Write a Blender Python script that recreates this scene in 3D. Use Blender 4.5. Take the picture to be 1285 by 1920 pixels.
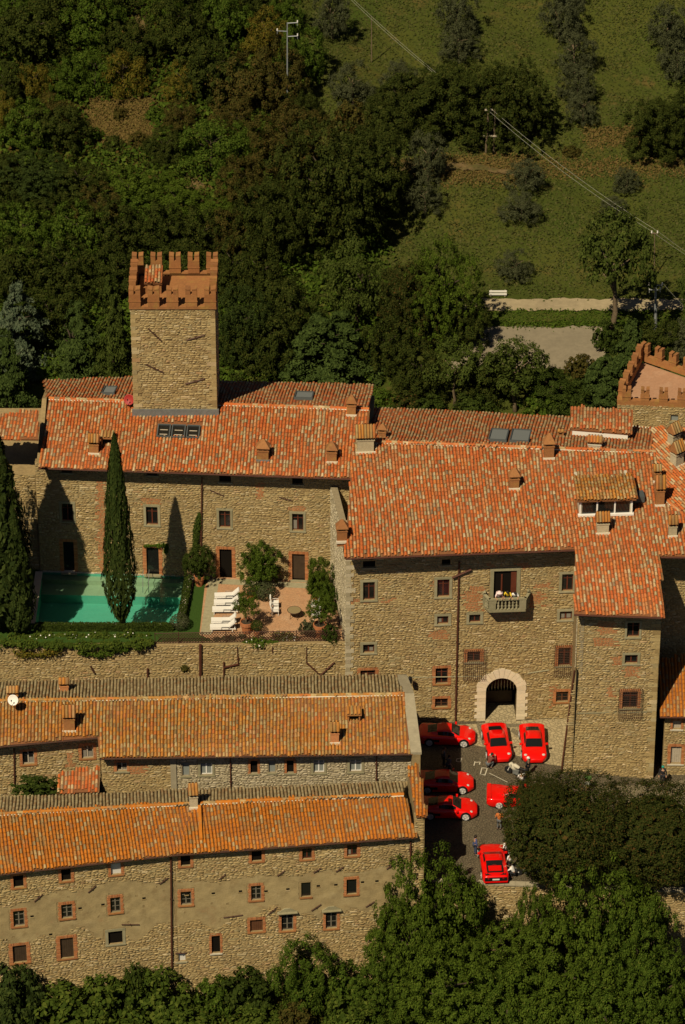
import bpy, bmesh, math, random
import numpy as np
from mathutils import Vector, Matrix
for o in list(bpy.data.objects): bpy.data.objects.remove(o)
S = bpy.context.scene
C = S.collection
rnd = random.Random(7)
# ------------------------------------------------------------------ camera
FPX, PITCH, DIST = 7000.0, math.radians(32.5), 280.0
fw = np.array([0, math.cos(PITCH), -math.sin(PITCH)]); upv = np.array([0, math.sin(PITCH), math.cos(PITCH)]); rt = np.array([1., 0, 0])
CAM = np.array([0, 3, 15.5]) - DIST * fw
cd = bpy.data.cameras.new('camera'); cam = bpy.data.objects.new('camera', cd); C.objects.link(cam)
cam.location = CAM; cam.rotation_euler = (math.pi/2 - PITCH, 0, 0)
cd.sensor_fit = 'HORIZONTAL'; cd.sensor_width = 36; cd.lens = 36*FPX/1285; cd.clip_start = 1; cd.clip_end = 3000
S.camera = cam
# ------------------------------------------------------------------ light
SUN_EL, SUN_AZ = math.radians(51), math.radians(28.9)
sdir = Vector((math.cos(SUN_EL)*math.sin(SUN_AZ), math.cos(SUN_EL)*math.cos(SUN_AZ), -math.sin(SUN_EL)))
W = bpy.data.worlds.new('World'); S.world = W; W.use_nodes = True
wt = W.node_tree; sky = wt.nodes.new('ShaderNodeTexSky'); sky.sky_type = 'NISHITA'; sky.sun_disc = False
sky.air_density = 0.25; sky.dust_density = 0.5; sky.sun_elevation = SUN_EL; sky.sun_rotation = math.atan2(-sdir.x, -sdir.y)
wt.links.new(sky.outputs[0], wt.nodes['Background'].inputs[0]); wt.nodes['Background'].inputs[1].default_value = 0.05
sl = bpy.data.lights.new('sun', 'SUN'); sl.energy = 5.0; sl.angle = math.radians(0.5); sl.color = (1.0, 0.86, 0.62)
so = bpy.data.objects.new('sun', sl); C.objects.link(so); so.rotation_euler = sdir.to_track_quat('-Z', 'Y').to_euler(); so.location = (-40, -80, 120)
S.view_settings.view_transform = 'Standard'; S.view_settings.look = 'None'; S.view_settings.gamma = 1; S.view_settings.use_curve_mapping = False
S.view_settings.exposure = -0.12
S.cycles.max_bounces = 5; S.cycles.diffuse_bounces = 1; S.cycles.glossy_bounces = 2; S.cycles.transmission_bounces = 3; S.cycles.transparent_max_bounces = 4
S.cycles.use_denoising = True
# ------------------------------------------------------------------ from a point in the photograph to a point in the place
def ray(px, py):
    d = fw*FPX + rt*(px-642.5) - upv*(py-960); return d/np.linalg.norm(d)
def atZ(px, py, z):
    d = ray(px, py); return CAM + d*((z-CAM[2])/d[2])
def atY(px, py, y):
    d = ray(px, py); return CAM + d*((y-CAM[1])/d[1])
def atP(px, py, p, n):
    d = ray(px, py); n = np.array(n, float); return CAM + d*(np.dot(n, np.array(p, float)-CAM)/np.dot(n, d))
def pj(p):
    v = np.array(p, float)-CAM; z = v@fw; return 642.5+FPX*(v@rt)/z, 960-FPX*(v@upv)/z
# ------------------------------------------------------------------ materials
def mat(name, col=(.5, .5, .5), rough=.85, spec=.3, metal=0, ramp=None, noise=0, nscale=3.0, bump=0, bscale=40., patch=None, coat=0, trans=0, island=True):
    """col: base colour; ramp: list of (pos, colour) picked per island; noise: strength of soft mottling; patch: (colour, scale, low, high) lichen/dirt; trans: leaf translucency"""
    m = bpy.data.materials.new(name); m.use_nodes = True; nt = m.node_tree; N = nt.nodes; L = nt.links
    b = N['Principled BSDF']; b.inputs['Roughness'].default_value = rough; b.inputs['Metallic'].default_value = metal
    b.inputs['Specular IOR Level'].default_value = spec; b.inputs['Coat Weight'].default_value = coat; b.inputs['Coat Roughness'].default_value = .05
    geo = N.new('ShaderNodeNewGeometry')
    cur = None
    if ramp:
        oi = N.new('ShaderNodeObjectInfo'); ad = N.new('ShaderNodeMath'); ad.operation = 'ADD'; fr = N.new('ShaderNodeMath'); fr.operation = 'FRACT'
        L.new(geo.outputs['Random Per Island'], ad.inputs[0]); L.new(oi.outputs['Random'], ad.inputs[1]); L.new(ad.outputs[0], fr.inputs[0])
        r = N.new('ShaderNodeValToRGB'); e = r.color_ramp.elements
        while len(e) < len(ramp): e.new(.5)
        for q, (p_, c_) in zip(e, ramp): q.position = p_; q.color = (*c_, 1)
        L.new(fr.outputs[0], r.inputs[0]); cur = r.outputs[0]
    else:
        v = N.new('ShaderNodeRGB'); v.outputs[0].default_value = (*col, 1); cur = v.outputs[0]
    if patch:
        for (pc, ps, lo, hi, st) in patch:
            n = N.new('ShaderNodeTexNoise'); n.inputs['Scale'].default_value = ps; n.inputs['Detail'].default_value = 5; n.inputs['Roughness'].default_value = .65
            L.new(geo.outputs['Position'], n.inputs['Vector'])
            mr = N.new('ShaderNodeMapRange'); mr.inputs[1].default_value = lo; mr.inputs[2].default_value = hi; mr.inputs[4].default_value = st
            L.new(n.outputs[0], mr.inputs[0]); mx = N.new('ShaderNodeMixRGB'); L.new(mr.outputs[0], mx.inputs[0]); L.new(cur, mx.inputs[1]); mx.inputs[2].default_value = (*pc, 1); cur = mx.outputs[0]
    if noise:
        n = N.new('ShaderNodeTexNoise'); n.inputs['Scale'].default_value = nscale; n.inputs['Detail'].default_value = 6; n.inputs['Roughness'].default_value = .7
        L.new(geo.outputs['Position'], n.inputs['Vector'])
        mr = N.new('ShaderNodeMapRange'); mr.inputs[1].default_value = .25; mr.inputs[2].default_value = .75; mr.inputs[3].default_value = 1-noise; mr.inputs[4].default_value = 1+noise
        L.new(n.outputs[0], mr.inputs[0]); mx = N.new('ShaderNodeVectorMath'); mx.operation = 'SCALE'; L.new(cur, mx.inputs[0]); L.new(mr.outputs[0], mx.inputs['Scale']); cur = mx.outputs[0]
    L.new(cur, b.inputs['Base Color'])
    if bump:
        n = N.new('ShaderNodeTexNoise'); n.inputs['Scale'].default_value = bscale; n.inputs['Detail'].default_value = 4
        L.new(geo.outputs['Position'], n.inputs['Vector']); bp = N.new('ShaderNodeBump'); bp.inputs['Strength'].default_value = bump; bp.inputs['Distance'].default_value = .03
        L.new(n.outputs[0], bp.inputs['Height']); L.new(bp.outputs[0], b.inputs['Normal'])
    if trans:
        t = N.new('ShaderNodeBsdfTranslucent'); L.new(cur, t.inputs[0]); ms = N.new('ShaderNodeMixShader'); ms.inputs[0].default_value = trans
        L.new(b.outputs[0], ms.inputs[1]); L.new(t.outputs[0], ms.inputs[2]); L.new(ms.outputs[0], N['Material Output'].inputs[0])
    return m
M = {}
M['stone'] = mat('rubble_stone', ramp=[(0, (.255, .175, .075)), (.2, (.33, .235, .10)), (.5, (.38, .28, .125)), (.74, (.43, .325, .15)), (.85, (.30, .24, .12)), (.94, (.54, .43, .245)), (1, (.35, .215, .10))], noise=.22, nscale=5, patch=[((.34, .30, .16), .5, .55, .75, .5), ((.20, .15, .07), .23, .52, .75, .55), ((.50, .40, .21), .31, .56, .75, .4)], bump=.5, bscale=12)
M['stone_grey'] = mat('grey_stone', ramp=[(0, (.30, .25, .15)), (.4, (.42, .36, .23)), (.7, (.50, .43, .29)), (1, (.36, .30, .20))], noise=.2, nscale=5, bump=.5, bscale=12)
M['mortar'] = mat('lime_mortar', (.31, .225, .105), noise=.3, nscale=4, patch=[((.16, .115, .055), .6, .5, .75, .6)], bump=.5, bscale=20)
M['mortar_grey'] = mat('grey_mortar', (.27, .22, .135), noise=.25, nscale=4, bump=.5, bscale=20)
M['plaster'] = mat('old_plaster', (.355, .27, .13), noise=.2, nscale=1.3, patch=[((.24, .18, .09), .45, .48, .7, .6), ((.46, .37, .2), .8, .55, .7, .4), ((.26, .185, .085), 1.7, .52, .68, .7), ((.38, .22, .10), .9, .62, .75, .5)], bump=.4, bscale=8)
M['brick'] = mat('brick', ramp=[(0, (.34, .12, .045)), (.4, (.44, .17, .06)), (.75, (.50, .22, .09)), (1, (.30, .13, .06))], noise=.2, nscale=8)
M['brickp'] = mat('brick_orange', ramp=[(0, (.28, .115, .038)), (.5, (.35, .155, .052)), (1, (.25, .105, .038))], noise=.2, nscale=6, patch=[((.34, .21, .05), 1.2, .52, .68, .6), ((.22, .10, .04), 2.5, .55, .7, .5)])
M['serena'] = mat('grey_sandstone', (.28, .25, .14), noise=.2, nscale=4, bump=.2, ramp=[(0, (.25, .225, .13)), (1, (.33, .295, .18))])
M['travertine'] = mat('pale_travertine', ramp=[(0, (.62, .52, .35)), (.5, (.76, .64, .44)), (1, (.68, .58, .42))], noise=.12, nscale=5, bump=.2)
TRED = [(0, (.40, .088, .020)), (.12, (.52, .128, .027)), (.26, (.44, .112, .028)), (.37, (.56, .18, .042)), (.46, (.34, .11, .036)), (.54, (.50, .22, .08)), (.62, (.48, .105, .024)), (.67, (.33, .25, .12)), (.75, (.50, .34, .17)), (.80, (.52, .145, .032)), (.87, (.38, .30, .16)), (.94, (.53, .39, .22)), (1, (.20, .13, .07))]
M['tile_red'] = mat('terracotta_tile', ramp=TRED, noise=.25, nscale=3, patch=[((.30, .22, .10), .35, .55, .75, .4), ((.42, .10, .025), .9, .55, .7, .3)])
M['tile_back'] = mat('weathered_tile', ramp=[(0, (.38, .085, .025)), (.25, (.46, .14, .04)), (.5, (.33, .13, .045)), (.65, (.32, .22, .10)), (.8, (.45, .30, .15)), (1, (.22, .16, .08))], noise=.25, nscale=3)
M['tile_ochre'] = mat('lichen_ochre_tile', ramp=[(0, (.40, .120, .009)), (.2, (.49, .160, .013)), (.4, (.43, .135, .011)), (.58, (.37, .130, .018)), (.70, (.46, .155, .014)), (.80, (.36, .18, .05)), (.88, (.30, .20, .085)), (.94, (.44, .30, .13)), (1, (.22, .13, .045))], noise=.25, nscale=2.5, patch=[((.29, .185, .065), .6, .54, .68, .6), ((.46, .10, .02), .8, .56, .7, .4), ((.20, .13, .06), 1.6, .58, .68, .6)])
M['tile_brown'] = mat('lichen_brown_tile', ramp=[(0, (.38, .145, .025)), (.2, (.48, .21, .038)), (.4, (.34, .18, .05)), (.58, (.30, .21, .08)), (.75, (.42, .31, .14)), (.88, (.46, .14, .03)), (1, (.20, .135, .055))], noise=.25, nscale=2.5, patch=[((.46, .16, .02), .4, .5, .66, .6), ((.19, .12, .06), 1.3, .55, .68, .6)])
M['tile_grey'] = mat('grey_lichen_tile', ramp=[(0, (.24, .17, .08)), (.4, (.30, .23, .115)), (.7, (.35, .28, .15)), (.9, (.27, .16, .07)), (1, (.20, .14, .07))], noise=.25, nscale=3)
M['deck'] = mat('roof_bed', (.20, .08, .03), noise=.3, nscale=4)
M['deck_grey'] = mat('roof_bed_grey', (.11, .075, .035), noise=.3, nscale=4)
M['soffit'] = mat('dark_soffit_wood', (.05, .033, .018), noise=.3)
M['wood'] = mat('brown_wood', (.11, .045, .02), rough=.6, noise=.3)
M['redwood'] = mat('red_brown_wood', (.12, .032, .016), rough=.55, noise=.2)
M['greywood'] = mat('grey_window_wood', (.17, .15, .11), rough=.7, noise=.2)
M['palewood'] = mat('weathered_wood', (.42, .36, .27), rough=.7, noise=.2)
M['glass'] = mat('window_glass', (.012, .012, .011), rough=.08, spec=.5)
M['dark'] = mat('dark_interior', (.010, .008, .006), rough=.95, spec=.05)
M['curtain'] = mat('white_curtain', (.62, .60, .54), rough=.9)
M['blueshutter'] = mat('blue_grey_shutter', (.22, .24, .22), rough=.6)
M['doorwood'] = mat('dark_door', (.055, .035, .02), rough=.6, noise=.3)
M['iron'] = mat('rusty_iron', (.075, .035, .022), rough=.6, metal=.2, noise=.3)
M['pipe'] = mat('brown_downpipe', (.085, .03, .018), rough=.5, noise=.2)
M['lead'] = mat('grey_lead', (.20, .21, .20), rough=.55, metal=.3, noise=.25)
M['skyframe'] = mat('dark_grey_frame', (.075, .085, .085), rough=.45)
M['louver'] = mat('dark_slate', (.055, .065, .065), rough=.5)
M['white'] = mat('white_paint', (.80, .77, .70), rough=.5)
M['offwhite'] = mat('pale_render', (.55, .50, .38), rough=.8, noise=.12)
M['cream'] = mat('cream_stone', (.66, .58, .44), rough=.8, noise=.12)
M['concrete'] = mat('grey_concrete', (.33, .285, .19), noise=.2, nscale=2, bump=.3)
M['terracotta'] = mat('terracotta', (.42, .155, .06), noise=.2, nscale=6)
M['redpaint'] = mat('dull_red_paint', (.34, .03, .025), rough=.5)
M['carred'] = mat('red_car_paint', (.78, .004, .002), rough=.28, spec=.4, coat=.45)
M['carglass'] = mat('car_glass', (.012, .013, .012), rough=.06, spec=.5)
M['tyre'] = mat('tyre_rubber', (.012, .012, .012), rough=.8)
M['rim'] = mat('silver_rim', (.80, .78, .74), rough=.35, metal=.15)
M['lamp'] = mat('headlight_glass', (.55, .52, .48), rough=.1, spec=.8)
M['taillamp'] = mat('red_tail_lamp', (.30, .01, .008), rough=.2)
M['black'] = mat('black_trim', (.010, .010, .010), rough=.5)
M['tan'] = mat('tan_leather', (.40, .24, .09), rough=.6)
M['skin'] = mat('skin', (.46, .25, .15), rough=.6)
M['hair'] = mat('dark_hair', (.02, .013, .009), rough=.6)
# foliage
def leafmat(name, ramp, t=.25): return mat(name, ramp=ramp, rough=.8, spec=.06, trans=t)
M['l_oak'] = leafmat('oak_leaf', [(0, (0.022, 0.032, 0.006)), (0.5, (0.038, 0.051, 0.008)), (0.85, (0.058, 0.072, 0.012)), (1, (0.078, 0.076, 0.014))], 0.28)
M['l_green'] = leafmat('bright_leaf', [(0, (0.036, 0.062, 0.007)), (0.5, (0.060, 0.098, 0.01)), (0.85, (0.09, 0.14, 0.016)), (1, (0.12, 0.138, 0.022))], 0.32)
M['l_lime'] = leafmat('lime_leaf', [(0, (0.040, 0.066, 0.007)), (0.5, (0.068, 0.105, 0.010)), (0.85, (0.105, 0.152, 0.017)), (1, (0.09, 0.112, 0.015))], 0.32)
M['l_yellow'] = leafmat('yellowing_leaf', [(0, (0.075, 0.075, 0.01)), (0.5, (0.12, 0.11, 0.014)), (0.85, (0.17, 0.13, 0.018)), (1, (0.21, 0.13, 0.02))], 0.32)
M['l_brown'] = leafmat('browning_leaf', [(0, (0.042, 0.042, 0.009)), (0.5, (0.066, 0.06, 0.012)), (0.85, (0.092, 0.076, 0.016)), (1, (0.12, 0.07, 0.02))], 0.28)
M['l_autumn'] = leafmat('autumn_tinged_leaf', [(0, (0.024, 0.033, 0.006)), (0.6, (0.040, 0.050, 0.009)), (0.88, (0.062, 0.062, 0.012)), (1, (0.11, 0.058, 0.016))], 0.25)
M['l_olive'] = leafmat('olive_leaf', [(0, (0.042, 0.048, 0.02)), (0.5, (0.06, 0.067, 0.028)), (1, (0.085, 0.093, 0.043))], 0.15)
M['l_pine'] = leafmat('pine_needles', [(0, (0.034, 0.048, 0.008)), (0.6, (0.056, 0.078, 0.013)), (1, (0.085, 0.105, 0.02))], 0.2)
M['l_cedar'] = leafmat('cedar_needles', [(0, (0.03, 0.048, 0.01)), (0.6, (0.048, 0.074, 0.016)), (1, (0.07, 0.1, 0.022))], 0.2)
M['l_bluecedar'] = leafmat('blue_cedar_needles', [(0, (.045, .066, .036)), (.6, (.080, .105, .058)), (1, (.12, .145, .08))], .15)
M['l_cypress'] = leafmat('cypress_scale', [(0, (0.018, 0.03, 0.006)), (0.6, (0.032, 0.048, 0.009)), (1, (0.048, 0.064, 0.013))], 0.1)
M['l_ivy'] = leafmat('ivy_leaf', [(0, (0.034, 0.056, 0.007)), (0.6, (0.06, 0.09, 0.011)), (1, (0.10, 0.125, 0.018))], 0.25)
M['l_hedge'] = leafmat('hedge_leaf', [(0, (0.024, 0.038, 0.006)), (0.6, (0.04, 0.06, 0.009)), (1, (0.062, 0.084, 0.014))], 0.25)
M['petal'] = mat('white_petal', (.72, .70, .62), rough=.8)
M['bark'] = mat('bark', (.05, .036, .022), noise=.35, nscale=6, bump=.5)
M['palebark'] = mat('pale_bark', (.15, .11, .065), noise=.35, nscale=6, bump=.5)
# ------------------------------------------------------------------ object helpers
OFF = {}
def tag(o, label=None, cat=None, group=None, kind=None):
    if label: o['label'] = label
    if cat: o['category'] = cat
    if group: o['group'] = group
    if kind: o['kind'] = kind
    return o
def empty(name, loc, label=None, cat=None, group=None, rz=0):
    o = bpy.data.objects.new(name, None); C.objects.link(o); o.location = tuple(float(v) for v in loc); o.rotation_euler = (0, 0, rz); o.empty_display_size = .3
    OFF[o.name] = np.array(loc, float) if rz == 0 else np.zeros(3)
    return tag(o, label, cat, group)
class MB:
    def __init__(s): s.v = []; s.f = []; s.m = []
    def add(s, vs, fs, mi=0):
        k = len(s.v); s.v += [tuple(float(c) for c in v) for v in vs]; s.f += [tuple(k+i for i in f) for f in fs]; s.m += [mi]*len(fs)
    def hexa(s, p, mi=0):            # 8 corners: bottom 4 ccw, top 4 ccw
        s.add(p, [(3, 2, 1, 0), (4, 5, 6, 7), (0, 1, 5, 4), (1, 2, 6, 5), (2, 3, 7, 6), (3, 0, 4, 7)], mi)
    def box(s, c, d, mi=0, rz=0, R=None):
        p = []
        for z in (-.5, .5):
            for x, y in ((-.5, -.5), (.5, -.5), (.5, .5), (-.5, .5)):
                v = Vector((x*d[0], y*d[1], z*d[2]))
                if R is not None: v = R @ v
                elif rz: v = Matrix.Rotation(rz, 3, 'Z') @ v
                p.append((c[0]+v.x, c[1]+v.y, c[2]+v.z))
        s.hexa(p, mi)
    def tube(s, pts, r, n=6, mi=0, cap=True):
        pts = [Vector([float(c) for c in p]) for p in pts]; rs = r if isinstance(r, (list, tuple)) else [r]*len(pts); rings = []
        for i, p in enumerate(pts):
            d = (pts[min(i+1, len(pts)-1)] - pts[max(i-1, 0)]).normalized(); a = d.cross(Vector((0, 0, 1)))
            if a.length < .05: a = d.cross(Vector((0, 1, 0)))
            a.normalize(); b = d.cross(a).normalized()
            rings.append([p + (a*math.cos(2*math.pi*k/n) + b*math.sin(2*math.pi*k/n))*rs[i] for k in range(n)])
        vs = [v for q in rings for v in q]; fs = []
        for i in range(len(pts)-1):
            for k in range(n): fs.append((i*n+k, i*n+(k+1) % n, (i+1)*n+(k+1) % n, (i+1)*n+k))
        if cap: fs += [tuple(range(n))[::-1], tuple((len(pts)-1)*n+k for k in range(n))]
        s.add(vs, fs, mi)
    def lathe(s, c, prof, n=10, mi=0, M3=None):
        vs = []; fs = []
        for r, z in prof:
            for k in range(n):
                v = Vector((r*math.cos(2*math.pi*k/n), r*math.sin(2*math.pi*k/n), z))
                if M3 is not None: v = M3 @ v
                vs.append((c[0]+v.x, c[1]+v.y, c[2]+v.z))
        for i in range(len(prof)-1):
            for k in range(n): fs.append((i*n+k, i*n+(k+1) % n, (i+1)*n+(k+1) % n, (i+1)*n+k))
        fs += [tuple(range(n))[::-1], tuple((len(prof)-1)*n+k for k in range(n))]
        s.add(vs, fs, mi)
    def prism(s, poly, h, mi=0):     # poly: 3D points, extruded by vector h
        n = len(poly); a = [np.array(p, float) for p in poly]; b = [p+np.array(h, float) for p in a]
        s.add(a+b, [tuple(range(n))[::-1], tuple(range(n, 2*n))] + [(i, (i+1) % n, n+(i+1) % n, n+i) for i in range(n)], mi)
    def obj(s, name, mats, parent=None, smooth=False, fix=True):
        if not isinstance(mats, (list, tuple)): mats = [mats]
        off = OFF.get(parent.name, np.zeros(3)) if parent else np.zeros(3)
        me = bpy.data.meshes.new(name); me.from_pydata([(v[0]-off[0], v[1]-off[1], v[2]-off[2]) for v in s.v], [], s.f)
        for m in mats: me.materials.append(m)
        if len(mats) > 1: me.polygons.foreach_set('material_index', s.m)
        if fix:
            bm = bmesh.new(); bm.from_mesh(me); bmesh.ops.recalc_face_normals(bm, faces=bm.faces); bm.to_mesh(me); bm.free()
        if smooth: me.polygons.foreach_set('use_smooth', [True]*len(me.polygons))
        me.update()
        o = bpy.data.objects.new(name, me); C.objects.link(o)
        if parent: o.parent = parent
        OFF[o.name] = off
        return o
def np_mesh(name, V, F, m, mi=None, smooth=False):
    me = bpy.data.meshes.new(name); V = np.asarray(V, np.float32); F = np.asarray(F, np.int32); k = F.shape[1]
    me.vertices.add(len(V)); me.vertices.foreach_set('co', V.ravel()); me.loops.add(F.size); me.loops.foreach_set('vertex_index', F.ravel())
    me.polygons.add(len(F)); me.polygons.foreach_set('loop_start', np.arange(0, F.size, k, dtype=np.int32))
    for q in (m if isinstance(m, (list, tuple)) else [m]): me.materials.append(q)
    if mi is not None: me.polygons.foreach_set('material_index', np.asarray(mi, np.int32))
    if smooth: me.polygons.foreach_set('use_smooth', np.ones(len(F), bool))
    me.update(calc_edges=True); return me
def link(name, me, parent=None, loc=(0, 0, 0), mw=None):
    o = bpy.data.objects.new(name, me); C.objects.link(o)
    if parent: o.parent = parent
    if mw is not None: o.matrix_local = mw
    else: o.location = tuple(float(c) for c in loc)
    OFF[o.name] = np.zeros(3)
    return o
def copy_tree(o, parent=None):
    c = o.copy(); C.objects.link(c); c.parent = parent; OFF[c.name] = OFF.get(o.name, np.zeros(3))
    for ch in list(o.children): copy_tree(ch, c)
    return c
# ------------------------------------------------------------------ masonry
_sv = []
def stone_variants(m):
    out = []
    r = random.Random(3)
    for k in range(6):
        b = MB(); j = lambda a: r.uniform(-a, a)
        fr = [(-.5+abs(j(.06)), 0, -.5+abs(j(.12))), (.5-abs(j(.06)), 0, -.5+abs(j(.12))), (.5-abs(j(.07)), 0, .5-abs(j(.14))), (-.5+abs(j(.07)), 0, .5-abs(j(.14)))]
        t = .8
        vs = [(x, 0, z) for x, _, z in fr] + [(x*t+j(.02), -1-j(.4), z*t+j(.06)) for x, _, z in fr]
        b.add(vs, [(4, 5, 6, 7), (0, 1, 5, 4), (1, 2, 6, 5), (2, 3, 7, 6), (3, 0, 4, 7)])
        me = bpy.data.meshes.new('stone'); me.from_pydata(b.v, [], b.f); me.materials.append(m); out.append(me)
    return out
STV = {'stone': stone_variants(M['stone']), 'stone_grey': stone_variants(M['stone_grey'])}
class Wall:
    """a vertical (or battered) wall through two plan points; u runs along it, z up, n outward"""
    def __init__(s, p0, p1, out=None, lean=0, zref=0):
        s.p0 = np.array([p0[0], p0[1], 0.]); d = np.array([p1[0]-p0[0], p1[1]-p0[1], 0.]); s.L = np.linalg.norm(d); s.d = d/s.L
        s.n = np.array([s.d[1], -s.d[0], 0.]); s.lean = lean; s.zref = zref; s.holes = []; s.todo = []
    def pt(s, u, n, z):
        o = n + (s.lean*(s.zref-z) if z < s.zref else 0)
        return s.p0 + s.d*u + s.n*o + np.array([0, 0, z])
    def uz(s, px, py):
        nn = s.n + np.array([0, 0, s.lean]); q = atP(px, py, s.p0 + np.array([0, 0, s.zref]), nn) if s.lean else atP(px, py, s.p0, s.n)
        return float(np.dot(q-s.p0, s.d)), float(q[2])
    def rect(s, x0, y0, x1, y1):
        ym = (y0+y1)/2; xm = (x0+x1)/2
        return s.uz(x0, ym)[0], s.uz(x1, ym)[0], s.uz(xm, y1)[1], s.uz(xm, y0)[1]
    def hole(s, *r, pad=0):
        q = s.rect(*r); s.holes.append((q[0], q[1], q[2], q[3], pad)); return q
    def fb(s, b, u0, u1, n0, n1, z0, z1, mi=0):   # box in the wall's frame
        b.hexa([s.pt(u0, n1, z0), s.pt(u1, n1, z0), s.pt(u1, n0, z0), s.pt(u0, n0, z0), s.pt(u0, n1, z1), s.pt(u1, n1, z1), s.pt(u1, n0, z1), s.pt(u0, n0, z1)], mi)
    def build(s, parent, zb, zt, stone='stone', zone=None, indiv=60, seed=1, depth=.28, hmin=.10, hmax=.18, thick=.5, name='wall', u0=0, u1=None, dens=1.):
        """zb, zt: functions of u (or numbers) giving bottom and top; zone(u,z) -> 'stone' | 'brick' | 'plaster' """
        r = random.Random(seed); L = s.L if u1 is None else u1
        fzb = zb if callable(zb) else (lambda u: zb); fzt = zt if callable(zt) else (lambda u: zt)
        us = sorted(set([u0, L] + [h for q in s.holes for h in q[:2] if u0 < h < L] + list(np.arange(u0, L, 3.0))))
        b = MB()
        for a, c in zip(us[:-1], us[1:]):
            if c-a < 1e-4: continue
            m_ = (a+c)/2; segs = [(None, None)]; hs = sorted([q for q in s.holes if q[0]-1e-4 <= m_ <= q[1]+1e-4], key=lambda q: q[2])
            lo = [fzb(a), fzb(c)]; cuts = []
            for q in hs:
                cuts.append((lo, [q[2], q[2]])); lo = [q[3], q[3]]
            cuts.append((lo, [fzt(a), fzt(c)]))
            for (l, h) in cuts:
                if h[0]-l[0] < 1e-3 and h[1]-l[1] < 1e-3: continue
                zs = [0, 1]
                if s.lean and l[0] < s.zref < h[0]: zs = [0, (s.zref-l[0])/(h[0]-l[0]), 1]
                for t0, t1 in zip(zs[:-1], zs[1:]):
                    f = lambda t, i: l[i]+(h[i]-l[i])*t
                    b.add([s.pt(a, 0, f(t0, 0)), s.pt(c, 0, f(t0, 1)), s.pt(c, 0, f(t1, 1)), s.pt(a, 0, f(t1, 0))], [(0, 1, 2, 3)]); b.add([s.pt(a, -thick, f(t0, 0)), s.pt(c, -thick, f(t0, 1)), s.pt(c, -thick, f(t1, 1)), s.pt(a, -thick, f(t1, 0))], [(3, 2, 1, 0)])
        for q in s.holes:                                              # reveals
            if not u0 <= (q[0]+q[1])/2 <= L: continue
            A = [(q[0], q[2]), (q[1], q[2]), (q[1], q[3]), (q[0], q[3])]
            for (p1, p2) in zip(A, A[1:]+A[:1]):
                b.add([s.pt(p1[0], 0, p1[1]), s.pt(p2[0], 0, p2[1]), s.pt(p2[0], -thick+.01, p2[1]), s.pt(p1[0], -thick+.01, p1[1])], [(0, 1, 2, 3)])
        # sides, top and back give the wall its thickness
        for a, c in ((u0, u0+.015), (L, L-.015)): b.add([s.pt(c, -.002, fzb(a)), s.pt(c, -thick, fzb(a)), s.pt(c, -thick, fzt(a)), s.pt(c, -.002, fzt(a))], [(0, 1, 2, 3)])
        for a, c in zip(us[:-1], us[1:]):
            b.add([s.pt(a, 0, fzt(a)), s.pt(c, 0, fzt(c)), s.pt(c, -thick, fzt(c)), s.pt(a, -thick, fzt(a))], [(0, 1, 2, 3)])
        wo = b.obj(name, M['mortar_grey' if stone == 'stone_grey' else 'mortar'], parent, fix=False)
        # stones, course by course
        V = []; MI = []; singles = []
        zmin = min(fzb(u) for u in us); zmax = max(fzt(u) for u in us); z = zmin; nst = 0
        wob = [r.uniform(0, 6.28) for _ in range(3)]
        def emit(ua, ub, za, zb_, mi, d, jit):
            j = lambda a: r.uniform(-a, a)
            P = [(ua+abs(j(jit)), za+abs(j(jit))), (ub-abs(j(jit)), za+abs(j(jit))), (ub-abs(j(jit)), zb_-abs(j(jit))), (ua+abs(j(jit)), zb_-abs(j(jit)))]
            cu = (ua+ub)/2; cz = (za+zb_)/2; t = .82
            V.append([s.pt(x, -.01, y) for x, y in P] + [s.pt(cu+(x-cu)*t, d*r.uniform(.55, 1.45), cz+(y-cz)*t) for x, y in P]); MI.append(mi)
        while z < zmax:
            h = r.uniform(hmin, hmax); u = u0
            while u < L:
                l = min(.8, max(.2, r.lognormvariate(-1.12, .36))); l = L-u+.02 if L-u-l < .2 else l; ua = max(u, u0+.01); ub = min(u+l-.02, L-.01); u += l
                zz = z + .04*math.sin(ua*.7+wob[0]) + .03*math.sin(ua*1.9+wob[1]) + r.uniform(-.02, .02); za, zc = zz, zz+h-.018
                m_ = (ua+ub)/2
                za = max(za, fzb(m_)); zc = min(zc, fzt(m_)-.01)
                if ub-ua < .08 or zc-za < .05: continue
                hit = False
                for q in s.holes:
                    p = q[4]
                    if ua < q[1]+p and ub > q[0]-p and za < q[3]+p and zc > q[2]-p:
                        if ua < q[0]-p-.1: ub = q[0]-p-.01
                        elif ub > q[1]+p+.1: ua = q[1]+p+.01
                        elif za < q[2]-p-.06: zc = q[2]-p-.01
                        elif zc > q[3]+p+.06: za = q[3]+p+.01
                        else: hit = True
                if hit or ub-ua < .06 or zc-za < .04: continue
                k = zone(m_, (za+zc)/2, r) if zone else 'stone'
                if k == 'plaster': continue
                if r.random() > dens: continue
                if k == 'brick':
                    nr = max(2, round((zc-za)/.075)); hh = (zc-za)/nr
                    for i in range(nr):
                        x = ua - (.06 if i % 2 else 0)
                        while x < ub:
                            emit(max(x, ua), min(x+.24, ub), za+i*hh, za+(i+1)*hh-.012, 1, .012, .004) if min(x+.24, ub)-max(x, ua) > .05 else None
                            x += .25
                    continue
                d = r.uniform(.015, .062)
                if ub-ua > .44 and zc-za > .13 and stone in STV: singles.append(((ub-ua)*(zc-za), ua, ub, za, zc, d)); continue
                if zc-za > .19 and r.random() < .35:
                    zm = za+(zc-za)*r.uniform(.4, .6); emit(ua, ub, za, zm-.012, 0, d, .03); emit(ua, ub, zm, zc, 0, d*.9, .03)
                else: emit(ua, ub, za, zc, 0, d, .035)
            z += h
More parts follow.
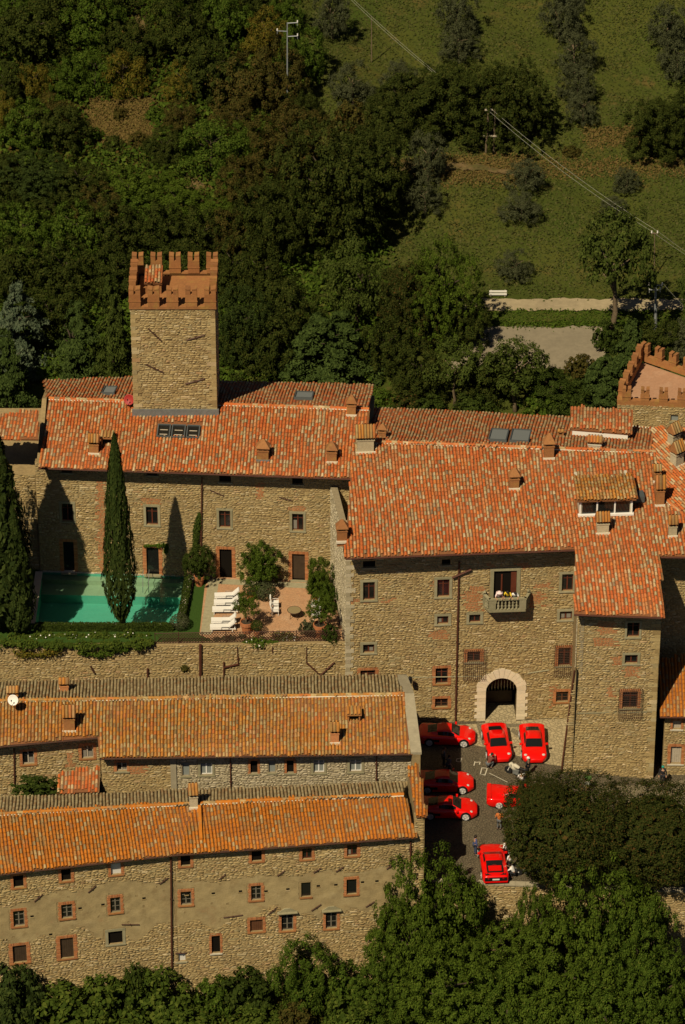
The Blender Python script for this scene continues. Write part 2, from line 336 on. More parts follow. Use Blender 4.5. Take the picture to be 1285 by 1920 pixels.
        singles.sort(reverse=True); off = OFF[wo.name]
        for i, (ar, ua, ub, za, zc, d) in enumerate(singles):
            if i >= indiv: emit(ua, ub, za, zc, 0, d, .03); continue
            c = s.pt((ua+ub)/2, -.008, (za+zc)/2) - off
            R = Matrix(((s.d[0]*(ub-ua), -s.n[0]*(d+.008), 0, c[0]), (s.d[1]*(ub-ua), -s.n[1]*(d+.008), 0, c[1]), (0, 0, zc-za, c[2]), (0, 0, 0, 1)))
            link('stone', STV[stone][i % 6], wo, mw=R)
        if V:
            A = np.array(V).reshape(-1, 3) - off; n = len(V); base = (np.arange(n)*8)[:, None, None]
            F = (np.array([(4, 5, 6, 7), (0, 1, 5, 4), (1, 2, 6, 5), (2, 3, 7, 6), (3, 0, 4, 7)])[None] + base).reshape(-1, 4)
            me = np_mesh('rubble_stones', A, F, [M[stone], M['brick']], np.repeat(MI, 5)); o = link('rubble_stones', me, wo); o['kind'] = 'stuff'
        s.obj = wo
        return wo
# ------------------------------------------------------------------ roofs
def arch(n, r0, r1, h0, h1, l, up=1, k=.8):
    a = np.linspace(0, math.pi, n)
    lo = np.stack([r0*np.cos(a), np.zeros(n), h0+up*k*r0*np.sin(a)], 1); hi = np.stack([r1*np.cos(a), np.full(n, l), h1+up*k*r1*np.sin(a)], 1)
    return np.concatenate([lo, hi]), np.array([(i, i+1, n+i+1, n+i) for i in range(n-1)])
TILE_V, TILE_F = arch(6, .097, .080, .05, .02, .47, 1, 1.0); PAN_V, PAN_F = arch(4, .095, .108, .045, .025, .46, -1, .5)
M['pan'] = mat('dirty_pan_tile', ramp=[(0, (.24, .075, .022)), (.5, (.32, .105, .030)), (.8, (.24, .13, .05)), (1, (.16, .10, .05))], noise=.25)  # all pan tiles: shade of the channels painted into the colours, with some dirt
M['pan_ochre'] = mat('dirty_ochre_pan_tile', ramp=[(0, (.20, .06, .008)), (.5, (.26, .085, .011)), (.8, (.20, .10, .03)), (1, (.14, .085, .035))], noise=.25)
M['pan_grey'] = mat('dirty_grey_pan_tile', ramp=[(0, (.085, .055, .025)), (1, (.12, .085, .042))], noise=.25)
RIDGE_V, RIDGE_F = arch(6, .15, .13, 0.02, 0, .46, 1, .85)
_tilemesh = {}
def single(kind, m):
    key = (kind, m.name)
    if key not in _tilemesh:
        V, F = (RIDGE_V, RIDGE_F) if kind == 'ridge' else (TILE_V, TILE_F); V = V.copy(); n = len(V)
        inner = V.copy(); inner[:, 2] -= .018; inner[:, 0] *= .86
        V2 = np.concatenate([V, inner]); k = n//2
        F2 = np.concatenate([F, F[:, ::-1]+n, np.array([(i, n+i, n+i+1, i+1) for i in range(k-1)])])
        _tilemesh[key] = np_mesh(kind+'_tile', V2, F2, m)
    return _tilemesh[key]
def inpoly(a, b, P):
    r = np.zeros(a.shape, bool); n = len(P)
    for i in range(n):
        x0, y0 = P[i]; x1, y1 = P[(i+1) % n]
        if y0 == y1: continue
        c = ((y0 > b) != (y1 > b)) & (a < (x1-x0)*(b-y0)/(y1-y0)+x0); r ^= c
    return r
class Roof:
    """a tiled roof plane: p a point on it, e along the eave (unit, horizontal), slope s rising to the left-hand normal of e"""
    def __init__(s, p, e, slope):
        s.p = np.array(p, float); s.e = np.array([e[0], e[1], 0.]); s.e /= np.linalg.norm(s.e)
        h = np.array([-s.e[1], s.e[0], 0.]); s.h = h; s.s = np.array([h[0], h[1], slope]); s.s /= np.linalg.norm(s.s); s.slope = slope
        s.n = np.cross(s.e, s.s)
    def at(s, px, py): return atP(px, py, s.p, s.n)
    def ab(s, P): d = np.array(P, float)-s.p; return float(d@s.e), float(d@s.s)
    def z(s, x, y): return s.p[2] - (s.n[0]*(x-s.p[0])+s.n[1]*(y-s.p[1]))/s.n[2]
    def build(s, parent, poly, m, bed='deck', seed=1, excl=(), singles=120, thick=.14, ridge=None, name='roof', spacing=.245, row=.39, wave=1.0):
        r = np.random.default_rng(seed); b = MB(); P3 = [np.array(q, float) for q in poly]
        b.prism([q - s.n*(thick) for q in P3], s.n*thick)
        off = OFF[parent.name]; ro = b.obj(name, M[bed], parent)
        P = [s.ab(q) for q in P3]; a0 = min(q[0] for q in P); a1 = max(q[0] for q in P); b0 = min(q[1] for q in P); b1 = max(q[1] for q in P)
        A, B = np.meshgrid(np.arange(a0+.12, a1-.04, spacing), np.arange(b0-.04, b1-.05, row)); sh = A.shape
        wob = r.uniform(0, 6.28, (1, sh[1])); A = A + wave*(.035*np.sin(B*.55+wob*.15+A*.2) + .012*np.sin(B*1.7+wob)) ; B = B + r.uniform(-.03, .03, sh) + r.uniform(-.1, .1, (1, sh[1]))
        ok = inpoly(A, np.maximum(B+.12, b0+.03), P)
        X = s.p[None, None] + A[..., None]*s.e + B[..., None]*s.s
        for q in excl: ok &= ~inpoly(X[..., 0], X[..., 1], [(w[0], w[1]) for w in q])
        H = .05*np.sin(A*.45+1.3)*np.sin(B*.6+seed) + .03*np.sin(A*.17+seed) + .012*np.sin(A*1.3+B*.9+2*seed)
        idx = np.argwhere(ok); n = len(idx)
        aa, bb, hh = A[ok], B[ok], H[ok]
        def field(TV, TF, aa, bb, hh, jit):
            n = len(aa); th = r.uniform(-jit, jit, n); sc = r.uniform(.93, 1.07, n)
            lx = TV[None, :, 0]*sc[:, None]*np.cos(th)[:, None] - TV[None, :, 1]*np.sin(th)[:, None]; ly = TV[None, :, 0]*np.sin(th)[:, None] + TV[None, :, 1]
            lz = TV[None, :, 2] + hh[:, None] + r.uniform(-.007, .007, n)[:, None]
            Vw = s.p + (aa[:, None]+lx)[..., None]*s.e + (bb[:, None]+ly)[..., None]*s.s + lz[..., None]*s.n - off
            return Vw.reshape(-1, 3), (TF[None] + (np.arange(n)*len(TV))[:, None, None]).reshape(-1, 4)
        order = np.argsort(bb + .001*aa); sing = order[:min(singles, n)]; rest = order[min(singles, n):]
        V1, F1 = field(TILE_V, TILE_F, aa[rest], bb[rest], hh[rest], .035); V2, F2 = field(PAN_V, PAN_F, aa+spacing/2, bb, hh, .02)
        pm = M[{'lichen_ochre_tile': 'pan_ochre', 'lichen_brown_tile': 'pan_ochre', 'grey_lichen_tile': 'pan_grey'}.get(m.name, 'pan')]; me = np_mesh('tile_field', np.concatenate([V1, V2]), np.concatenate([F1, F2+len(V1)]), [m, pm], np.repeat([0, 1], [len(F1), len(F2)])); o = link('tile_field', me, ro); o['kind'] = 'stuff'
        for i in sing:
            c = s.p + aa[i]*s.e + bb[i]*s.s + hh[i]*s.n - off; t = r.uniform(-.03, .03); ex = s.e*math.cos(t)+s.s*math.sin(t); ey = s.s*math.cos(t)-s.e*math.sin(t)
            link('roof_tile', single('roof', m), ro, mw=Matrix([[ex[k], ey[k], s.n[k], c[k]] for k in range(3)]+[[0, 0, 0, 1]]))
        if ridge: ridge_tiles(ro, ridge[0], ridge[1], m, off)
        return ro
def ridge_tiles(ro, A, B, m, off):
    A = np.array(A, float); B = np.array(B, float); d = B-A; L = np.linalg.norm(d); ey = d/L; ex = np.cross(ey, [0, 0, 1]); ex /= np.linalg.norm(ex); ez = np.cross(ex, ey); k = max(1, int(L/.42)); b = MB()
    for i in range(k):
        c = A + d*i/k + ez*(.05+rnd.uniform(-.012, .012)) + ex*rnd.uniform(-.015, .015) - off
        link('ridge_tile', single('ridge', m), ro, mw=Matrix([[ex[j], ey[j], ez[j], c[j]] for j in range(3)]+[[0, 0, 0, 1]]))
    # pale mortar bedding along both sides of the ridge
    for sgn in (-1, 1):
        p = [A+ex*sgn*.13+ez*.0, B+ex*sgn*.13+ez*.0]; b.tube(p, .055, 5)
    b.obj('ridge_mortar', M['cream'], ro)
# ------------------------------------------------------------------ terrain
def sstep(a, b, x):
    t = np.clip((x-a)/(b-a), 0, 1); return t*t*(3-2*t)
def ground_z(x, y):
    x = np.asarray(x, float); y = np.asarray(y, float)
    z = -7.4 + 8.0*sstep(-12, -4, y)*0 + 16.9*sstep(2, 22, y)
    z = z - .30*np.clip(-30-y, 0, 60)*sstep(-22, -32, y)
    hill = .17*np.clip(y-50, 0, 150) + .05*np.clip(y-200, 0, 300)
    und = (.9*np.sin(x*.11+1)*np.sin(y*.09+2) + .35*np.sin(x*.31+y*.27))*sstep(50, 70, y) + .2*np.sin(x*.5)*np.sin(y*.6+1)*sstep(-24, -28, y)
    left = sstep(8, -12, x)*(.06*np.clip(y-26, 0, 120))
    return z + hill + und + left
gx = np.concatenate([np.linspace(-700, -70, 16), np.linspace(-66, 66, 111), np.linspace(70, 700, 16)])
gy = np.concatenate([np.linspace(-500, -60, 10), np.linspace(-56, 160, 181), np.linspace(166, 900, 20)])
GX, GY = np.meshgrid(gx, gy); GZ = ground_z(GX, GY); nx, ny = len(gx), len(gy)
ii = (np.arange(ny-1)[:, None]*nx + np.arange(nx-1)[None]).ravel()
def grass_mat(name, cols, sc, bump=.6):
    m = mat(name, cols[0], rough=.95, spec=.1, noise=.35, nscale=9, patch=[(cols[1], sc, .42, .62, .9), (cols[2], sc*2.7, .56, .7, .7), (cols[3], sc*.6, .55, .72, .7)], bump=bump, bscale=6); return m
M['meadow'] = grass_mat('meadow_grass', [(.050, .064, .010), (.070, .074, .013), (.115, .080, .024), (.040, .068, .008)], .12)
M['dry'] = mat('dry_earth', (.13, .088, .034), noise=.4, nscale=2, bump=.5, patch=[((.075, .066, .016), .9, .45, .62, .9), ((.17, .11, .045), 1.7, .55, .7, .7)])
M['lawn'] = mat('lawn_grass', (.035, .072, .012), rough=.95, spec=.1, noise=.3, nscale=8, bump=.5, bscale=30)
o = link('ground', np_mesh('ground', np.stack([GX.ravel(), GY.ravel(), GZ.ravel()], 1), np.stack([ii, ii+1, ii+nx+1, ii+nx], 1), M['meadow'], smooth=True)); o['kind'] = 'structure'
def terr(px, py):                                  # where a line of sight meets the terrain
    d = ray(px, py); t = 150.
    while t < 900:
        p = CAM+d*t
        if p[2] <= ground_z(p[0], p[1]) and p[1] > 21: return p
        t += .25
    return CAM+d*400
def sheet(name, pts, m, thick=.0, kind='structure', lift=0):
    b = MB(); b.add([(p[0], p[1], p[2]+lift) for p in pts], [tuple(range(len(pts)))]); o = b.obj(name, m, None)
    if o.data.polygons[0].normal.z < 0: o.data.flip_normals()
    o['kind'] = kind; return o
def drape(name, x0, x1, y0, y1, m, lift, step=1.5, edge=None):
    xs = np.arange(x0, x1+.01, step); ys = np.arange(y0, y1+.01, step); X, Y = np.meshgrid(xs, ys)
    if edge is not None: Y = edge(X, Y)
    Z = ground_z(X, Y)+lift; n = len(xs); k = (np.arange(len(ys)-1)[:, None]*n+np.arange(n-1)[None]).ravel()
    o = link(name, np_mesh(name, np.stack([X.ravel(), Y.ravel(), Z.ravel()], 1), np.stack([k, k+1, k+n+1, k+n], 1), m)); o['kind'] = 'structure'; return o
# courtyard: dark cobbles that fall a little towards the right-hand street
M['cobble'] = mat('cobbles', (.115, .092, .055), noise=.35, nscale=5, patch=[((.17, .14, .085), .5, .5, .7, .6), ((.075, .06, .035), .9, .55, .7, .6)])
def cobble_nodes(m, scale, k=.5):
    nt = m.node_tree; N = nt.nodes; L = nt.links; g = N.new('ShaderNodeNewGeometry'); v = N.new('ShaderNodeTexVoronoi'); v.feature = 'DISTANCE_TO_EDGE'; v.inputs['Scale'].default_value = scale
    L.new(g.outputs['Position'], v.inputs['Vector']); mr = N.new('ShaderNodeMapRange'); mr.inputs[2].default_value = .12; L.new(v.outputs[0], mr.inputs[0])
    bp = N.new('ShaderNodeBump'); bp.inputs['Strength'].default_value = .8; bp.inputs['Distance'].default_value = .04; L.new(mr.outputs[0], bp.inputs['Height'])
    b = N['Principled BSDF']; L.new(bp.outputs[0], b.inputs['Normal'])
    src = b.inputs['Base Color'].links[0].from_socket; mr2 = N.new('ShaderNodeMapRange'); mr2.inputs[2].default_value = .1; mr2.inputs[3].default_value = k; mr2.inputs[4].default_value = 1.1
    L.new(v.outputs[0], mr2.inputs[0]); sc = N.new('ShaderNodeVectorMath'); sc.operation = 'SCALE'; L.new(src, sc.inputs[0]); L.new(mr2.outputs[0], sc.inputs['Scale']); L.new(sc.outputs[0], b.inputs['Base Color'])
cobble_nodes(M['cobble'], 5.5)
M['apron'] = mat('pale_paving', (.36, .29, .165), noise=.2, nscale=3, patch=[((.27, .215, .12), .8, .5, .7, .6)]); cobble_nodes(M['apron'], 3.0, .7)
M['band'] = mat('grey_paving_band', (.20, .165, .10), noise=.2, nscale=4); cobble_nodes(M['band'], 6, .7)
def yard_z(x, y): return -1.0*float(sstep(15, 25, x))*1.0
def yard(name, poly, m, lift):
    # triangulated strip sheet following yard_z
    xs = [p[0] for p in poly]; b = MB(); bm = bmesh.new(); vs = [bm.verts.new((p[0], p[1], 0)) for p in poly]; bm.faces.new(vs)
    for x in np.arange(15, 26, .5):
        bmesh.ops.bisect_plane(bm, geom=bm.verts[:]+bm.edges[:]+bm.faces[:], plane_co=(x, 0, 0), plane_no=(1, 0, 0))
    for v in bm.verts: v.co.z = yard_z(v.co.x, v.co.y)+lift
    bmesh.ops.recalc_face_normals(bm, faces=bm.faces)
    for f in bm.faces:
        if f.normal.z < 0: f.normal_flip()
    me = bpy.data.meshes.new(name); bm.to_mesh(me); bm.free(); me.materials.append(m); o = bpy.data.objects.new(name, me); C.objects.link(o); o['kind'] = 'structure'; OFF[o.name] = np.zeros(3); return o
yard('courtyard', [(-1, -22.2), (9.8, -22.2), (21.2, -22.95), (34, -23.6), (34, 2), (10, 2), (-1, 2)], M['cobble'], 0)
A_ = lambda x, y: tuple(atZ(x, y, 0)[:2])
yard('pale_pavement', [A_(820, 1362), A_(1072, 1345), A_(1060, 1436), A_(1032, 1434), A_(925, 1405), A_(855, 1389)], M['apron'], .004)
yard('pavement_band', [A_(893, 1357), A_(1005, 1357), A_(1005, 1363), A_(908, 1364), A_(917, 1400), A_(905, 1397)], M['band'], .008)
yard('pavement_band', [A_(962, 1364), A_(985, 1380), A_(978, 1386), A_(958, 1372)], M['band'], .008)
yard('road', [A_(1110, 1470), A_(1300, 1440), A_(1300, 1530), A_(1200, 1500)], M['band'], .004)
M['greycurtain'] = mat('grey_curtain', (.22, .20, .16), rough=.9)
# ------------------------------------------------------------------ building kit
def put_windows(w, parent, depth=.17):
    r = random.Random(5)
    for (q, st) in w.todo:
        u0, u1, z0, z1 = q; sw = st.get('sw', .17); sur = st.get('sur', 'serena'); fill = st.get('fill', 'casement'); b = MB(); root = None
        nm = 'door' if st.get('door') else 'window'
        if sur in ('serena', 'brickp', 'travertine'):
            w.fb(b, u0-sw, u0, -.06, .045, z0-(0 if st.get('door') else .02), z1); w.fb(b, u1, u1+sw, -.06, .045, z0-(0 if st.get('door') else .02), z1); w.fb(b, u0-sw-.02, u1+sw+.02, -.06, .05, z1, z1+sw)
            root = b.obj(nm, M[sur], parent)
        elif sur == 'brick':
            z = z0-.08
            while z < z1+.02:
                for (a, c) in ((u0-sw, u0-.003), (u1+.003, u1+sw)):
                    off = r.choice((0, .06)); a2 = a-(off if a < u0 else 0); c2 = c+(off if a > u0 else 0)
                    w.fb(b, a2, c2, -.03, .03+r.uniform(0, .012), z, z+.062)
                z += .075
            u = u0-sw
            while u < u1+sw-.03:
                w.fb(b, u, u+.062, -.03, .035+r.uniform(0, .012), z1+.02, z1+.02+.21+r.uniform(-.01, .02)); u += .075
            root = b.obj(nm, M['brick'], parent)
        fb_ = MB(); fm = st.get('fm', 'redwood')
        if fill in ('casement', 'pale', 'grid'):
            t = .05
            w.fb(fb_, u0, u0+t, -depth-.05, -depth+.01, z0, z1); w.fb(fb_, u1-t, u1, -depth-.05, -depth+.01, z0, z1)
            w.fb(fb_, u0+t, u1-t, -depth-.05, -depth+.012, z0, z0+t); w.fb(fb_, u0+t, u1-t, -depth-.05, -depth+.012, z1-t, z1); um = (u0+u1)/2
            w.fb(fb_, um-.045, um+.045, -depth-.05, -depth+.02, z0+t, z1-t)
            w.fb(fb_, u0+t, u1-t, -depth-.05, -depth+.005, z0+(z1-z0)*.68, z0+(z1-z0)*.68+.035)
            if fill == 'grid': w.fb(fb_, u0+t, u1-t, -depth-.05, -depth+.005, z0+(z1-z0)*.35, z0+(z1-z0)*.35+.03)
            if root is None: root = fb_.obj(nm, M[fm], parent)
            else: fb_.obj('frame', M[fm], root)
            for (a, c) in ((u0+t, um-.045), (um+.045, u1-t)):
                p = MB(); w.fb(p, a, c, -depth-.045, -depth-.02, z0+t, z1-t); p.obj('pane', M['blueshutter' if fill == 'pale' else 'glass'], root)
                if fill == 'casement' and r.random() < .28: p = MB(); w.fb(p, a+.03, c-.03, -depth-.019, -depth-.012, z0+t+.02, z0+(z1-z0)*r.uniform(.45, .66)); p.obj('curtain', M['greycurtain'], root)  # grey panel over part of some panes: a pale reflection painted as colour
        else:
            p = MB()
            if fill == 'planks':
                k = max(3, int((u1-u0)/.14)); step = (u1-u0)/k
                for i in range(k): w.fb(p, u0+i*step+.004, u0+(i+1)*step-.004, -depth-.05, -depth+r.uniform(-.004, .008), z0, z1)
                if root is None: root = p.obj(nm, M[fm], parent)
                else: p.obj('door_leaf' if st.get('door') else 'shutter', M[fm], root)
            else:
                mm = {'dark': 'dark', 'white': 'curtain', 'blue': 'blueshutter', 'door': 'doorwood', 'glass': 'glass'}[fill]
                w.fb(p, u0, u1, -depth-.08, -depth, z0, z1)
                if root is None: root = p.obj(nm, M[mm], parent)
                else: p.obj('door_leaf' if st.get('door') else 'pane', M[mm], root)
        if st.get('sill', True) and not st.get('door'):
            s = MB(); sm = st.get('sm', 'serena'); ex = sw if sur else .08
            w.fb(s, u0-ex-.03, u1+ex+.03, -depth, .085, z0-.13, z0-.021 if sur else z0-.005); s.obj('sill', M[sm], root)
        if st.get('threshold'):
            s = MB(); w.fb(s, u0-.2, u1+.2, -depth, .3, z0-.12, z0+.0); s.obj('doorstep', M['serena'], root)
        if st.get('hood'):
            s = MB(); w.fb(s, u0-.3, u1+.3, 0, .3, z1+.19, z1+.25)
            s.prism([w.pt(u0-.25, .002, z1+.25), w.pt(u1+.25, .002, z1+.25), w.pt((u0+u1)/2+.2, .002, z1+.55), w.pt((u0+u1)/2-.2, .002, z1+.55)], w.n*.12); s.obj('hood', M['serena'], root)
        g = st.get('grille')
        if g:
            gq = w.rect(*g); s = MB(); n_ = .26
            for a in np.arange(gq[0], gq[1]+.01, .155): s.tube([w.pt(a, 0, gq[3]), w.pt(a, n_, gq[3]-.02), w.pt(a, n_, gq[2]+.02), w.pt(a, 0, gq[2])], .014, 4)
            for z in np.arange(gq[2]+.03, gq[3], .155): s.tube([w.pt(gq[0], 0, z), w.pt(gq[0], n_, z), w.pt(gq[1], n_, z), w.pt(gq[1], 0, z)], .012, 4)
            s.obj('iron_grille', M['iron'], root)
def W_(w, rects, **st):
    for r_ in rects: q = w.hole(*r_, pad=(st.get('sw', .17)+.03) if st.get('sur', 'serena') else .04); w.todo.append((q, st))
def anchors(w, parent, segs, r=.045, name='wall_anchor', m='iron'):
    for (x0, y0, x1, y1) in segs:
        a = w.uz(x0, y0); c = w.uz(x1, y1); b = MB(); b.tube([w.pt(a[0], .07, a[1]), w.pt((a[0]+c[0])/2, .08, (a[1]+c[1])/2), w.pt(c[0], .07, c[1])], r, 5)
        mid = w.pt((a[0]+c[0])/2, .0, (a[1]+c[1])/2); b.tube([mid, w.pt((a[0]+c[0])/2, .13, (a[1]+c[1])/2)], r*1.2, 5); b.obj(name, M[m], parent)
def pipe(w, parent, x0, y0, x1, y1, r=.06, n=.12, name='downpipe', m='pipe'):
    a = w.uz(x0, y0); c = w.uz(x1, y1); b = MB(); b.tube([w.pt(a[0], n, a[1]), w.pt(c[0], n, c[1])], r, 7)
    k = max(2, int(abs(a[1]-c[1])/2)); o = b.obj(name, M[m], parent); q = MB()
    for i in range(k):
        t = (i+.5)/k; u = a[0]+(c[0]-a[0])*t; z = a[1]+(c[1]-a[1])*t; w.fb(q, u-.09, u+.09, 0, n+.07, z-.025, z+.025)
    q.obj('bracket', M['iron'], o); return o
def gutter(parent, A, B, m='pipe', drop=.06):
    A = np.array(A, float); B = np.array(B, float); b = MB(); d = np.array([0, 0, -drop]); b.tube([A+d, B+d], .075, 7); b.obj('gutter', M[m], parent)
def rafters(parent, roof, A, B, length=1.3, step=.55):
    A = np.array(A, float); B = np.array(B, float); L = np.linalg.norm(B-A); b = MB(); e = (B-A)/L
    for t in np.arange(.2, L-.1, step):
        c = A+e*t; lo = c-roof.n*.15+roof.s*.08; hi = lo+roof.s*length
        for_ = [lo-e*.05-roof.n*.12, lo+e*.05-roof.n*.12, hi+e*.05-roof.n*.12, hi-e*.05-roof.n*.12, lo-e*.05, lo+e*.05, hi+e*.05, hi-e*.05]
        b.hexa(for_)
    b.obj('rafter_ends', M['soffit'], parent)
def core(parent, foot, z0, z1, m='mortar', name='wall'):
    b = MB(); b.prism([(x, y, z0) for x, y in foot], (0, 0, z1-z0)); return b.obj(name, M[m], parent)
def chimney(parent, roof, px, py, wpx, hpx, style='gable', m='brickp', depth=None, flash='cream', lean=0):
    p = roof.at(px, py); w = wpx/24.6; h = hpx/20.5; d = depth or w*.8; f = np.array([roof.e[0], roof.e[1], 0]); g = np.array([-f[1], f[0], 0]); rz = math.atan2(f[1], f[0])
    c = p + g*d/2; hb = h*.52; b = MB(); sink = .35
    b.box((c[0], c[1], p[2]+(hb-sink)/2), (w*.82, d*.82, hb+sink), rz=rz); b.box((c[0], c[1], p[2]+hb-.04), (w*.92, d*.92, .09), rz=rz)
    root = b.obj('chimney', M[m], parent)
    fl = MB(); fl.box((c[0]-g[0]*d*.45, c[1]-g[1]*d*.45, p[2]+.05-.0), (w*1.0, .14, .2), rz=rz); fl.obj('flashing', M[flash], root)
    cap = MB(); z = p[2]+hb
    for sx in (-1, 0, 1) if w > 1 else (-1, 1):
        for sy in (-1, 1): q = c+f*sx*w*.34+g*sy*d*.3; cap.box((q[0], q[1], z+.1), (.11, .12, .22), rz=rz)
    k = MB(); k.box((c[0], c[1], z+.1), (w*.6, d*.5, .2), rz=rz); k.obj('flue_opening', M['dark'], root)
    zt = z+.2; hh = max(.2, h-hb-.2); cap.box((c[0], c[1], zt+.03), (w*1.02, d*1.05, .06), rz=rz)
    if style == 'pyramid':
        cs = [c+f*a*w*.52+g*e_*d*.53 for a, e_ in ((-1, -1), (1, -1), (1, 1), (-1, 1))]; top = c+np.array([0, 0, 0])
        cap.add([(q[0], q[1], zt+.06) for q in cs]+[(top[0]-f[0]*w*.08, top[1]-f[1]*w*.08, zt+hh), (top[0]+f[0]*w*.08, top[1]+f[1]*w*.08, zt+hh)], [(0, 1, 5, 4), (1, 2, 5), (2, 3, 4, 5), (3, 0, 4), (3, 2, 1, 0)])
        cap.obj('chimney_cap', M['brickp'], root)
    else:
        cap.add([(q[0], q[1], zt+.06) for q in [c+f*a*w*.5+g*e_*d*.53 for a, e_ in ((-1, -1), (1, -1), (1, 1), (-1, 1))]]+[tuple((c+f*a*w*.5)[:2])+(zt+hh,) for a in (-1, 1)], [(0, 1, 5, 4), (1, 2, 5), (2, 3, 4, 5), (3, 0, 4), (3, 2, 1, 0)])
        cap.obj('chimney_cap', M['brickp'], root)
        n = max(2, int(w/.2)); me = single('roof', M['tile_brown'])
        sl_ = hh/(d*.53)
        for i in range(n):
            for sgn in (-1, 1):
                u = -w*.5+(i+.5)*w/n; base = c+f*u-g*sgn*d*.56; ey = np.array([g[0]*sgn, g[1]*sgn, (hh-.06)/(d*.53)]); ln = np.linalg.norm(ey); ey /= ln; ex = f*sgn; ez = np.cross(ex, ey)
                s_ = d*.56*ln/.46; loc = np.array([base[0], base[1], zt+.05])-OFF[root.name]
                link('roof_tile', me, root, mw=Matrix([[ex[k]*w/n/.24, ey[k]*s_, ez[k]*.8, loc[k]] for k in range(3)]+[[0, 0, 0, 1]]))
    return root
def skylight(parent, roof, x0, y0, x1, y1, style='glass'):
    c = roof.at((x0+x1)/2, (y0+y1)/2); a = (roof.at(x1, (y0+y1)/2)-roof.at(x0, (y0+y1)/2)); w = float(abs(a@roof.e)); l = float(abs((roof.at((x0+x1)/2, y0)-roof.at((x0+x1)/2, y1))@roof.s))
    R = Matrix([[roof.e[k], roof.s[k], roof.n[k]] for k in range(3)]); b = MB(); t = .09; P = lambda dx, dy, dz: tuple(c+roof.e*dx+roof.s*dy+roof.n*dz)
    for dx, dy, sx, sy in ((-w/2+t/2, 0, t, l), (w/2-t/2, 0, t, l), (0, -l/2+t/2, w-2*t, t), (0, l/2-t/2, w-2*t, t)): b.box(P(dx, dy, .1), (sx, sy, .24), R=R)
    root = b.obj('skylight', M['skyframe'], parent)
    if style == 'glass':
        p = MB(); p.box(P(0, 0, .08), (w-2*t, l-2*t, .05), R=R); p.obj('pane', M['glass'], root)
        for q in (-.25, .1): s = MB(); s.box(P(0, l*q, .112), ((w-2*t)*.7, .07, .02), R=R); s.obj('glazing_bar', M['palewood'], root)
    else:
        k = max(4, int(l/.13))
        for i in range(k): s = MB(); s.box(P(0, -l/2+t+(i+.5)*(l-2*t)/k, .13), (w-2*t, (l-2*t)/k*.8, .04), R=R@Matrix.Rotation(.35, 3, 'X')); s.obj('slat', M['louver'], root)
    return root
# ------------------------------------------------------------------ POOL HOUSE (upper left)
pf = lambda x: 7.14-.0656*(x+23.3)
house = empty('stone_house', (-12, 6.4, 7.5), 'long stone house with terracotta roof behind the green swimming pool', 'house')
wp = Wall((-23.3, pf(-23.3)), (2.2, pf(2.2)))
W_(wp, [(116, 944, 137, 977), (274, 950, 296, 984), (411, 957, 432, 989), (548, 963, 569, 995)], sw=.18)
W_(wp, [(115, 868, 135, 886), (275, 872, 295, 891), (411, 880, 433, 904), (548, 884, 568, 908)], sur=None, fill='dark', sw=.1)
W_(wp, [(119, 1016, 139, 1072), (275, 1027, 298, 1076)], sur='brick', sw=.24, fill='glass', door=True, threshold=True)
W_(wp, [(412, 1030, 435, 1083)], sur='brick', sw=.24, fill='dark', door=True, threshold=True)
W_(wp, [(548, 1039, 572, 1087)], sur='brick', sw=.24, fill='door', door=True, threshold=True)
def zpool(u, z, r):
    for (x0, y0, x1, y1) in ((183, 900, 202, 1072), (268, 932, 300, 949), (480, 905, 497, 935), (545, 948, 572, 960)):
        pass
    for q in zpool.q:
        if q[0]+r.uniform(-.15, .15) < u < q[1]+r.uniform(-.15, .15) and q[2] < z < q[3]: return 'brick'
    return 'stone'
zpool.q = [wp.rect(*q) for q in ((184, 900, 200, 1072), (268, 934, 300, 949), (482, 905, 494, 935), (545, 949, 572, 961))]
wp.build(house, 7.2, 17.35, zone=zpool, indiv=260, seed=2)
put_windows(wp, house)
anchors(wp, house, [(394, 918, 420, 929), (523, 931, 548, 938)])
pipe(wp, house, 379, 893, 377, 1070)
OVP = 1.15; EP = atP(330, 885, (-23.3, 7.14-OVP, 0), (.0656, 1, 0)); rp = Roof(EP, (1, -.0656), .30)
aL, aR = rp.ab(rp.at(72, 876))[0], rp.ab(rp.at(690, 894))[0]; bR = rp.ab(rp.at(330, 755.5))[1]
RP = lambda R, a, b: R.p+R.e*a+R.s*b
aRr = rp.ab(rp.at(692, 762))[0]
ridgeL, ridgeR = RP(rp, aL, bR), RP(rp, aRr, bR)
twp = rp.at(252, 779); twq = rp.at(407, 779)
TW = (twp[0], twq[0], twp[1])                    # tower left x, right x, front y
tw_foot = [(TW[0]-.15, TW[2]-.25), (TW[1]+.15, TW[2]-.25), (TW[1]+.15, TW[2]+5.8), (TW[0]-.15, TW[2]+5.8)]
sky_ex = lambda R, *q: [R.at(q[0], q[3]), R.at(q[2], q[3]), R.at(q[2], q[1]), R.at(q[0], q[1])]
rp.build(house, [RP(rp, aL, 0), RP(rp, aR, 0), ridgeR, ridgeL], M['tile_red'], seed=1, singles=200, excl=[tw_foot, sky_ex(rp, 293, 796, 377, 824)], ridge=(ridgeL, ridgeR))
gutter(house, RP(rp, aL, -.05), RP(rp, aR, -.05)); rafters(house, rp, RP(rp, aL, 0), RP(rp, aR, 0))
rpb = Roof(ridgeL, (-1, .0656), .30)
rpb.build(house, [ridgeR, ridgeL, rpb.at(84, 713), rpb.at(245, 709), rpb.at(520, 717), rpb.at(700, 722)], M['tile_back'], seed=2, singles=0, excl=[tw_foot, sky_ex(rpb, 193, 727, 218, 742), sky_ex(rpb, 553, 737, 588, 751)])
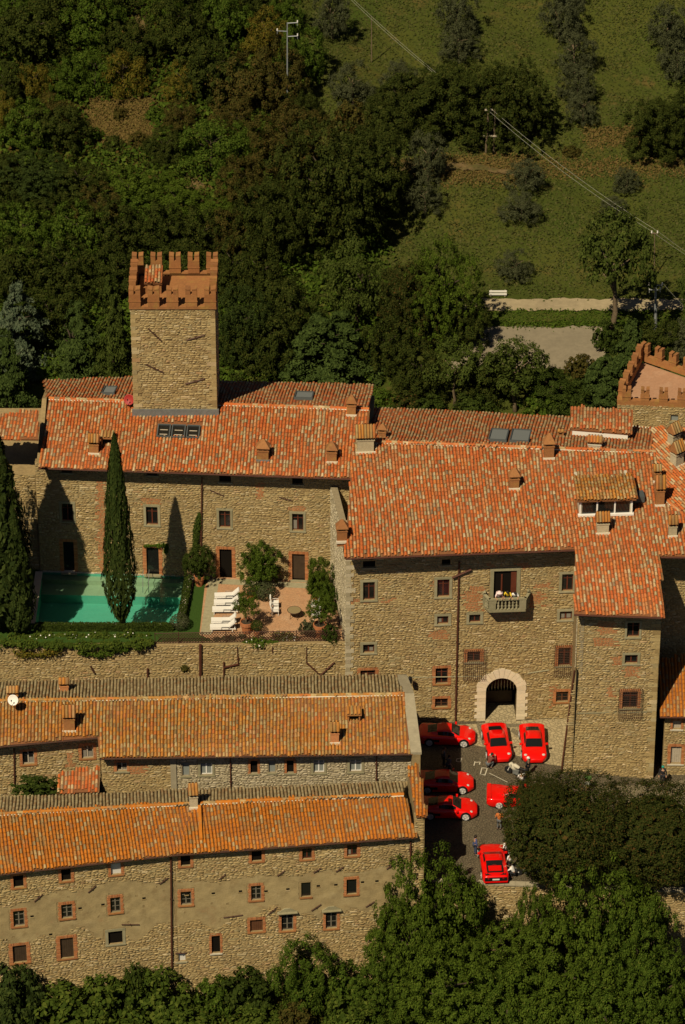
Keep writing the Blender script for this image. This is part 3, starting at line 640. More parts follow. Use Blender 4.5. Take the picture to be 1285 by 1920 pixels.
core(house, [(-23.1, pf(-23.1)+.6), (2.1, pf(2)+.6), (2.5, pf(2)+11.6), (-22.6, pf(-23.1)+11.6)], 5.5, 17.3)
b = MB()
for x, y0 in ((-23.15, pf(-23)), (2.1, pf(2.1))): b.prism([(x, y0+.1, 17.25), (x+.05, y0+6.4, 19.15), (x+.1, y0+12.2, 17.25)], (.35 if x < 0 else -.35, 0, 0))
b.obj('gable', M['mortar'], house)
for q in ((295, 798, 320, 822), (322, 799, 348, 823), (350, 800, 375, 824)): skylight(house, rp, *q)
skylight(house, rpb, 193, 728, 218, 741, 'louver'); skylight(house, rpb, 553, 738, 588, 750, 'louver')
chimney(house, rp, 176, 853, 21, 34); chimney(house, rp, 493, 866, 25, 36, 'pyramid', flash='lead'); chimney(house, rp, 622, 869, 22, 36, 'pyramid'); chimney(house, rp, 659, 781, 20, 36, 'pyramid')
# small roof lucarne by the chimney
def lucarne(parent, roof, px, py, wpx, hpx):
    p = roof.at(px, py); w = wpx/24.6; h = hpx/20.5; f, g = roof.e, np.array([-roof.e[1], roof.e[0], 0]); b = MB(); d = 1.0
    for sx in (-1, 1): b.box(tuple(p+f*sx*(w/2-.05)+g*d*.35+np.array([0, 0, h*.35])), (.1, d*.7, h*.8), rz=math.atan2(f[1], f[0]))
    b.box(tuple(p+g*.1+np.array([0, 0, .03])), (w, .2, .1), rz=math.atan2(f[1], f[0])); root = b.obj('lucarne', M['brickp'], parent)
    k = MB(); k.box(tuple(p+g*.25+np.array([0, 0, h*.4])), (w-.2, .05, h*.7), rz=math.atan2(f[1], f[0])); k.obj('opening', M['dark'], root)
    r = MB(); top = p+np.array([0, 0, h*.75]); q = [top-f*w*.62-g*.12, top+f*w*.62-g*.12, top+f*w*.62+g*d*.8+np.array([0, 0, .12]), top-f*w*.62+g*d*.8+np.array([0, 0, .12])]
    r.prism(q, (0, 0, .09)); r.obj('lucarne_roof', M['brickp'], root)
    n = max(2, int(w/.22)); me = single('roof', M['tile_brown']); 
    for i in range(n):
        base = top-g*.14+f*(-w*.6+(i+.5)*w*1.2/n)+np.array([0, 0, .1]); ey = g*d*.9+np.array([0, 0, .12]); s_ = np.linalg.norm(ey)/.46; ey = ey/np.linalg.norm(ey); ez = np.cross(f, ey); l = base-OFF[root.name]
        link('roof_tile', me, root, mw=Matrix([[f[j], ey[j]*s_, ez[j], l[j]] for j in range(3)]+[[0, 0, 0, 1]]))
lucarne(house, rp, 201, 836, 22, 18)
# left wing with lower roof
wing = empty('stone_house', (-26, 7.5, 7.5), 'lower stone wing at the left edge, in the shade of the tall cypress', 'house')
ww = Wall((-31, 8.0), (-23.35, 7.45)); ww.build(wing, 7.2, 16.0, indiv=20, seed=3)
rw = Roof(rp.at(30, 822)*0+atY(30, 822, 6.9), (1, -.0656), .30)
rw.build(wing, [rw.at(-90, 822), rw.at(72, 824), rw.at(70, 770), rw.at(0, 777), rw.at(-90, 786)], M['tile_red'], seed=4, singles=20)
core(wing, [(-31, 8.5), (-23.4, 8.0), (-23.4, 18), (-31, 18)], 6, 15.6)
# ------------------------------------------------------------------ TOWER
tower = empty('stone_tower', ((TW[0]+TW[1])/2, TW[2]+2.8, 17), 'tall square stone tower with brick swallowtail battlements rising from the terracotta roof', 'tower')
zpar = float(atY(330, 577, TW[2])[2]); zb = 17.2
ty0, ty1 = TW[2], TW[2]+5.5; tx0, tx1 = TW[0], TW[1]
txt0, txt1 = float(atY(250, 580, ty0)[0]), float(atY(409, 580, ty0)[0])
wt1 = Wall((tx0, ty0), (tx1, ty0)); wt1.build(tower, zb, zpar, indiv=200, seed=5, hmin=.12, hmax=.22)
wt2 = Wall((tx1, ty0), (tx1, ty1)); wt2.build(tower, zb, zpar, indiv=10, seed=6)
wt3 = Wall((tx0, ty1), (tx0, ty0)); wt3.build(tower, zb, zpar, indiv=0, seed=7)
wt4 = Wall((tx1, ty1), (tx0, ty1)); wt4.build(tower, zb, zpar, indiv=0, seed=8, dens=.1)
anchors(wt1, tower, [(278, 615, 303, 638), (350, 637, 384, 627), (274, 682, 307, 698), (348, 719, 384, 709)], r=.06)
b = MB(); b.box(((tx0+tx1)/2, ty0-.09, float(rp.z(0, ty0))*0+rp.at(330, 779)[2]+.2), (tx1-tx0+.3, .16, .75)); b.obj('lead_flashing', M['lead'], tower)
# parapet of brick and battlements
b = MB(); px0, px1, py0, py1 = tx0-.12, tx1+.12, ty0-.12, ty1+.12; t = .44
for (x0, x1, y0, y1) in ((px0, px1, py0, py0+t), (px0, px1, py1-t, py1), (px0, px0+t, py0+t, py1-t), (px1-t, px1, py0+t, py1-t)): b.box(((x0+x1)/2, (y0+y1)/2, zpar+.04), (x1-x0, y1-y0, .2))
b.obj('parapet', M['brickp'], tower)
b = MB(); b.box(((px0+px1)/2, (py0+py1)/2, zpar-.05), (px1-px0-2*t, py1-py0-2*t, .1)); b.obj('tower_deck', M['brickp'], tower)
def merlon_mesh(w=.86, d=.5, h=1.5):
    b = MB(); b.box((0, 0, h*.35), (w, d, h*.7)); b.box((0, 0, h*.32), (w+.07, d+.07, .07))
    for s in (-1, 1):
        x0, x1 = s*.07, s*w/2
        b.hexa([(x0, -d/2, h*.7), (x1, -d/2, h*.7), (x1, d/2, h*.7), (x0, d/2, h*.7), (x0, -d/2, h*.96), (x1, -d/2, h), (x1, d/2, h), (x0, d/2, h*.96)] if s > 0 else [(x1, -d/2, h*.7), (x0, -d/2, h*.7), (x0, d/2, h*.7), (x1, d/2, h*.7), (x1, -d/2, h), (x0, -d/2, h*.96), (x0, d/2, h*.96), (x1, d/2, h)])
        a, c = (x0, x1) if s > 0 else (x1, x0); za, zc = (h*.96, h) if s > 0 else (h, h*.96)
        b.hexa([(a-.0, -d/2-.03, za), (c+.0, -d/2-.03, zc), (c+.0, d/2+.03, zc), (a-.0, d/2+.03, za), (a-.0, -d/2-.03, za+.09), (c+.0, -d/2-.03, zc+.09), (c+.0, d/2+.03, zc+.09), (a-.0, d/2+.03, za+.09)])
    o = b.obj('merlon', M['brickp']); me = o.data; bpy.data.objects.remove(o); return me
mer = merlon_mesh()
def merlons(parent, pts, rz, me):
    for p in pts:
        l = np.array(p)-OFF[parent.name]; o = link('merlon', me, parent, loc=l); o.rotation_euler = (0, 0, rz)
for i in range(5):
    x = px0+.45+(px1-px0-.9)*i/4
    merlons(tower, [(x, py0+.25, zpar+.13), (x, py1-.25, zpar+.13)], 0, mer)
for i in range(1, 4):
    y = py0+.25+(py1-py0-.5)*i/4
    merlons(tower, [(px0+.25, y, zpar+.13), (px1-.25, y, zpar+.13)], math.pi/2, mer)
def quoins(w, parent, z0, z1, ends=(0, 1), m='stone_grey', h=.34):
    r = random.Random(9); z = z0; k = 0
    while z < z1-.1:
        hh = h*r.uniform(.8, 1.15)
        for e in ends:
            l = (.62 if (k+e) % 2 else .36)*r.uniform(.85, 1.15); b = MB(); u0, u1 = (-.02, l) if e == 0 else (w.L-l, w.L+.02)
            w.fb(b, u0, u1, -.1, .055+r.uniform(0, .02), z+.01, min(z+hh, z1)-.008); b.obj('quoin', M[m], parent)
        z += hh; k += 1
quoins(wt1, tower, zb+1.2, zpar-.3, m='stone')
# stair-head hut on the deck
b = MB(); hx, hy = px0+1.75, py0+3.1; b.box((hx, hy, zpar+.5), (1.2, 1.7, 1.0)); hut = b.obj('stair_hut', M['brickp'], tower)
Rh = Roof((hx, hy-1.0, zpar+1.0), (1, 0), .2); OFF[hut.name] = OFF[tower.name]
Rh.build(tower, [(hx-.68, hy-1.0, zpar+1.0), (hx+.68, hy-1.0, zpar+1.0), (hx+.68, hy+.9, zpar+1.38), (hx-.68, hy+.9, zpar+1.38)], M['tile_back'], singles=30, name='hut_roof')
# ------------------------------------------------------------------ MAIN PALACE
palace = empty('stone_palace', (9, -2, 0), 'tall stone palace with terracotta roof, arched portal and small balcony over the courtyard', 'palace')
mf = lambda x: -2.12+.061*(x-12)
wm = Wall((.25, mf(.25)), (17.6, mf(17.6)))
W_(wm, [(681, 1091, 703, 1125), (820, 1086, 843, 1119), (1054, 1076, 1075, 1108)], sw=.2)
W_(wm, [(820, 1155, 841, 1170), (880, 1152, 901, 1167), (1050, 1146, 1073, 1162), (681, 1208, 702, 1224)], sw=.2, fill='casement')
W_(wm, [(681, 1052, 704, 1064), (829, 1049, 845, 1059)], sur=None, fill='dark')
W_(wm, [(676, 1257, 704, 1269), (817, 1253, 840, 1282)], sur='brick', sw=.2, sm='brickp', fill='grid')
W_(wm, [(816, 1310, 840, 1326), (1043, 1297, 1066, 1316)], sur='brick', sw=.2, sm='brickp', fill='grid', fm='wood')
W_(wm, [(877, 1222, 901, 1241)], sur='brick', sw=.22, grille=(869, 1217, 911, 1272))
W_(wm, [(1047, 1215, 1070, 1248)], sur='brick', sw=.2, grille=(1040, 1208, 1077, 1265))
W_(wm, [(926, 1070, 969, 1128)], sur='serena', sw=.26, fill='dark', door=True)
qa = wm.rect(911, 1271, 969, 1350); pc = (qa[0]+qa[1])/2; prad = (qa[1]-qa[0])/2; zsp = qa[3]-prad
wm.holes.append((qa[0], qa[1], -.2, zsp, .5))
NA = 10
for i in range(NA):                                 # arch head cut as narrow slots
    a = qa[0]+2*prad*i/NA; c = qa[0]+2*prad*(i+1)/NA; um = (a+c)/2
    zt_ = zsp+math.sqrt(max(0, prad**2-(um-pc)**2)); wm.holes.append((a, c, zsp, zt_, .02))
def zmain(u, z, r):
    if ((u-pc)/(prad+.78))**2 + ((max(z, zsp)-zsp)/(prad+.78))**2 < 1: return 'plaster'
    for q in zmain.q:
        if q[0]+r.uniform(-.25, .25) < u < q[1]+r.uniform(-.25, .25) and q[2]+r.uniform(-.1, .1) < z < q[3]+r.uniform(-.1, .1): return 'brick'
    return 'stone'
zmain.q = [wm.rect(*q) for q in ((655, 1124, 740, 1131), (873, 1100, 903, 1144), (990, 1112, 1022, 1136), (808, 1182, 838, 1198), (912, 1056, 930, 1070), (960, 1056, 1000, 1066), (1000, 1095, 1030, 1104), (1035, 1285, 1046, 1325), (808, 1088, 818, 1100))]
wm.build(palace, -.3, 15.8, zone=zmain, indiv=300, seed=11)
put_windows(wm, palace); quoins(wm, palace, 4.3, 15.2, (0,), 'stone_grey')
# balcony door leaves: two half-open dark red leaves
u0, u1, z0, z1 = wm.rect(926, 1070, 969, 1128)
b = MB(); wm.fb(b, u1-.42, u1-.02, -.15, -.09, z0, z1); b.obj('door_leaf', M['redwood'], palace)
b = MB(); wm.fb(b, u0+.55, u0+.66, -.16, -.1, z0, z1-.4); b.obj('door_leaf', M['redwood'], palace)
# portal: every voussoir and jamb block its own piece
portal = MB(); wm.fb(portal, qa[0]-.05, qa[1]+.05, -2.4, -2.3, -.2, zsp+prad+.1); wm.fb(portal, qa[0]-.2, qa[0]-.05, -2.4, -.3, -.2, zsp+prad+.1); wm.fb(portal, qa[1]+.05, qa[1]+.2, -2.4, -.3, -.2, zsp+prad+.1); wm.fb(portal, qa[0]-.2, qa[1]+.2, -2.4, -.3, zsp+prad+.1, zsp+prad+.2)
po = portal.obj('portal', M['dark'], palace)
nv = 13
for i in range(nv):
    t0 = math.pi*i/nv+.006; t1 = math.pi*(i+1)/nv-.006; r1 = prad+.72+(.16 if i == nv//2 else (.07 if i % 2 else 0)); b = MB()
    P = [(pc-math.cos(t)*rr, zsp+math.sin(t)*rr) for t, rr in ((t0, prad), (t0, r1), ((t0+t1)/2, r1), (t1, r1), (t1, prad), ((t0+t1)/2, prad))]
    b.prism([wm.pt(u, -.3, z) for u, z in P], wm.n*(.36+rnd.uniform(0, .02))); b.obj('voussoir', M['travertine'], po)
z = -.05; k = 0
hb_ = (zsp+.05)/9
while z < zsp-.05:
    for s in (-1, 1):
        ua = pc+s*prad; ub = ua+s*(.66+(.18 if k % 2 else 0)); b = MB(); wm.fb(b, min(ua, ub), max(ua, ub), -.3, .06+rnd.uniform(0, .02), z+.008, z+hb_-.008); b.obj('jamb_block', M['travertine'], po)
    z += hb_; k += 1
b = MB(); wm.fb(b, qa[0], qa[1], -.5, -.4, zsp-.12, zsp+.06); b.obj('transom', M['wood'], po)
for i in range(5): b = MB(); wm.fb(b, qa[0], qa[1], -.50, -.44, zsp+.07+i*.27, zsp+.07+(i+1)*.27-.02); b.obj('door_plank', M['wood'], po)
b = MB(); wm.fb(b, qa[0]+.1, qa[1]-.1, -2.29, -2.2, 0, 2.6); b.obj('inner_door', M['doorwood'], po)
b = MB(); wm.fb(b, qa[0], qa[1], -2.2, .35, -.1, .03); b.obj('threshold', M['apron'], po)
# string course over the portal and thin ledges
b = MB(); a = wm.uz(990, 1262); c = wm.uz(1030, 1256); b.tube([wm.pt(a[0], .03, a[1]), wm.pt(c[0], .03, c[1])], .06, 5); a = wm.uz(762, 1270); c = wm.uz(905, 1268); b.tube([wm.pt(a[0], .02, a[1]), wm.pt(c[0], .02, c[1])], .045, 5); b.obj('string_course', M['serena'], palace)
pipe(wm, palace, 861, 1052, 854, 1350, r=.07)
b = MB(); a = wm.uz(848, 1081); c = wm.uz(884, 1065); b.tube([wm.pt(a[0], .2, a[1]), wm.pt(c[0], .2, c[1])], .085, 6); a = wm.uz(862, 1058); c = wm.uz(880, 1066)
b.obj('pipe_branch', M['pipe'], palace)
# west flank
wf = Wall((-.9, 5.5), (.25, mf(.25))); wf.build(palace, 3, 16.2, stone='stone_grey', indiv=10, seed=13)
# balcony
bu0, bu1 = wm.uz(905, 1135)[0], wm.uz(993, 1135)[0]; zc0 = wm.uz(950, 1134)[1]; bd = 1.15
zf = float(wm.uz(950, 1126)[1])-.05
bal = MB()
cu = (bu0+bu1)/2; hw = 1.35
slab = [(cu-1.72, 0), (cu+1.72, 0), (cu+1.72, .35), (cu+hw, bd), (cu-hw, bd), (cu-1.72, .35)]
bal.prism([wm.pt(u, n, zf-.22) for u, n in slab], (0, 0, .2)); balo = bal.obj('balcony', M['serena'], palace)
b = MB()
b.prism([wm.pt(u*1.0, n, zf-.30) for u, n in [(cu-1.3, 0), (cu+1.3, 0), (cu+1.0, .8), (cu-1.0, .8)]], (0, 0, .08)); b.obj('bracket', M['serena'], balo)
b = MB()
rail = [(cu-1.68, .02), (cu-1.66, .36), (cu-hw, bd-.1), (cu+hw, bd-.1), (cu+1.66, .36), (cu+1.68, .02)]
for (p, q) in zip(rail[:-1], rail[1:]):
    P = [wm.pt(p[0], p[1], zf+.82), wm.pt(q[0], q[1], zf+.82)]; d = (P[1]-P[0]); d /= np.linalg.norm(d); s_ = np.cross(d, [0, 0, 1])
    b.hexa([P[0]-s_*.11-d*.06, P[1]-s_*.11+d*.06, P[1]+s_*.11+d*.06, P[0]+s_*.11-d*.06]+[v+np.array([0, 0, .13]) for v in (P[0]-s_*.11-d*.06, P[1]-s_*.11+d*.06, P[1]+s_*.11+d*.06, P[0]+s_*.11-d*.06)])
b.obj('handrail', M['serena'], balo)
for (u, n, w_) in ((cu-hw+.22, bd-.1, .5), (cu+hw-.22, bd-.1, .5), (cu-1.66, .25, .2), (cu+1.66, .25, .2)):
    b = MB(); wm.fb(b, u-w_/2, u+w_/2, n-.09, n+.09, zf, zf+.81); b.obj('baluster_pier', M['serena'], balo)
def baluster(u, n):
    b = MB(); c = wm.pt(u, n, zf); b.lathe(c, [(.09, 0), (.09, .06), (.05, .1), (.095, .25), (.085, .35), (.045, .45), (.085, .52), (.05, .62), (.04, .72), (.08, .77), (.08, .81)], 8); b.obj('baluster', M['serena'], balo, smooth=True)
for i in range(6): baluster(cu-.68+i*.272, bd-.1)
for s in (-1, 1):
    for t in (.4, .7): baluster(cu+s*(hw+(1.66-hw)*(1-t)), bd-.1-(bd-.46)*(1-t))
for s in (-1, 1):
    b = MB(); c = wm.pt(cu+s*1.62, .25, zf+.95); b.lathe(c, [(.08, 0), (.11, .08), (.06, .18), (.02, .28)], 7); b.obj('finial', M['serena'], balo)
# main roof
OVM = 1.55; EM = atP(860, 1038, (12, -2.12-OVM, 0), (-.061, 1, 0)); SL = .285
rm = Roof(EM, (1, .061), SL)
tow_e = rm.at(1160, 1153)
poly = [rm.at(*q) for q in ((646, 1046.5), (1079, 1029.5), (1077, 1151), (1243, 1157), (1237, 1043), (1330, 1044), (1330, 1006), (1243, 932), (1229, 848), (705, 829), (662, 838))]
rm.build(palace, poly, M['tile_red'], seed=9, singles=280, ridge=(rm.at(703, 829), rm.at(1229, 848)), excl=[sky_ex(rm, 1080, 922, 1190, 966)])
gutter(palace, rm.at(648, 1047), rm.at(1078, 1031)); rafters(palace, rm, rm.at(648, 1046), rm.at(1078, 1030))
gutter(palace, rm.at(1077, 1152), rm.at(1242, 1158)); rafters(palace, rm, rm.at(1080, 1151), rm.at(1240, 1157))
gutter(palace, rm.at(1240, 1044), rm.at(1330, 1045)); rafters(palace, rm, rm.at(1240, 1043), rm.at(1330, 1044))
RL, RR = rm.at(705, 829), rm.at(1229, 848)
rd = (RR-RL); bk = np.array([-rd[1], rd[0], 0.]); bk /= np.linalg.norm(bk); fall = bk+np.array([0, 0, -.29]); nb = np.cross(rd, fall); nb /= np.linalg.norm(nb); nb = nb if nb[2] > 0 else -nb
hU = -np.array([nb[0], nb[1]]); hU /= np.linalg.norm(hU)
rmb = Roof(RL, (hU[1], -hU[0]), float(np.hypot(nb[0], nb[1])/nb[2]))
rmb.build(palace, [RL, RR, rmb.at(1232, 806), rmb.at(1068, 783), rmb.at(700, 764)], M['tile_back'], seed=10, singles=0, excl=[sky_ex(rmb, 917, 807, 996, 831)])
skylight(palace, rmb, 918, 808, 953, 829, 'louver'); skylight(palace, rmb, 958, 809, 995, 831, 'louver')
core(palace, [(.5, mf(.5)+.55), (10.2, mf(10)+.55), (10.2, mf(10)+2.9), (14.2, mf(14)+2.9), (14.2, mf(14)+.55), (17.4, mf(17.4)+.55), (27.5, mf(27)+.55), (25.5, 15), (1.2, 15)], -1, 15.6)
b = MB(); b.prism([(.55, mf(.5)+.5, 15.55), (.75, RL[1], RL[2]-.25), (1.2, 15.5, 15.6)], (.4, 0, 0)); b.obj('gable', M['mortar'], palace)
chimney(palace, rm, 686, 851, 37, 46, m='stone_grey', depth=1.0); chimney(palace, rmb, 718, 818, 17, 26, 'pyramid'); chimney(palace, rm, 1030, 862, 22, 44, 'pyramid'); chimney(palace, rm, 965, 919, 21, 36, 'pyramid', m='brickp')
chimney(palace, rmb, 1116, 836, 28, 24, m='offwhite', flash='cream'); chimney(palace, rmb, 1052, 818, 13, 14)
chimney(palace, rm, 1131, 1003, 26, 36, m='stone_grey', flash='cream'); chimney(palace, rm, 1262, 1008, 18, 36, m='stone_grey'); chimney(palace, rm, 1238, 950, 19, 52, m='brickp'); chimney(palace, rm, 1233, 905, 16, 30)
lf = Roof(atY(642, 1015, mf(0)), (1, .061), SL); chimney(palace, lf, 642, 1018, 22, 38, 'pyramid')
# dormer with three panes and white frame
dp = rm.at(1134, 966); dL, dR = rm.at(1086, 966), rm.at(1186, 966); f, g = rm.e, np.array([-rm.e[1], rm.e[0], 0]); dw = float((dR-dL)@f); dh = 1.35; yaw = math.atan2(f[1], f[0])
b = MB(); dd = dh/SL*.8; cen = (dL+dR)/2
for s in (-1, 1): b.box(tuple(cen+f*s*(dw/2-.1)+g*dd/2+np.array([0, 0, dh/2+.1])), (.2, dd, dh+.1), rz=yaw)
dorm = b.obj('dormer', M['offwhite'], palace)
b = MB(); zc_ = cen[2]
for u in (-dw/2+.06, -dw/6, dw/6, dw/2-.06): b.box(tuple(cen+f*u-g*.02+np.array([0, 0, dh/2])), (.11, .1, dh), rz=yaw)
b.box(tuple(cen-g*.06+np.array([0, 0, .1])), (dw+.2, .26, .16), rz=yaw); b.box(tuple(cen-g*.03+np.array([0, 0, dh-.02])), (dw+.1, .12, .14), rz=yaw); b.obj('frame', M['white'], dorm)
for i in (-1, 0, 1): b = MB(); b.box(tuple(cen+f*i*dw/3+g*.03+np.array([0, 0, dh/2])), (dw/3-.12, .03, dh-.2), rz=yaw); b.obj('pane', M['glass'], dorm)
rdm = Roof(cen-g*.3+np.array([0, 0, dh+.12]), (f[0], f[1]), .08)
rdm.build(palace, [rdm.p-f*(dw/2+.22), rdm.p+f*(dw/2+.22), RP(rdm, dw/2+.2, 2.9), RP(rdm, -dw/2-.2, 2.9)], M['tile_brown'], seed=14, singles=60, thick=.1, name='dormer_roof')
b = MB(); q = rm.at(1198, 935); b.box(tuple(q+rm.n*.25), (.75, .9, .5), rz=yaw); b.obj('roof_hatch', M['skyframe'], palace)
# raised roof on the back slope
zr = float(rmb.at(1125, 815)[2])+.75; rr0 = rmb.at(1125, 826); rra = Roof(np.array([rr0[0], rr0[1], zr]), (1, -.07), .22)
P4 = [rra.at(*q) for q in ((1071, 805), (1182, 814), (1182, 771), (1070, 762))]
rra.build(palace, P4, M['tile_back'], seed=15, singles=60, name='raised_roof')
b = MB(); a, c = rra.at(1074, 807), rra.at(1178, 815)
b.prism([a+np.array([0, .12, -.5]), c+np.array([0, .12, -.5]), c+np.array([0, .12, -.12]), a+np.array([0, .12, -.12])], (0, .4, 0)); b.obj('fascia', M['white'], palace)
b = MB(); b.prism([(a[0]+.1, a[1]+.6, 16.5), (c[0]-.1, c[1]+.6, 16.5), (c[0]-.1, c[1]+3, 16.5), (a[0]+.1, a[1]+3, 16.5)], (0, 0, zr-16.75)); b.obj('lantern_wall', M['offwhite'], palace)
# east-falling roof at the right edge, joined by a hip
hA, hB = rm.at(1229, 848), rm.at(1244, 932); hC = rm.at(1330, 1004)
re_ = Roof(hA+np.array([0, 0, .02]), (-.10, .995), .2)     # columns run across the picture
n3 = np.cross(hB-hA, np.array([1., 0, -.22])); n3 /= np.linalg.norm(n3); n3 = n3 if n3[2] > 0 else -n3
hU = -np.array([n3[0], n3[1]]); hU /= np.linalg.norm(hU); re_ = Roof(hA, (hU[1], -hU[0]), float(np.hypot(n3[0], n3[1])/n3[2]))
re_.build(palace, [re_.at(1229, 848), re_.at(1244, 933), re_.at(1330, 1000), re_.at(1330, 808), re_.at(1226, 800)], M['tile_red'], seed=16, singles=0)
ridge_tiles(bpy.data.objects[palace.children[-1].name], hB, hC+np.array([0, 0, -.3]), M['tile_red'], OFF[palace.name])
chimney(palace, re_, 1270, 838, 23, 40, m='stone_grey'); chimney(palace, re_, 1276, 876, 24, 44, m='stone_grey')
# ------------------------------------------------------------------ projecting tower block on the right
block = empty('tower_block', (20, -6, 0), 'projecting stone tower block with tiled roof, right of the arched portal', 'tower')
yb = float(rm.at(1160, 1153)[1])+1.15
wb = Wall((17.12, yb-.05), (23.2, yb+.12), lean=.035, zref=9.)
W_(wb, [(1176, 1165, 1199, 1193)], sw=.15); W_(wb, [(1172, 1227, 1196, 1244)], sw=.17)
W_(wb, [(1168, 1297, 1196, 1328)], sur='brick', sw=.2, grille=(1160, 1291, 1204, 1345))
zblk = lambda u, z, r: next(('brick' for q in zblk_q if q[0]+r.uniform(-.2, .2) < u < q[1]+r.uniform(-.2, .2) and q[2] < z < q[3]), 'stone')
zblk_q = [wb.rect(*q) for q in ((1120, 1162, 1156, 1188), (1116, 1194, 1156, 1210), (1150, 1230, 1166, 1248), (1170, 1250, 1198, 1270), (1143, 1288, 1152, 1310))]
wb.build(block, -1.3, lambda u: 13.6, zone=zblk, indiv=220, seed=17); put_windows(wb, block); quoins(wb, block, -.9, 13.2, (1,), 'stone')
wbe = Wall((23.2, yb+.12), (23.2, mf(23)), lean=.0); wbe.build(block, -1.3, lambda u: 13.5+SL*u, indiv=0, seed=18)
wbw = Wall((17.62, mf(17)), (17.12, yb-.05)); wbw.build(block, -.4, lambda u: 15.2-SL*u, stone='stone_grey', indiv=0, seed=19)
b = MB(); b.prism([(17.1, yb-.1, 9.2), (16.35, yb-.45, -.2), (17.1, yb-.45, -.2)], (0, .9, 0)); b.obj('buttress', M['mortar'], block)
b = MB(); b.tube([(17.02, yb-.25, 9.0), (16.32, yb-.62, -.1)], .06, 6); b.obj('downpipe', M['pipe'], block)
wbt = Wall((16.35, yb-.46), (17.15, yb-.46)); wbt.build(block, -.2, lambda u: max(0.3, 9.2*min(1, u/.75)), stone='stone', indiv=0, seed=20, thick=.3)
a = wb.uz(1078, 1337); b = MB(); wb.fb(b, .02, 6.05, -.02, .04, a[1]-.06, a[1]+.05); b.obj('string_course', M['serena'], block)
pipe(wm, palace, 1077, 1160, 1076, 1285, n=.1)
core(block, [(17.3, yb+.5), (23.0, yb+.5), (23.0, mf(23)), (17.3, mf(17))], -1.2, 13.4)
# wall beyond, right edge
wr = Wall((23.2, mf(23.2)), (29, mf(29))); W_(wr, [(1258, 1250, 1274, 1264)], sur=None, fill='dark'); wr.build(palace, -1, 15.6, indiv=40, seed=21); put_windows(wr, palace)
# low house at the right edge
low = empty('low_house', (26, -7, -1), 'low stone house with tiled lean-to roof at the right edge beside the tower block', 'house')
yl = float(atZ(1262, 1452, -1)[1]); wl = Wall((23.95, yl), (29, yl-.1))
W_(wl, [(1262, 1352, 1278, 1367)], sur='brick', fill='planks', fm='palewood', sw=.14, sm='offwhite'); W_(wl, [(1258, 1400, 1278, 1432)], sur='brick', fill='planks', fm='palewood', sw=.2, sm='offwhite')
zl = float(atY(1265, 1342, yl-.5)[2]); wl.build(low, -1.4, zl+.05, indiv=60, seed=22); put_windows(wl, low)
rl = Roof((25, yl-.5, zl), (1, -.02), .3); rl.build(low, [rl.at(1238, 1343), rl.at(1330, 1344), rl.at(1330, 1230), rl.at(1236, 1236)], M['tile_ochre'], seed=23, singles=40); gutter(low, rl.at(1238, 1344), rl.at(1330, 1345))
core(low, [(24.1, yl+.5), (29, yl+.5), (29, mf(28)-.1), (24.1, mf(24)-.1)], -1.3, zl)
# ------------------------------------------------------------------ crenellated terrace block, upper right
cren = empty('crenellated_terrace', (24, 18, 12), 'square stone block with pink terrace and brick battlements at the right edge', 'building')
yc = 15.2; zc = float(atY(1165, 757, yc)[2]); F0 = atY(1158, 757, yc); F1 = atY(1330, 772, yc-.6)
B0 = atZ(1197, 668, zc); B1 = atZ(1330, 714, zc)
wc = Wall((F0[0], F0[1]), (F1[0], F1[1])); W_(wc, [(1258, 778, 1272, 790)], sur=None, fill='blue'); wc.build(cren, 11, zc, indiv=60, seed=24); put_windows(wc, cren)
core(cren, [(F0[0]+.1, F0[1]+.55), (F1[0], F1[1]+.55), (B1[0], B1[1]), (B0[0]+.1, B0[1])], 9, zc-.45, 'brickp')
M['pinkdeck'] = mat('pink_brick_deck', (.40, .22, .125), noise=.15, nscale=5, patch=[((.46, .29, .18), .8, .5, .7, .6)])
b = MB(); b.prism([(F0[0]+.1, F0[1]+.3, zc-.44), (F1[0], F1[1]+.3, zc-.44), (B1[0], B1[1]-.2, zc-.44), (B0[0]+.1, B0[1]-.2, zc-.44)], (0, 0, .1)); b.obj('terrace_deck', M['pinkdeck'], cren)
def parapet(parent, A, B, n, h=.42, t=.4, skip0=False):
    A = np.array(A, float); B = np.array(B, float); d = B-A; L = np.hypot(d[0], d[1]); rz = math.atan2(d[1], d[0]); c = (A+B)/2; b = MB()
    b.box((c[0], c[1], (A[2]+B[2])/2+.1), (L, t, .5), rz=rz); b.obj('parapet', M['brickp'], parent)
    me = mer
    for i in range(1 if skip0 else 0, n): p = A+d*(i+.5)/n; merlons(parent, [(p[0], p[1], p[2]+.35)], rz, me_small)
me_small = merlon_mesh(.66, .42, 1.0)
parapet(cren, (F0[0], F0[1]+.2, zc), (F1[0], F1[1]+.2, zc), 5); parapet(cren, (F0[0]+.2, F0[1]+.45, zc), (B0[0]+.2, B0[1]-.2, zc), 5); parapet(cren, (B0[0], B0[1], zc), (B1[0], B1[1], zc), 5)
a, c = wc.uz(1185, 797), wc.uz(1330, 812); b = MB(); b.hexa([wc.pt(a[0], .25, a[1]-.35), wc.pt(c[0], .25, c[1]-.35), wc.pt(c[0], 0, c[1]-.35), wc.pt(a[0], 0, a[1]-.35), wc.pt(a[0], .06, a[1]), wc.pt(c[0], .06, c[1]), wc.pt(c[0], 0, c[1]), wc.pt(a[0], 0, a[1])]); b.obj('lead_flashing', M['cream'], cren)
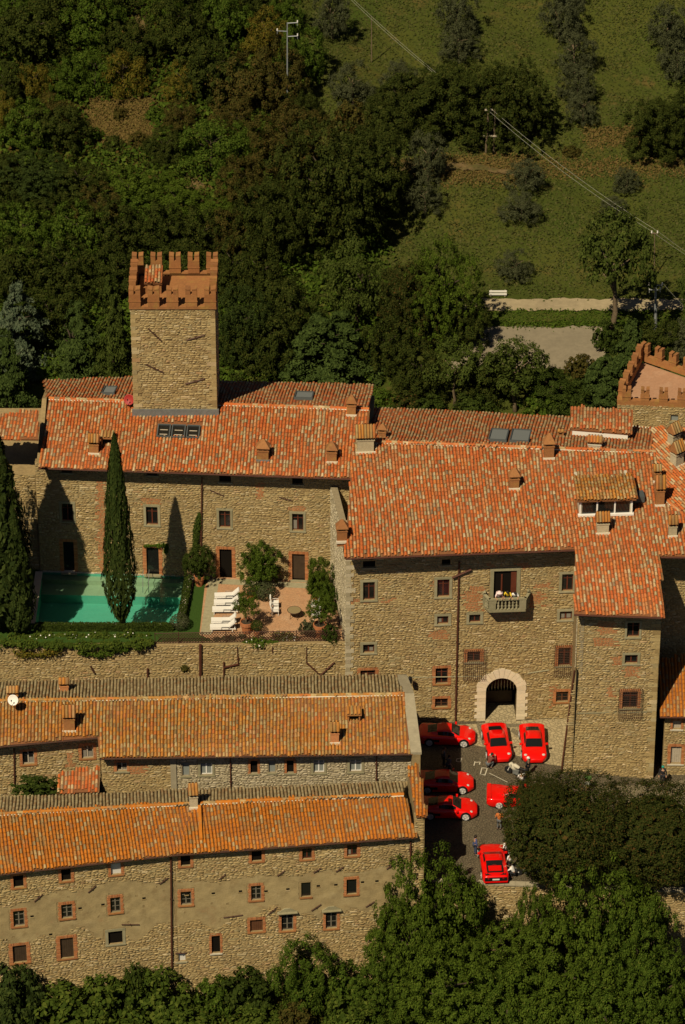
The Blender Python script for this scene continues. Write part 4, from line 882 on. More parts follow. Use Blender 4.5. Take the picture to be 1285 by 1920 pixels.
# ------------------------------------------------------------------ pool terrace
ZT = 7.5
M['pavers'] = mat('brick_paving', (.46, .27, .145), noise=.2, nscale=6, patch=[((.54, .36, .22), .9, .5, .7, .7), ((.38, .19, .10), 1.5, .5, .7, .5)])
def brick_nodes(m, scale):
    nt = m.node_tree; N = nt.nodes; L = nt.links; g = N.new('ShaderNodeNewGeometry'); mp = N.new('ShaderNodeMapping'); mp.inputs['Rotation'].default_value = (0, 0, .6); t = N.new('ShaderNodeTexBrick'); t.inputs['Scale'].default_value = scale; t.inputs['Mortar Size'].default_value = .03
    t.inputs['Color1'].default_value = (.9, .9, .9, 1); t.inputs['Color2'].default_value = (1.15, 1.1, 1.05, 1); t.inputs['Mortar'].default_value = (.7, .66, .6, 1); L.new(g.outputs['Position'], mp.inputs[0]); L.new(mp.outputs[0], t.inputs['Vector'])
    b = N['Principled BSDF']; src = b.inputs['Base Color'].links[0].from_socket; x = N.new('ShaderNodeVectorMath'); x.operation = 'MULTIPLY'; L.new(src, x.inputs[0]); L.new(t.outputs[0], x.inputs[1]); L.new(x.outputs[0], b.inputs['Base Color'])
brick_nodes(M['pavers'], 3)
tp = lambda px, py: tuple(atZ(px, py, ZT))
TP = lambda *q: [tp(x, y) for x, y in q]
def slab(name, pts, m, t, z=ZT): b = MB(); b.prism([(p[0], p[1], z-t) for p in pts], (0, 0, t)); o = b.obj(name, m, None); o['kind'] = 'structure'; return o
yw = lambda x: -2.65+(x-.1)*.0272           # terrace front wall line
twall = empty('terrace_wall', (-13, -3, 3), 'long stone retaining wall under the pool terrace', 'wall')
wtw = Wall((-33, yw(-33)), (.3, yw(.3)))
wtw.build(twall, 2.5, ZT, indiv=200, seed=25, zone=lambda u, z, r: 'stone')
core(twall, [(-32.98, yw(-33)+.06), (.28, yw(.3)+.06), (.28, 6), (-32.98, 7.5)], -8, 5.7, 'mortar', 'terrace_fill')
pipe(wtw, twall, 376, 1207, 376, 1290, r=.12, n=.13); pipe(wtw, twall, 277, 1252, 277, 1276, r=.07)
for seg in (((447, 1231), (447, 1244), (421, 1250)), ((420, 1240), (420, 1278)), ((575, 1241), (601, 1265), (627, 1241)), ((575, 1212), (575, 1241)), ((445, 1212), (446, 1235)), ((511, 1212), (511, 1224))):
    b = MB(); b.tube([wtw.pt(wtw.uz(*q)[0], .1, wtw.uz(*q)[1]) for q in seg], .075 if len(seg) > 2 or seg[0][1] > 1238 else .035, 5); b.obj('rain_pipe', M['pipe'], twall)
anchors(wtw, twall, [(170, 1248, 178, 1262)], r=.07)
slab('terrace', [(-33, yw(-33)+.4, 0), tp(52, 1186), tp(372, 1200), tp(352, 1078), tp(350, 1069), (-4, 7.0, 0)], M['lawn'], .0) if False else None
# lawn sheets round the pool, then pool, paving
pool_q = TP((66, 1169), (333, 1169), (352, 1080), (80, 1072))
def poly_sheet(name, pts, m, lift=0, kind='structure'): return sheet(name, [(p[0], p[1], ZT+lift) for p in pts], m, kind=kind)
wl_ = -24.6
pq = [np.array(p) for p in pool_q]
# lawn split in strips so that the pool stays open
poly_sheet('lawn', [(-34, yw(-34)+.45), (-8.5, yw(-8.5)+.45), tp(384, 1100)[:2], tp(352, 1100)[:2], tuple(pq[1][:2]), tuple(pq[0][:2])], M['lawn'])
poly_sheet('lawn', [(-34, yw(-34)+.45), tuple(pq[0][:2]), tuple(pq[3][:2]), (-23.6, 7.3), (-34, 8)], M['lawn'])
poly_sheet('lawn', [tp(352, 1100)[:2], tp(384, 1100)[:2], (-10.2, pf(-10.2)), (-11.6, pf(-11.6)), tuple(pq[2][:2])], M['lawn'])
poly_sheet('lawn', [tuple(pq[3][:2]), tuple(pq[2][:2]), (-11.6, pf(-11.6)), (-23.6, 7.3)], M['concrete'])
poly_sheet('terrace_pavement', [(-9.6, yw(-9.6)+.45), (.0, yw(0)+.45), (-.3, pf(-.3)), (-10.2, pf(-10.2)), tp(384, 1100)[:2], tp(374, 1190)[:2]], M['pavers'], .004)
poly_sheet('pavement_border', [tp(376, 1190)[:2], tp(396, 1190)[:2], tp(410, 1094)[:2], tp(390, 1094)[:2]], M['serena'], .008)
poly_sheet('pavement_border', [tp(388, 1094)[:2], tp(628, 1106)[:2], tp(628, 1096)[:2], tp(390, 1084)[:2]], M['serena'], .012)
pool = empty('swimming_pool', tuple((pq[0]+pq[2])/2), 'green swimming pool with pale stone edge on the terrace lawn', 'pool')
M['poolwall'] = mat('pool_lining', (.15, .43, .32), rough=.6, noise=.08); M['poolstep'] = mat('pool_step_stone', (.46, .42, .28), rough=.6, noise=.12)
inner = [np.array([p[0], p[1], ZT]) for p in pool_q]; cenp = sum(inner)/4
def lerp(a, b, t): return a+(b-a)*t
zw = ZT-.1; zd = ZT-1.45; zs = ZT-.3
sh0, sh1 = lerp(inner[0], inner[3], .91), lerp(inner[1], inner[2], .91); sm0, sm1 = lerp(inner[0], inner[3], .70), lerp(inner[1], inner[2], .70)
dn = lambda p, z: (p[0], p[1], z)
b = MB()
b.add([dn(p, zd) for p in (inner[0], inner[1], sm1, sm0)], [(0, 1, 2, 3)])
for p, q in ((inner[0], inner[1]), (inner[1], inner[2]), (inner[2], inner[3]), (inner[3], inner[0])): b.add([dn(p, zd), dn(q, zd), dn(q, ZT), dn(p, ZT)], [(0, 1, 2, 3)])
b.add([dn(sm0, zd), dn(sm1, zd), dn(sm1, ZT-.7), dn(sm0, ZT-.7)], [(0, 1, 2, 3)]); b.obj('basin', M['poolwall'], pool, fix=False)
b = MB(); b.add([dn(p, ZT-.7) for p in (sm0, sm1, sh1, sh0)], [(0, 1, 2, 3)]); b.add([dn(sh0, ZT-.7), dn(sh1, ZT-.7), dn(sh1, zs), dn(sh0, zs)], [(0, 1, 2, 3)]); b.add([dn(p, zs) for p in (sh0, sh1, inner[2], inner[3])], [(0, 1, 2, 3)]); b.obj('pool_step', M['poolstep'], pool, fix=False)
M['water'] = bpy.data.materials.new('pool_water'); M['water'].use_nodes = True; nt = M['water'].node_tree; N = nt.nodes; L = nt.links
tb = N.new('ShaderNodeBsdfTransparent'); tb.inputs[0].default_value = (.66, .91, .86, 1); gl = N.new('ShaderNodeBsdfGlossy'); gl.inputs['Roughness'].default_value = .05; fr = N.new('ShaderNodeFresnel'); fr.inputs[0].default_value = 1.33; mx = N.new('ShaderNodeMixShader')
L.new(fr.outputs[0], mx.inputs[0]); L.new(tb.outputs[0], mx.inputs[1]); L.new(gl.outputs[0], mx.inputs[2]); L.new(mx.outputs[0], N['Material Output'].inputs[0])
nz = N.new('ShaderNodeTexNoise'); nz.inputs['Scale'].default_value = 2.5; bp = N.new('ShaderNodeBump'); bp.inputs['Strength'].default_value = .05; L.new(nz.outputs[0], bp.inputs['Height']); L.new(bp.outputs[0], gl.inputs['Normal'])
b = MB(); b.add([dn(p, zw) for p in inner], [(0, 1, 2, 3)]); wo = b.obj('water', M['water'], pool, fix=False)
if wo.data.polygons[0].normal.z < 0: wo.data.flip_normals()
for i in range(4):                                    # coping stones
    p, q = inner[i], inner[(i+1) % 4]; d = q-p; L_ = np.linalg.norm(d); d /= L_; o_ = np.array([d[1], -d[0], 0]); o_ = o_ if (p-cenp)@o_ > 0 else -o_; k = int(L_/.75)
    wd = .55 if i in (1, 3) else .3
    for j in range(k):
        b = MB(); a0, a1 = p+d*(L_*j/k+.006), p+d*(L_*(j+1)/k-.006); b.prism([dn(v, ZT-.06) for v in (a0, a1, a1+o_*wd, a0+o_*wd)], (0, 0, .09+rnd.uniform(0, .006))); b.obj('coping_stone', M['cream'], pool)
b = MB(); lx = lerp(inner[1], inner[2], .66); lx = lerp(lx, lerp(inner[0], inner[3], .66), .29)
for s in (0, .45): b.tube([(lx[0]+s, lx[1]+1.9, ZT+.7), (lx[0]+s, lx[1]+1.2, ZT+.75), (lx[0]+s, lx[1]+.6, ZT-.2), (lx[0]+s, lx[1]+.4, ZT-.4)], .025, 5)
b.obj('ladder_rail', M['lead'], pool)
# ------------------------------------------------------------------ lower long house B1 and B2
mid = empty('stone_house', (-10, -12, 0), 'long stone house with brown lichened roof, between the terrace wall and the bottom house', 'house')
z1 = 8.0; eR = atZ(770, 1412.5, z1); eL = atZ(190, 1420.5, z1); e1 = (eR-eL)[:2]; r1 = Roof(eR, e1, .29)
poly = [r1.at(*q) for q in ((-60, 1404), (183, 1382), (187, 1421), (770, 1412.5), (757, 1302), (-60, 1316))]
h1 = r1.h*np.array([1, 1, 0])
def wline(roof, px0, py0, px1, py1, ov):        # plan line under an eave given by two eave pixels
    a = roof.at(px0, py0)+np.array([*roof.h[:2], 0])*ov; c = roof.at(px1, py1)+np.array([*roof.h[:2], 0])*ov; return a, c
a, c = wline(r1, 189, 1421, 771, 1412.5, .75)
r1.build(mid, poly, M['tile_brown'], seed=30, singles=280, ridge=(r1.at(-60, 1316), r1.at(757, 1302)))
gutter(mid, r1.at(187, 1422), r1.at(771, 1413.5), 'iron'); rafters(mid, r1, r1.at(190, 1421), r1.at(768, 1412.5), .5)
gutter(mid, r1.at(-60, 1405), r1.at(183, 1383), 'iron')
Lr, Rr = r1.at(-60, 1316), r1.at(757, 1302)
def back_plane(Lr, Rr, fall):
    rd = Rr-Lr; bk = np.array([-rd[1], rd[0], 0.]); bk /= np.linalg.norm(bk); n = np.cross(rd, bk+np.array([0, 0, -fall])); n /= np.linalg.norm(n); n = n if n[2] > 0 else -n
    h = -n[:2]/np.hypot(n[0], n[1]); return Roof(Lr, (h[1], -h[0]), float(np.hypot(n[0], n[1])/n[2]))
r1b = back_plane(Lr, Rr, .3)
r1b.build(mid, [Lr, Rr, r1b.at(743, 1266), r1b.at(400, 1271), r1b.at(-60, 1280)], M['tile_grey'], bed='deck_grey', seed=31, singles=0)
w1 = Wall((a[0], a[1]), (c[0]+.15, c[1]))
W_(w1, [(342, 1430, 355, 1455), (504, 1427, 516, 1449)], sur=None, fill='blue', sw=.1); W_(w1, [(376, 1430, 398, 1453), (588, 1425, 608, 1449), (656, 1424, 678, 1447)], sur='serena', sw=.17, fill='pale', fm='white')
W_(w1, [(470, 1427, 483, 1450), (538, 1426, 551, 1449)], sur='brick', sw=.14, fill='dark'); W_(w1, [(219, 1430, 238, 1446)], sur='brick', sw=.16, fill='casement', fm='palewood')
q1 = [w1.rect(238, 1432, 276, 1451)]; xg = w1.uz(332, 1450)[0]
w1.build(mid, 3.5, z1-.02, zone=lambda u, z, r: 'brick' if any(q[0] < u < q[1] and q[2] < z < q[3] for q in q1) else 'stone', indiv=60, seed=36, u1=w1.uz(325, 1450)[0]); w1.build(mid, 3.5, z1-.02, stone='stone_grey', indiv=100, seed=32, u0=w1.uz(325, 1450)[0]); put_windows(w1, mid, .14)
pipe(w1, mid, 432, 1421, 433, 1478, r=.05); pipe(w1, mid, 706, 1417, 706, 1472, r=.05)
b = MB(); a0, a1 = w1.uz(320, 1450)[0], w1.uz(331, 1450)[0]; w1.fb(b, a0, a1, .06, .12, 3.5, z1-.1); b.obj('pilaster', M['concrete'], mid)
a2, c2 = wline(r1, -60, 1404, 185, 1382, .8)
w2 = Wall((a2[0], a2[1]), (c2[0], c2[1])); W_(w2, [(42, 1409, 64, 1433), (153, 1398, 175, 1422)], sur='brick', sw=.17, fill='casement', fm='palewood', sm='brickp')
q2 = [w2.rect(124, 1410, 137, 1438)]; w2.build(mid, 3.0, float(r1.at(60, 1390)[2])+.05, zone=lambda u, z, r: 'brick' if any(q[0] < u < q[1] and q[2] < z < q[3] for q in q2) else 'stone', indiv=60, seed=33); put_windows(w2, mid, .14)
pipe(w2, mid, 26, 1402, 27, 1468, r=.05)
wj = Wall((c2[0], c2[1]), (a[0], a[1])); wj = Wall((a[0]-.02, a[1]), (a[0]-.02, c2[1])); 
wjj = Wall((a[0], c2[1]), (a[0], a[1])); wjj.build(mid, 3, z1, indiv=0, seed=34, thick=.3)
core(mid, [(a[0]+.3, a[1]+.5), (c[0]-.3, c[1]+.5), (Rr[0]-.4, Rr[1]+3.2), (Lr[0], Lr[1]+3.2), (a2[0], a2[1]+.6), (c2[0]+.3, c2[1]+.6)], -8, z1-.25)
# gable wall with grey coping at the east end
gp = [np.array(r1b.at(744, 1267)), Rr.copy(), r1.at(771, 1413)]
gx = gp[2][0]+.04
b = MB()
for (p, q) in ((gp[0], gp[1]), (gp[1], gp[2])):
    A, Bq = np.array(p), np.array(q); k = 6
    for i in range(k):
        s0, s1 = lerp(A, Bq, i/k), lerp(A, Bq, (i+1)/k); bb = MB(); xa, xb = s0[0]-.02, s1[0]-.02
        bb.hexa([(xb, s1[1]+.004, s1[2]-.1), (xb+.78, s1[1]+.004, s1[2]-.1), (xa+.78, s0[1]-.004, s0[2]-.1), (xa, s0[1]-.004, s0[2]-.1), (xb, s1[1]+.004, s1[2]+.1), (xb+.78, s1[1]+.004, s1[2]+.1), (xa+.78, s0[1]-.004, s0[2]+.1), (xa, s0[1]-.004, s0[2]+.1)]); bb.obj('coping_stone', M['concrete'], mid)
b.prism([(gp[0][0]+.7, gp[0][1], -.3), (gp[2][0]+.68, gp[2][1], -.3), (gp[2][0]+.68, gp[2][1], gp[2][2]-.1), (gp[1][0]+.7, gp[1][1], gp[1][2]-.1), (gp[0][0]+.7, gp[0][1], gp[0][2]-.1)], (-.6, 0, 0)); b.obj('gable_wall', M['mortar'], mid)
chimney(mid, r1b, 121, 1293, 19, 26, m='brick'); chimney(mid, r1b, 25, 1308, 22, 26, m='brickp'); chimney(mid, r1, 130, 1374, 24, 44, m='brickp'); chimney(mid, r1, 628, 1396, 18, 36, m='brick'); lucarne(mid, r1, 664, 1355, 22, 18)
# lean-to with red tiles between the two houses
lean = empty('lean_to', (-20, -17, 5), 'small lean-to with red tiles in the gap between the two lower houses', 'shed')
ll = Roof(atZ(150, 1488, 5.3), (1, .02), .3); ll.build(lean, [ll.at(106, 1488), ll.at(185, 1484), ll.at(184, 1442), ll.at(112, 1448)], M['tile_red'], seed=35, singles=40)
p = [ll.at(106, 1488), ll.at(185, 1484), ll.at(184, 1442), ll.at(112, 1448)]; core(lean, [(v[0]+(.15 if i in (0, 3) else -.15), v[1]+(.3 if i < 2 else 0)) for i, v in enumerate(p)], 2, 5.2)
bot = empty('stone_house', (-10, -24, -6), 'tall long stone house with orange roof and small brick-framed windows at the bottom', 'house')
z2 = 6.0; q0, q1_, q2_ = atZ(0, 1639, z2), atZ(330, 1602, z2), atZ(779, 1569, z2)
r2r = Roof(q1_, (q2_-q1_)[:2], .29); r2l = Roof(q1_, (q1_-q0)[:2], .29)
r2r.build(bot, [q1_, q2_, r2r.at(757, 1490.5), r2r.at(368, 1507)], M['tile_ochre'], seed=40, singles=200, ridge=(r2r.at(370, 1507), r2r.at(757, 1490.5)))
qq = r2l.at(-70, 1647.2); RLl = r2l.at(-70, 1531); RRl = r2l.at(368, 1507)
r2l.build(bot, [r2l.at(-70, 1647.2), q1_, RRl, RLl], M['tile_ochre'], seed=41, singles=200, ridge=(RLl, RRl))
rb2 = back_plane(r2r.at(368, 1507), r2r.at(757, 1490.5), .3); rb2.build(bot, [r2r.at(368, 1507), r2r.at(757, 1490.5), rb2.at(762, 1469), rb2.at(372, 1481)], M['tile_grey'], bed='deck_grey', seed=42, singles=0)
rb3 = back_plane(RLl, RRl, .3); rb3.build(bot, [RLl, RRl, rb3.at(366, 1481), rb3.at(120, 1491), rb3.at(-70, 1498)], M['tile_grey'], bed='deck_grey', seed=43, singles=0)
gutter(bot, q1_-r2r.s*.04, q2_-r2r.s*.04, 'iron'); gutter(bot, qq, q1_-r2l.s*.04, 'iron')
a, c = wline(r2r, 330, 1602, 796, 1567.5, .45); a3, c3 = wline(r2l, -70, 1647.2, 330, 1602, .45)
a[0:2] = c3[0:2] = (a[0:2]+c3[0:2])/2
wA = Wall((a3[0], a3[1]), (c3[0], c3[1])); wB = Wall((a[0], a[1]), (c[0], c[1]))
W_(wA, [(25, 1642, 44, 1664), (115, 1630, 133, 1652)], sur='brick', fill='dark', sm='brickp'); W_(wA, [(208, 1619, 227, 1640)], sur='brick', fill='white', sm='brickp')
W_(wA, [(25, 1708, 46, 1737), (115, 1696, 136, 1722), (207, 1683, 226, 1711)], sur='brick', fill='grid', fm='greywood', sm='brickp')
W_(wA, [(24, 1773, 50, 1805), (113, 1759, 138, 1797)], sur='brick', sw=.24, fill='planks', fm='doorwood', sm='brickp'); W_(wA, [(203, 1746, 230, 1770)], sur='serena', sw=.2, fill='dark')
W_(wB, [(339, 1605, 357, 1624), (472, 1596, 491, 1615)], sur='brick', fill='dark', sm='brickp'); W_(wB, [(567, 1591, 585, 1611), (651, 1584, 670, 1605)], sur='brick', fill='casement', sm='brickp')
W_(wB, [(339, 1672, 359, 1697), (471, 1661, 490, 1688)], sur='brick', fill='grid', fm='greywood', sm='brickp'); W_(wB, [(565, 1655, 583, 1682)], sur=None, fill='glass', sm='brickp'); W_(wB, [(650, 1649, 669, 1677)], sur='brick', fill='glass', sm='brickp')
W_(wB, [(331, 1788, 348, 1803)], sur=None, fill='white'); W_(wB, [(469, 1725, 493, 1747)], sur='brick', fill='planks', fm='wood', sm='brickp'); W_(wB, [(528, 1714, 550, 1745), (611, 1710, 632, 1741)], sur='brick', fill='grid', fm='greywood', hood=True, sm='brickp'); W_(wB, [(397, 1755, 413, 1787)], sur='brick', sw=.12, fill='dark', sm='offwhite')
def zbot(w, off):
    top = w.uz(330, 1662)[1]; lo = w.uz(330, 1722)[1]
    ph = rnd.uniform(0, 6)
    def z_(u, z, r):
        x = u+off; nz_ = .5*math.sin(x*.9+1)+.4*math.sin(x*2.3+2)+.35*math.sin(x*.37)
        hi_ = top+.15*math.sin(x*1.3)-.0+(.9*max(0, math.sin(x*.21-.6)) if off == 0 else .25); lw = lo-.6+nz_*.9
        if lw < z+r.uniform(-.12, .12) < hi_: return 'plaster'
        return 'stone'
    return z_
zA, zB = zbot(wA, 0), zbot(wB, wA.L)
wA.build(bot, -8.5, z2+.05, zone=zA, indiv=200, seed=44); wB.build(bot, -8.5, z2+.05, zone=zB, indiv=250, seed=45); put_windows(wA, bot, .14); put_windows(wB, bot, .14)
def plaster_patch(w, zone, seed, z0, z1, parent):
    r = random.Random(seed); b = MB(); cell = .16; keep = {}; nu = int(w.L/cell); nz_ = int((z1-z0)/cell)
    fixed = random.Random(1)
    class Z:                                     # smooth-edged sampling
        def uniform(s, a, c): return 0
    zz = Z(); idx = {}
    def vert(i, j):
        if (i, j) not in idx:
            idx[(i, j)] = len(b.v); q = w.pt(i*cell+r.uniform(-.03, .03), .022+.008*math.sin(i*.7)*math.sin(j*.9), z0+j*cell+r.uniform(-.03, .03)); b.v.append(tuple(q))
        return idx[(i, j)]
    for i in range(nu-1):
        for j in range(nz_):
            u, z = (i+.5)*cell, z0+(j+.5)*cell
            if zone(u, z+.15*math.sin(u*5.1)*math.sin(z*4.3), zz) != 'plaster': continue
            if any(u > h[0]-h[4]*.9-.08 and u < h[1]+h[4]*.9+.08 and z > h[2]-h[4]*.9-.08 and z < h[3]+h[4]*.9+.08 for h in w.holes): continue
            if r.random() < .006: continue
            b.f.append((vert(i, j), vert(i+1, j), vert(i+1, j+1), vert(i, j+1))); b.m.append(0)
    return b.obj('plaster', M['plaster'], parent, fix=False)
plaster_patch(wA, zA, 1, -3, 5, bot); plaster_patch(wB, zB, 2, -3, 5, bot)
anchors(wA, bot, [(64, 1690, 80, 1676), (165, 1673, 180, 1660), (299, 1657, 315, 1645), (228, 1733, 261, 1733)]); anchors(wB, bot, [(410, 1649, 423, 1639), (520, 1642, 534, 1632), (588, 1636, 602, 1627), (630, 1634, 644, 1625), (725, 1629, 737, 1620), (503, 1714, 520, 1700), (584, 1707, 602, 1695), (686, 1700, 702, 1690), (419, 1720, 455, 1715), (774, 1630, 786, 1618), (329, 1787, 350, 1786)])
def putlog(w, pts, parent):
    for x, y in pts:
        u, z = w.uz(x, y); b = MB(); w.fb(b, u-.12, u+.12, -.05, .03, z-.08, z+.08); b.obj('putlog_hole', M['dark'], parent)
        b = MB(); w.fb(b, u-.16, u+.16, 0, .045, z-.17, z-.085); b.obj('putlog_stone', M['stone'], parent)
putlog(wA, [(60, 1718), (95, 1752), (150, 1703), (270, 1684), (193, 1696), (10, 1763)], bot); putlog(wB, [(451, 1671), (499, 1671), (540, 1667), (597, 1661), (630, 1659), (680, 1654), (707, 1652), (400, 1675), (350, 1676)], bot)
pipe(wA, bot, 320, 1606, 322, 1812, r=.07); pipe(wB, bot, 770, 1576, 769, 1645, r=.06)
core(bot, [(a3[0], a3[1]+.6), (c3[0], c3[1]+.6), (c[0]-.3, c[1]+.6), (r2r.at(760, 1470)[0]+.2, -17.6), (RLl[0], RLl[1]+3)], -8, z2-.3)
chimney(bot, r2r, 364, 1518, 17, 40, m='stone_grey', depth=.9)
b = MB(); s0, s1 = r2r.at(374, 1517), r2r.at(377, 1579)
d_ = (s1-s0); b.hexa([s1+np.array([-.1, 0, -.1]), s1+np.array([.12, 0, -.1]), s0+np.array([.12, 0, -.1]), s0+np.array([-.1, 0, -.1]), s1+np.array([-.1, 0, .35]), s1+np.array([.12, 0, .35]), s0+np.array([.12, 0, .35]), s0+np.array([-.1, 0, .35])]); b.obj('fire_wall', M['tile_ochre'], bot)
# tiled end wall on the right
ew0 = atZ(798, 1531, 7.6); ew1 = atZ(780, 1437, 7.9); xl, xr = float(atZ(780, 1531, 7.6)[0]), float(ew0[0])
wE = Wall((xl-.1, ew0[1]+.15), (xr-.05, ew0[1]+.15)); wE.build(bot, -8, 7.45, indiv=30, seed=46, name='end_wall')
core(bot, [(xl+.05, ew0[1]+.6), (xr-.06, ew0[1]+.6), (xr-.3, ew1[1]), (xl-.5, ew1[1])], -1, 7.4, name='end_wall')
rE = Roof(atZ(790, 1531, 7.6), (1, 0), .05); rE.build(bot, [rE.at(781, 1531), rE.at(800, 1531), rE.at(784, 1437), rE.at(764, 1437)], M['tile_ochre'], seed=47, singles=60, name='end_wall_tiles')
# ------------------------------------------------------------------ retaining wall of the courtyard
ret = empty('retaining_wall', (15, -22.6, -7), 'stone retaining wall with grey coping along the front of the courtyard', 'wall')
wR = Wall((5.6, -22.05), (34, -23.75)); wR.build(ret, -10, 0.0, indiv=150, seed=48)
core(ret, [(5.7, -21.6), (33.9, -23.3), (33.9, 8), (5.7, 8)], -8.5, -1.6, 'mortar', 'courtyard_fill')
b = MB(); n = 38
for i in range(n):
    u0 = .02+(wR.L-.04)*i/n; b = MB(); wR.fb(b, u0+.006, .02+(wR.L-.04)*(i+1)/n-.006, -.42, .06, .012, .11+rnd.uniform(0, .015)); b.obj('coping_stone', M['concrete'], ret)
# ------------------------------------------------------------------ road and parking beyond the castle
M['gravel'] = mat('pale_gravel', (.36, .29, .17), noise=.2, nscale=2, patch=[((.27, .215, .13), .3, .45, .7, .7)], bump=.3, bscale=12)
M['asphalt'] = mat('worn_asphalt', (.245, .205, .135), noise=.2, nscale=2, patch=[((.19, .16, .105), .25, .45, .7, .7)], bump=.3, bscale=15)
g0 = terr(1000, 580); 
yq = lambda py: float(terr(1030, py)[1])
rag = lambda k: (lambda X, Y: Y+.10*np.sin(X*1.13+k+Y*2)+.08*np.sin(X*2.9+k*2+Y)+.07*np.sin(X*5.3+Y*3)+np.random.default_rng(k).normal(size=X.shape)*.07)
drape('road', 4, 60, yq(585), yq(562), M['gravel'], .10, .5, rag(1))
drape('parking_lot', 9, 22.2, yq(692), yq(610), M['asphalt'], .06, .5, rag(2))
drape('grass_verge', 8, 60, yq(608), yq(588), M['meadow'], .16, .5, rag(3))
for (x, y, w_, h_) in ((830, 310, 150, 26), (545, 0, 0, 0), (1010, 470, 0, 0), (1120, 250, 90, 14)):
    if w_:
        p = terr(x, y); q = terr(x+w_, y+h_); drape('dirt_path', p[0]-w_/40, q[0], q[1], p[1], M['dry'], .22, .4, rag(4))
for (x, y, w_, d_) in ((262, 40, .9, 4), (365, 365, 1.2, 3)):
    p = terr(x, y); drape('dry_clearing', p[0]-w_, p[0]+w_, p[1]-d_, p[1]+d_, M['dry'], .16, .5, rag(5))
# ------------------------------------------------------------------ cars
def catmull(P, n):
    P = np.array(P, float); x = P[:, 0]; xs = np.linspace(x[0], x[-1], n); out = np.zeros((n, P.shape[1])); out[:, 0] = xs
    m = np.gradient(P[:, 1:], x, axis=0)
    k = np.clip(np.searchsorted(x, xs, side='right')-1, 0, len(x)-2); h = (x[k+1]-x[k]); t = ((xs-x[k])/h)[:, None]; h = h[:, None]
    y0, y1, m0, m1 = P[k, 1:], P[k+1, 1:], m[k], m[k+1]
    out[:, 1:] = (2*t**3-3*t**2+1)*y0+(t**3-2*t**2+t)*h*m0+(-2*t**3+3*t**2)*y1+(t**3-t**2)*h*m1
    return out
#         x      w    sill  shld  deck  wcab  wroof zroof
COUPE = [(-2.14, .62, .36, .70, .76, .50, .34, .77), (-2.0, .84, .26, .80, .86, .60, .42, .87), (-1.5, .95, .16, .86, .90, .66, .46, .94), (-1.0, .95, .15, .86, .90, .68, .50, 1.04), (-.45, .93, .15, .83, .87, .70, .54, 1.17),
         (0, .91, .15, .81, .85, .70, .55, 1.20), (.35, .91, .15, .79, .83, .70, .56, 1.16), (.98, .92, .15, .77, .80, .70, .62, .83), (1.4, .93, .16, .75, .74, .62, .42, .76), (1.85, .86, .18, .61, .62, .50, .34, .63), (2.16, .58, .24, .46, .48, .34, .2, .485)]
WEDGE = [(-2.14, .84, .34, .80, .84, .62, .50, .85), (-2.0, .90, .26, .84, .88, .66, .52, .885), (-1.3, .92, .16, .85, .88, .68, .56, .90), (-.85, .92, .15, .84, .87, .70, .58, .98), (-.55, .92, .15, .83, .86, .72, .60, 1.12),
         (-.1, .91, .15, .80, .84, .72, .60, 1.13), (.15, .91, .15, .78, .81, .72, .60, 1.10), (.85, .91, .15, .72, .75, .70, .64, .77), (1.4, .91, .17, .67, .69, .60, .42, .70), (1.95, .88, .2, .55, .57, .50, .36, .575), (2.16, .80, .24, .46, .48, .44, .3, .485)]
RACER = [(-2.2, .84, .32, .84, .90, .62, .42, .92), (-2.0, .94, .24, .88, .92, .62, .42, .93), (-1.4, .98, .15, .88, .90, .60, .42, .93), (-.9, .96, .15, .82, .86, .60, .44, 1.0), (-.4, .92, .15, .74, .80, .62, .48, 1.11),
         (0, .90, .15, .70, .77, .64, .50, 1.12), (.3, .91, .15, .70, .75, .64, .50, 1.08), (.95, .93, .15, .74, .72, .62, .54, .74), (1.4, .96, .15, .76, .68, .50, .36, .68), (1.9, .9, .17, .62, .55, .44, .3, .56), (2.2, .55, .24, .42, .44, .3, .2, .445)]
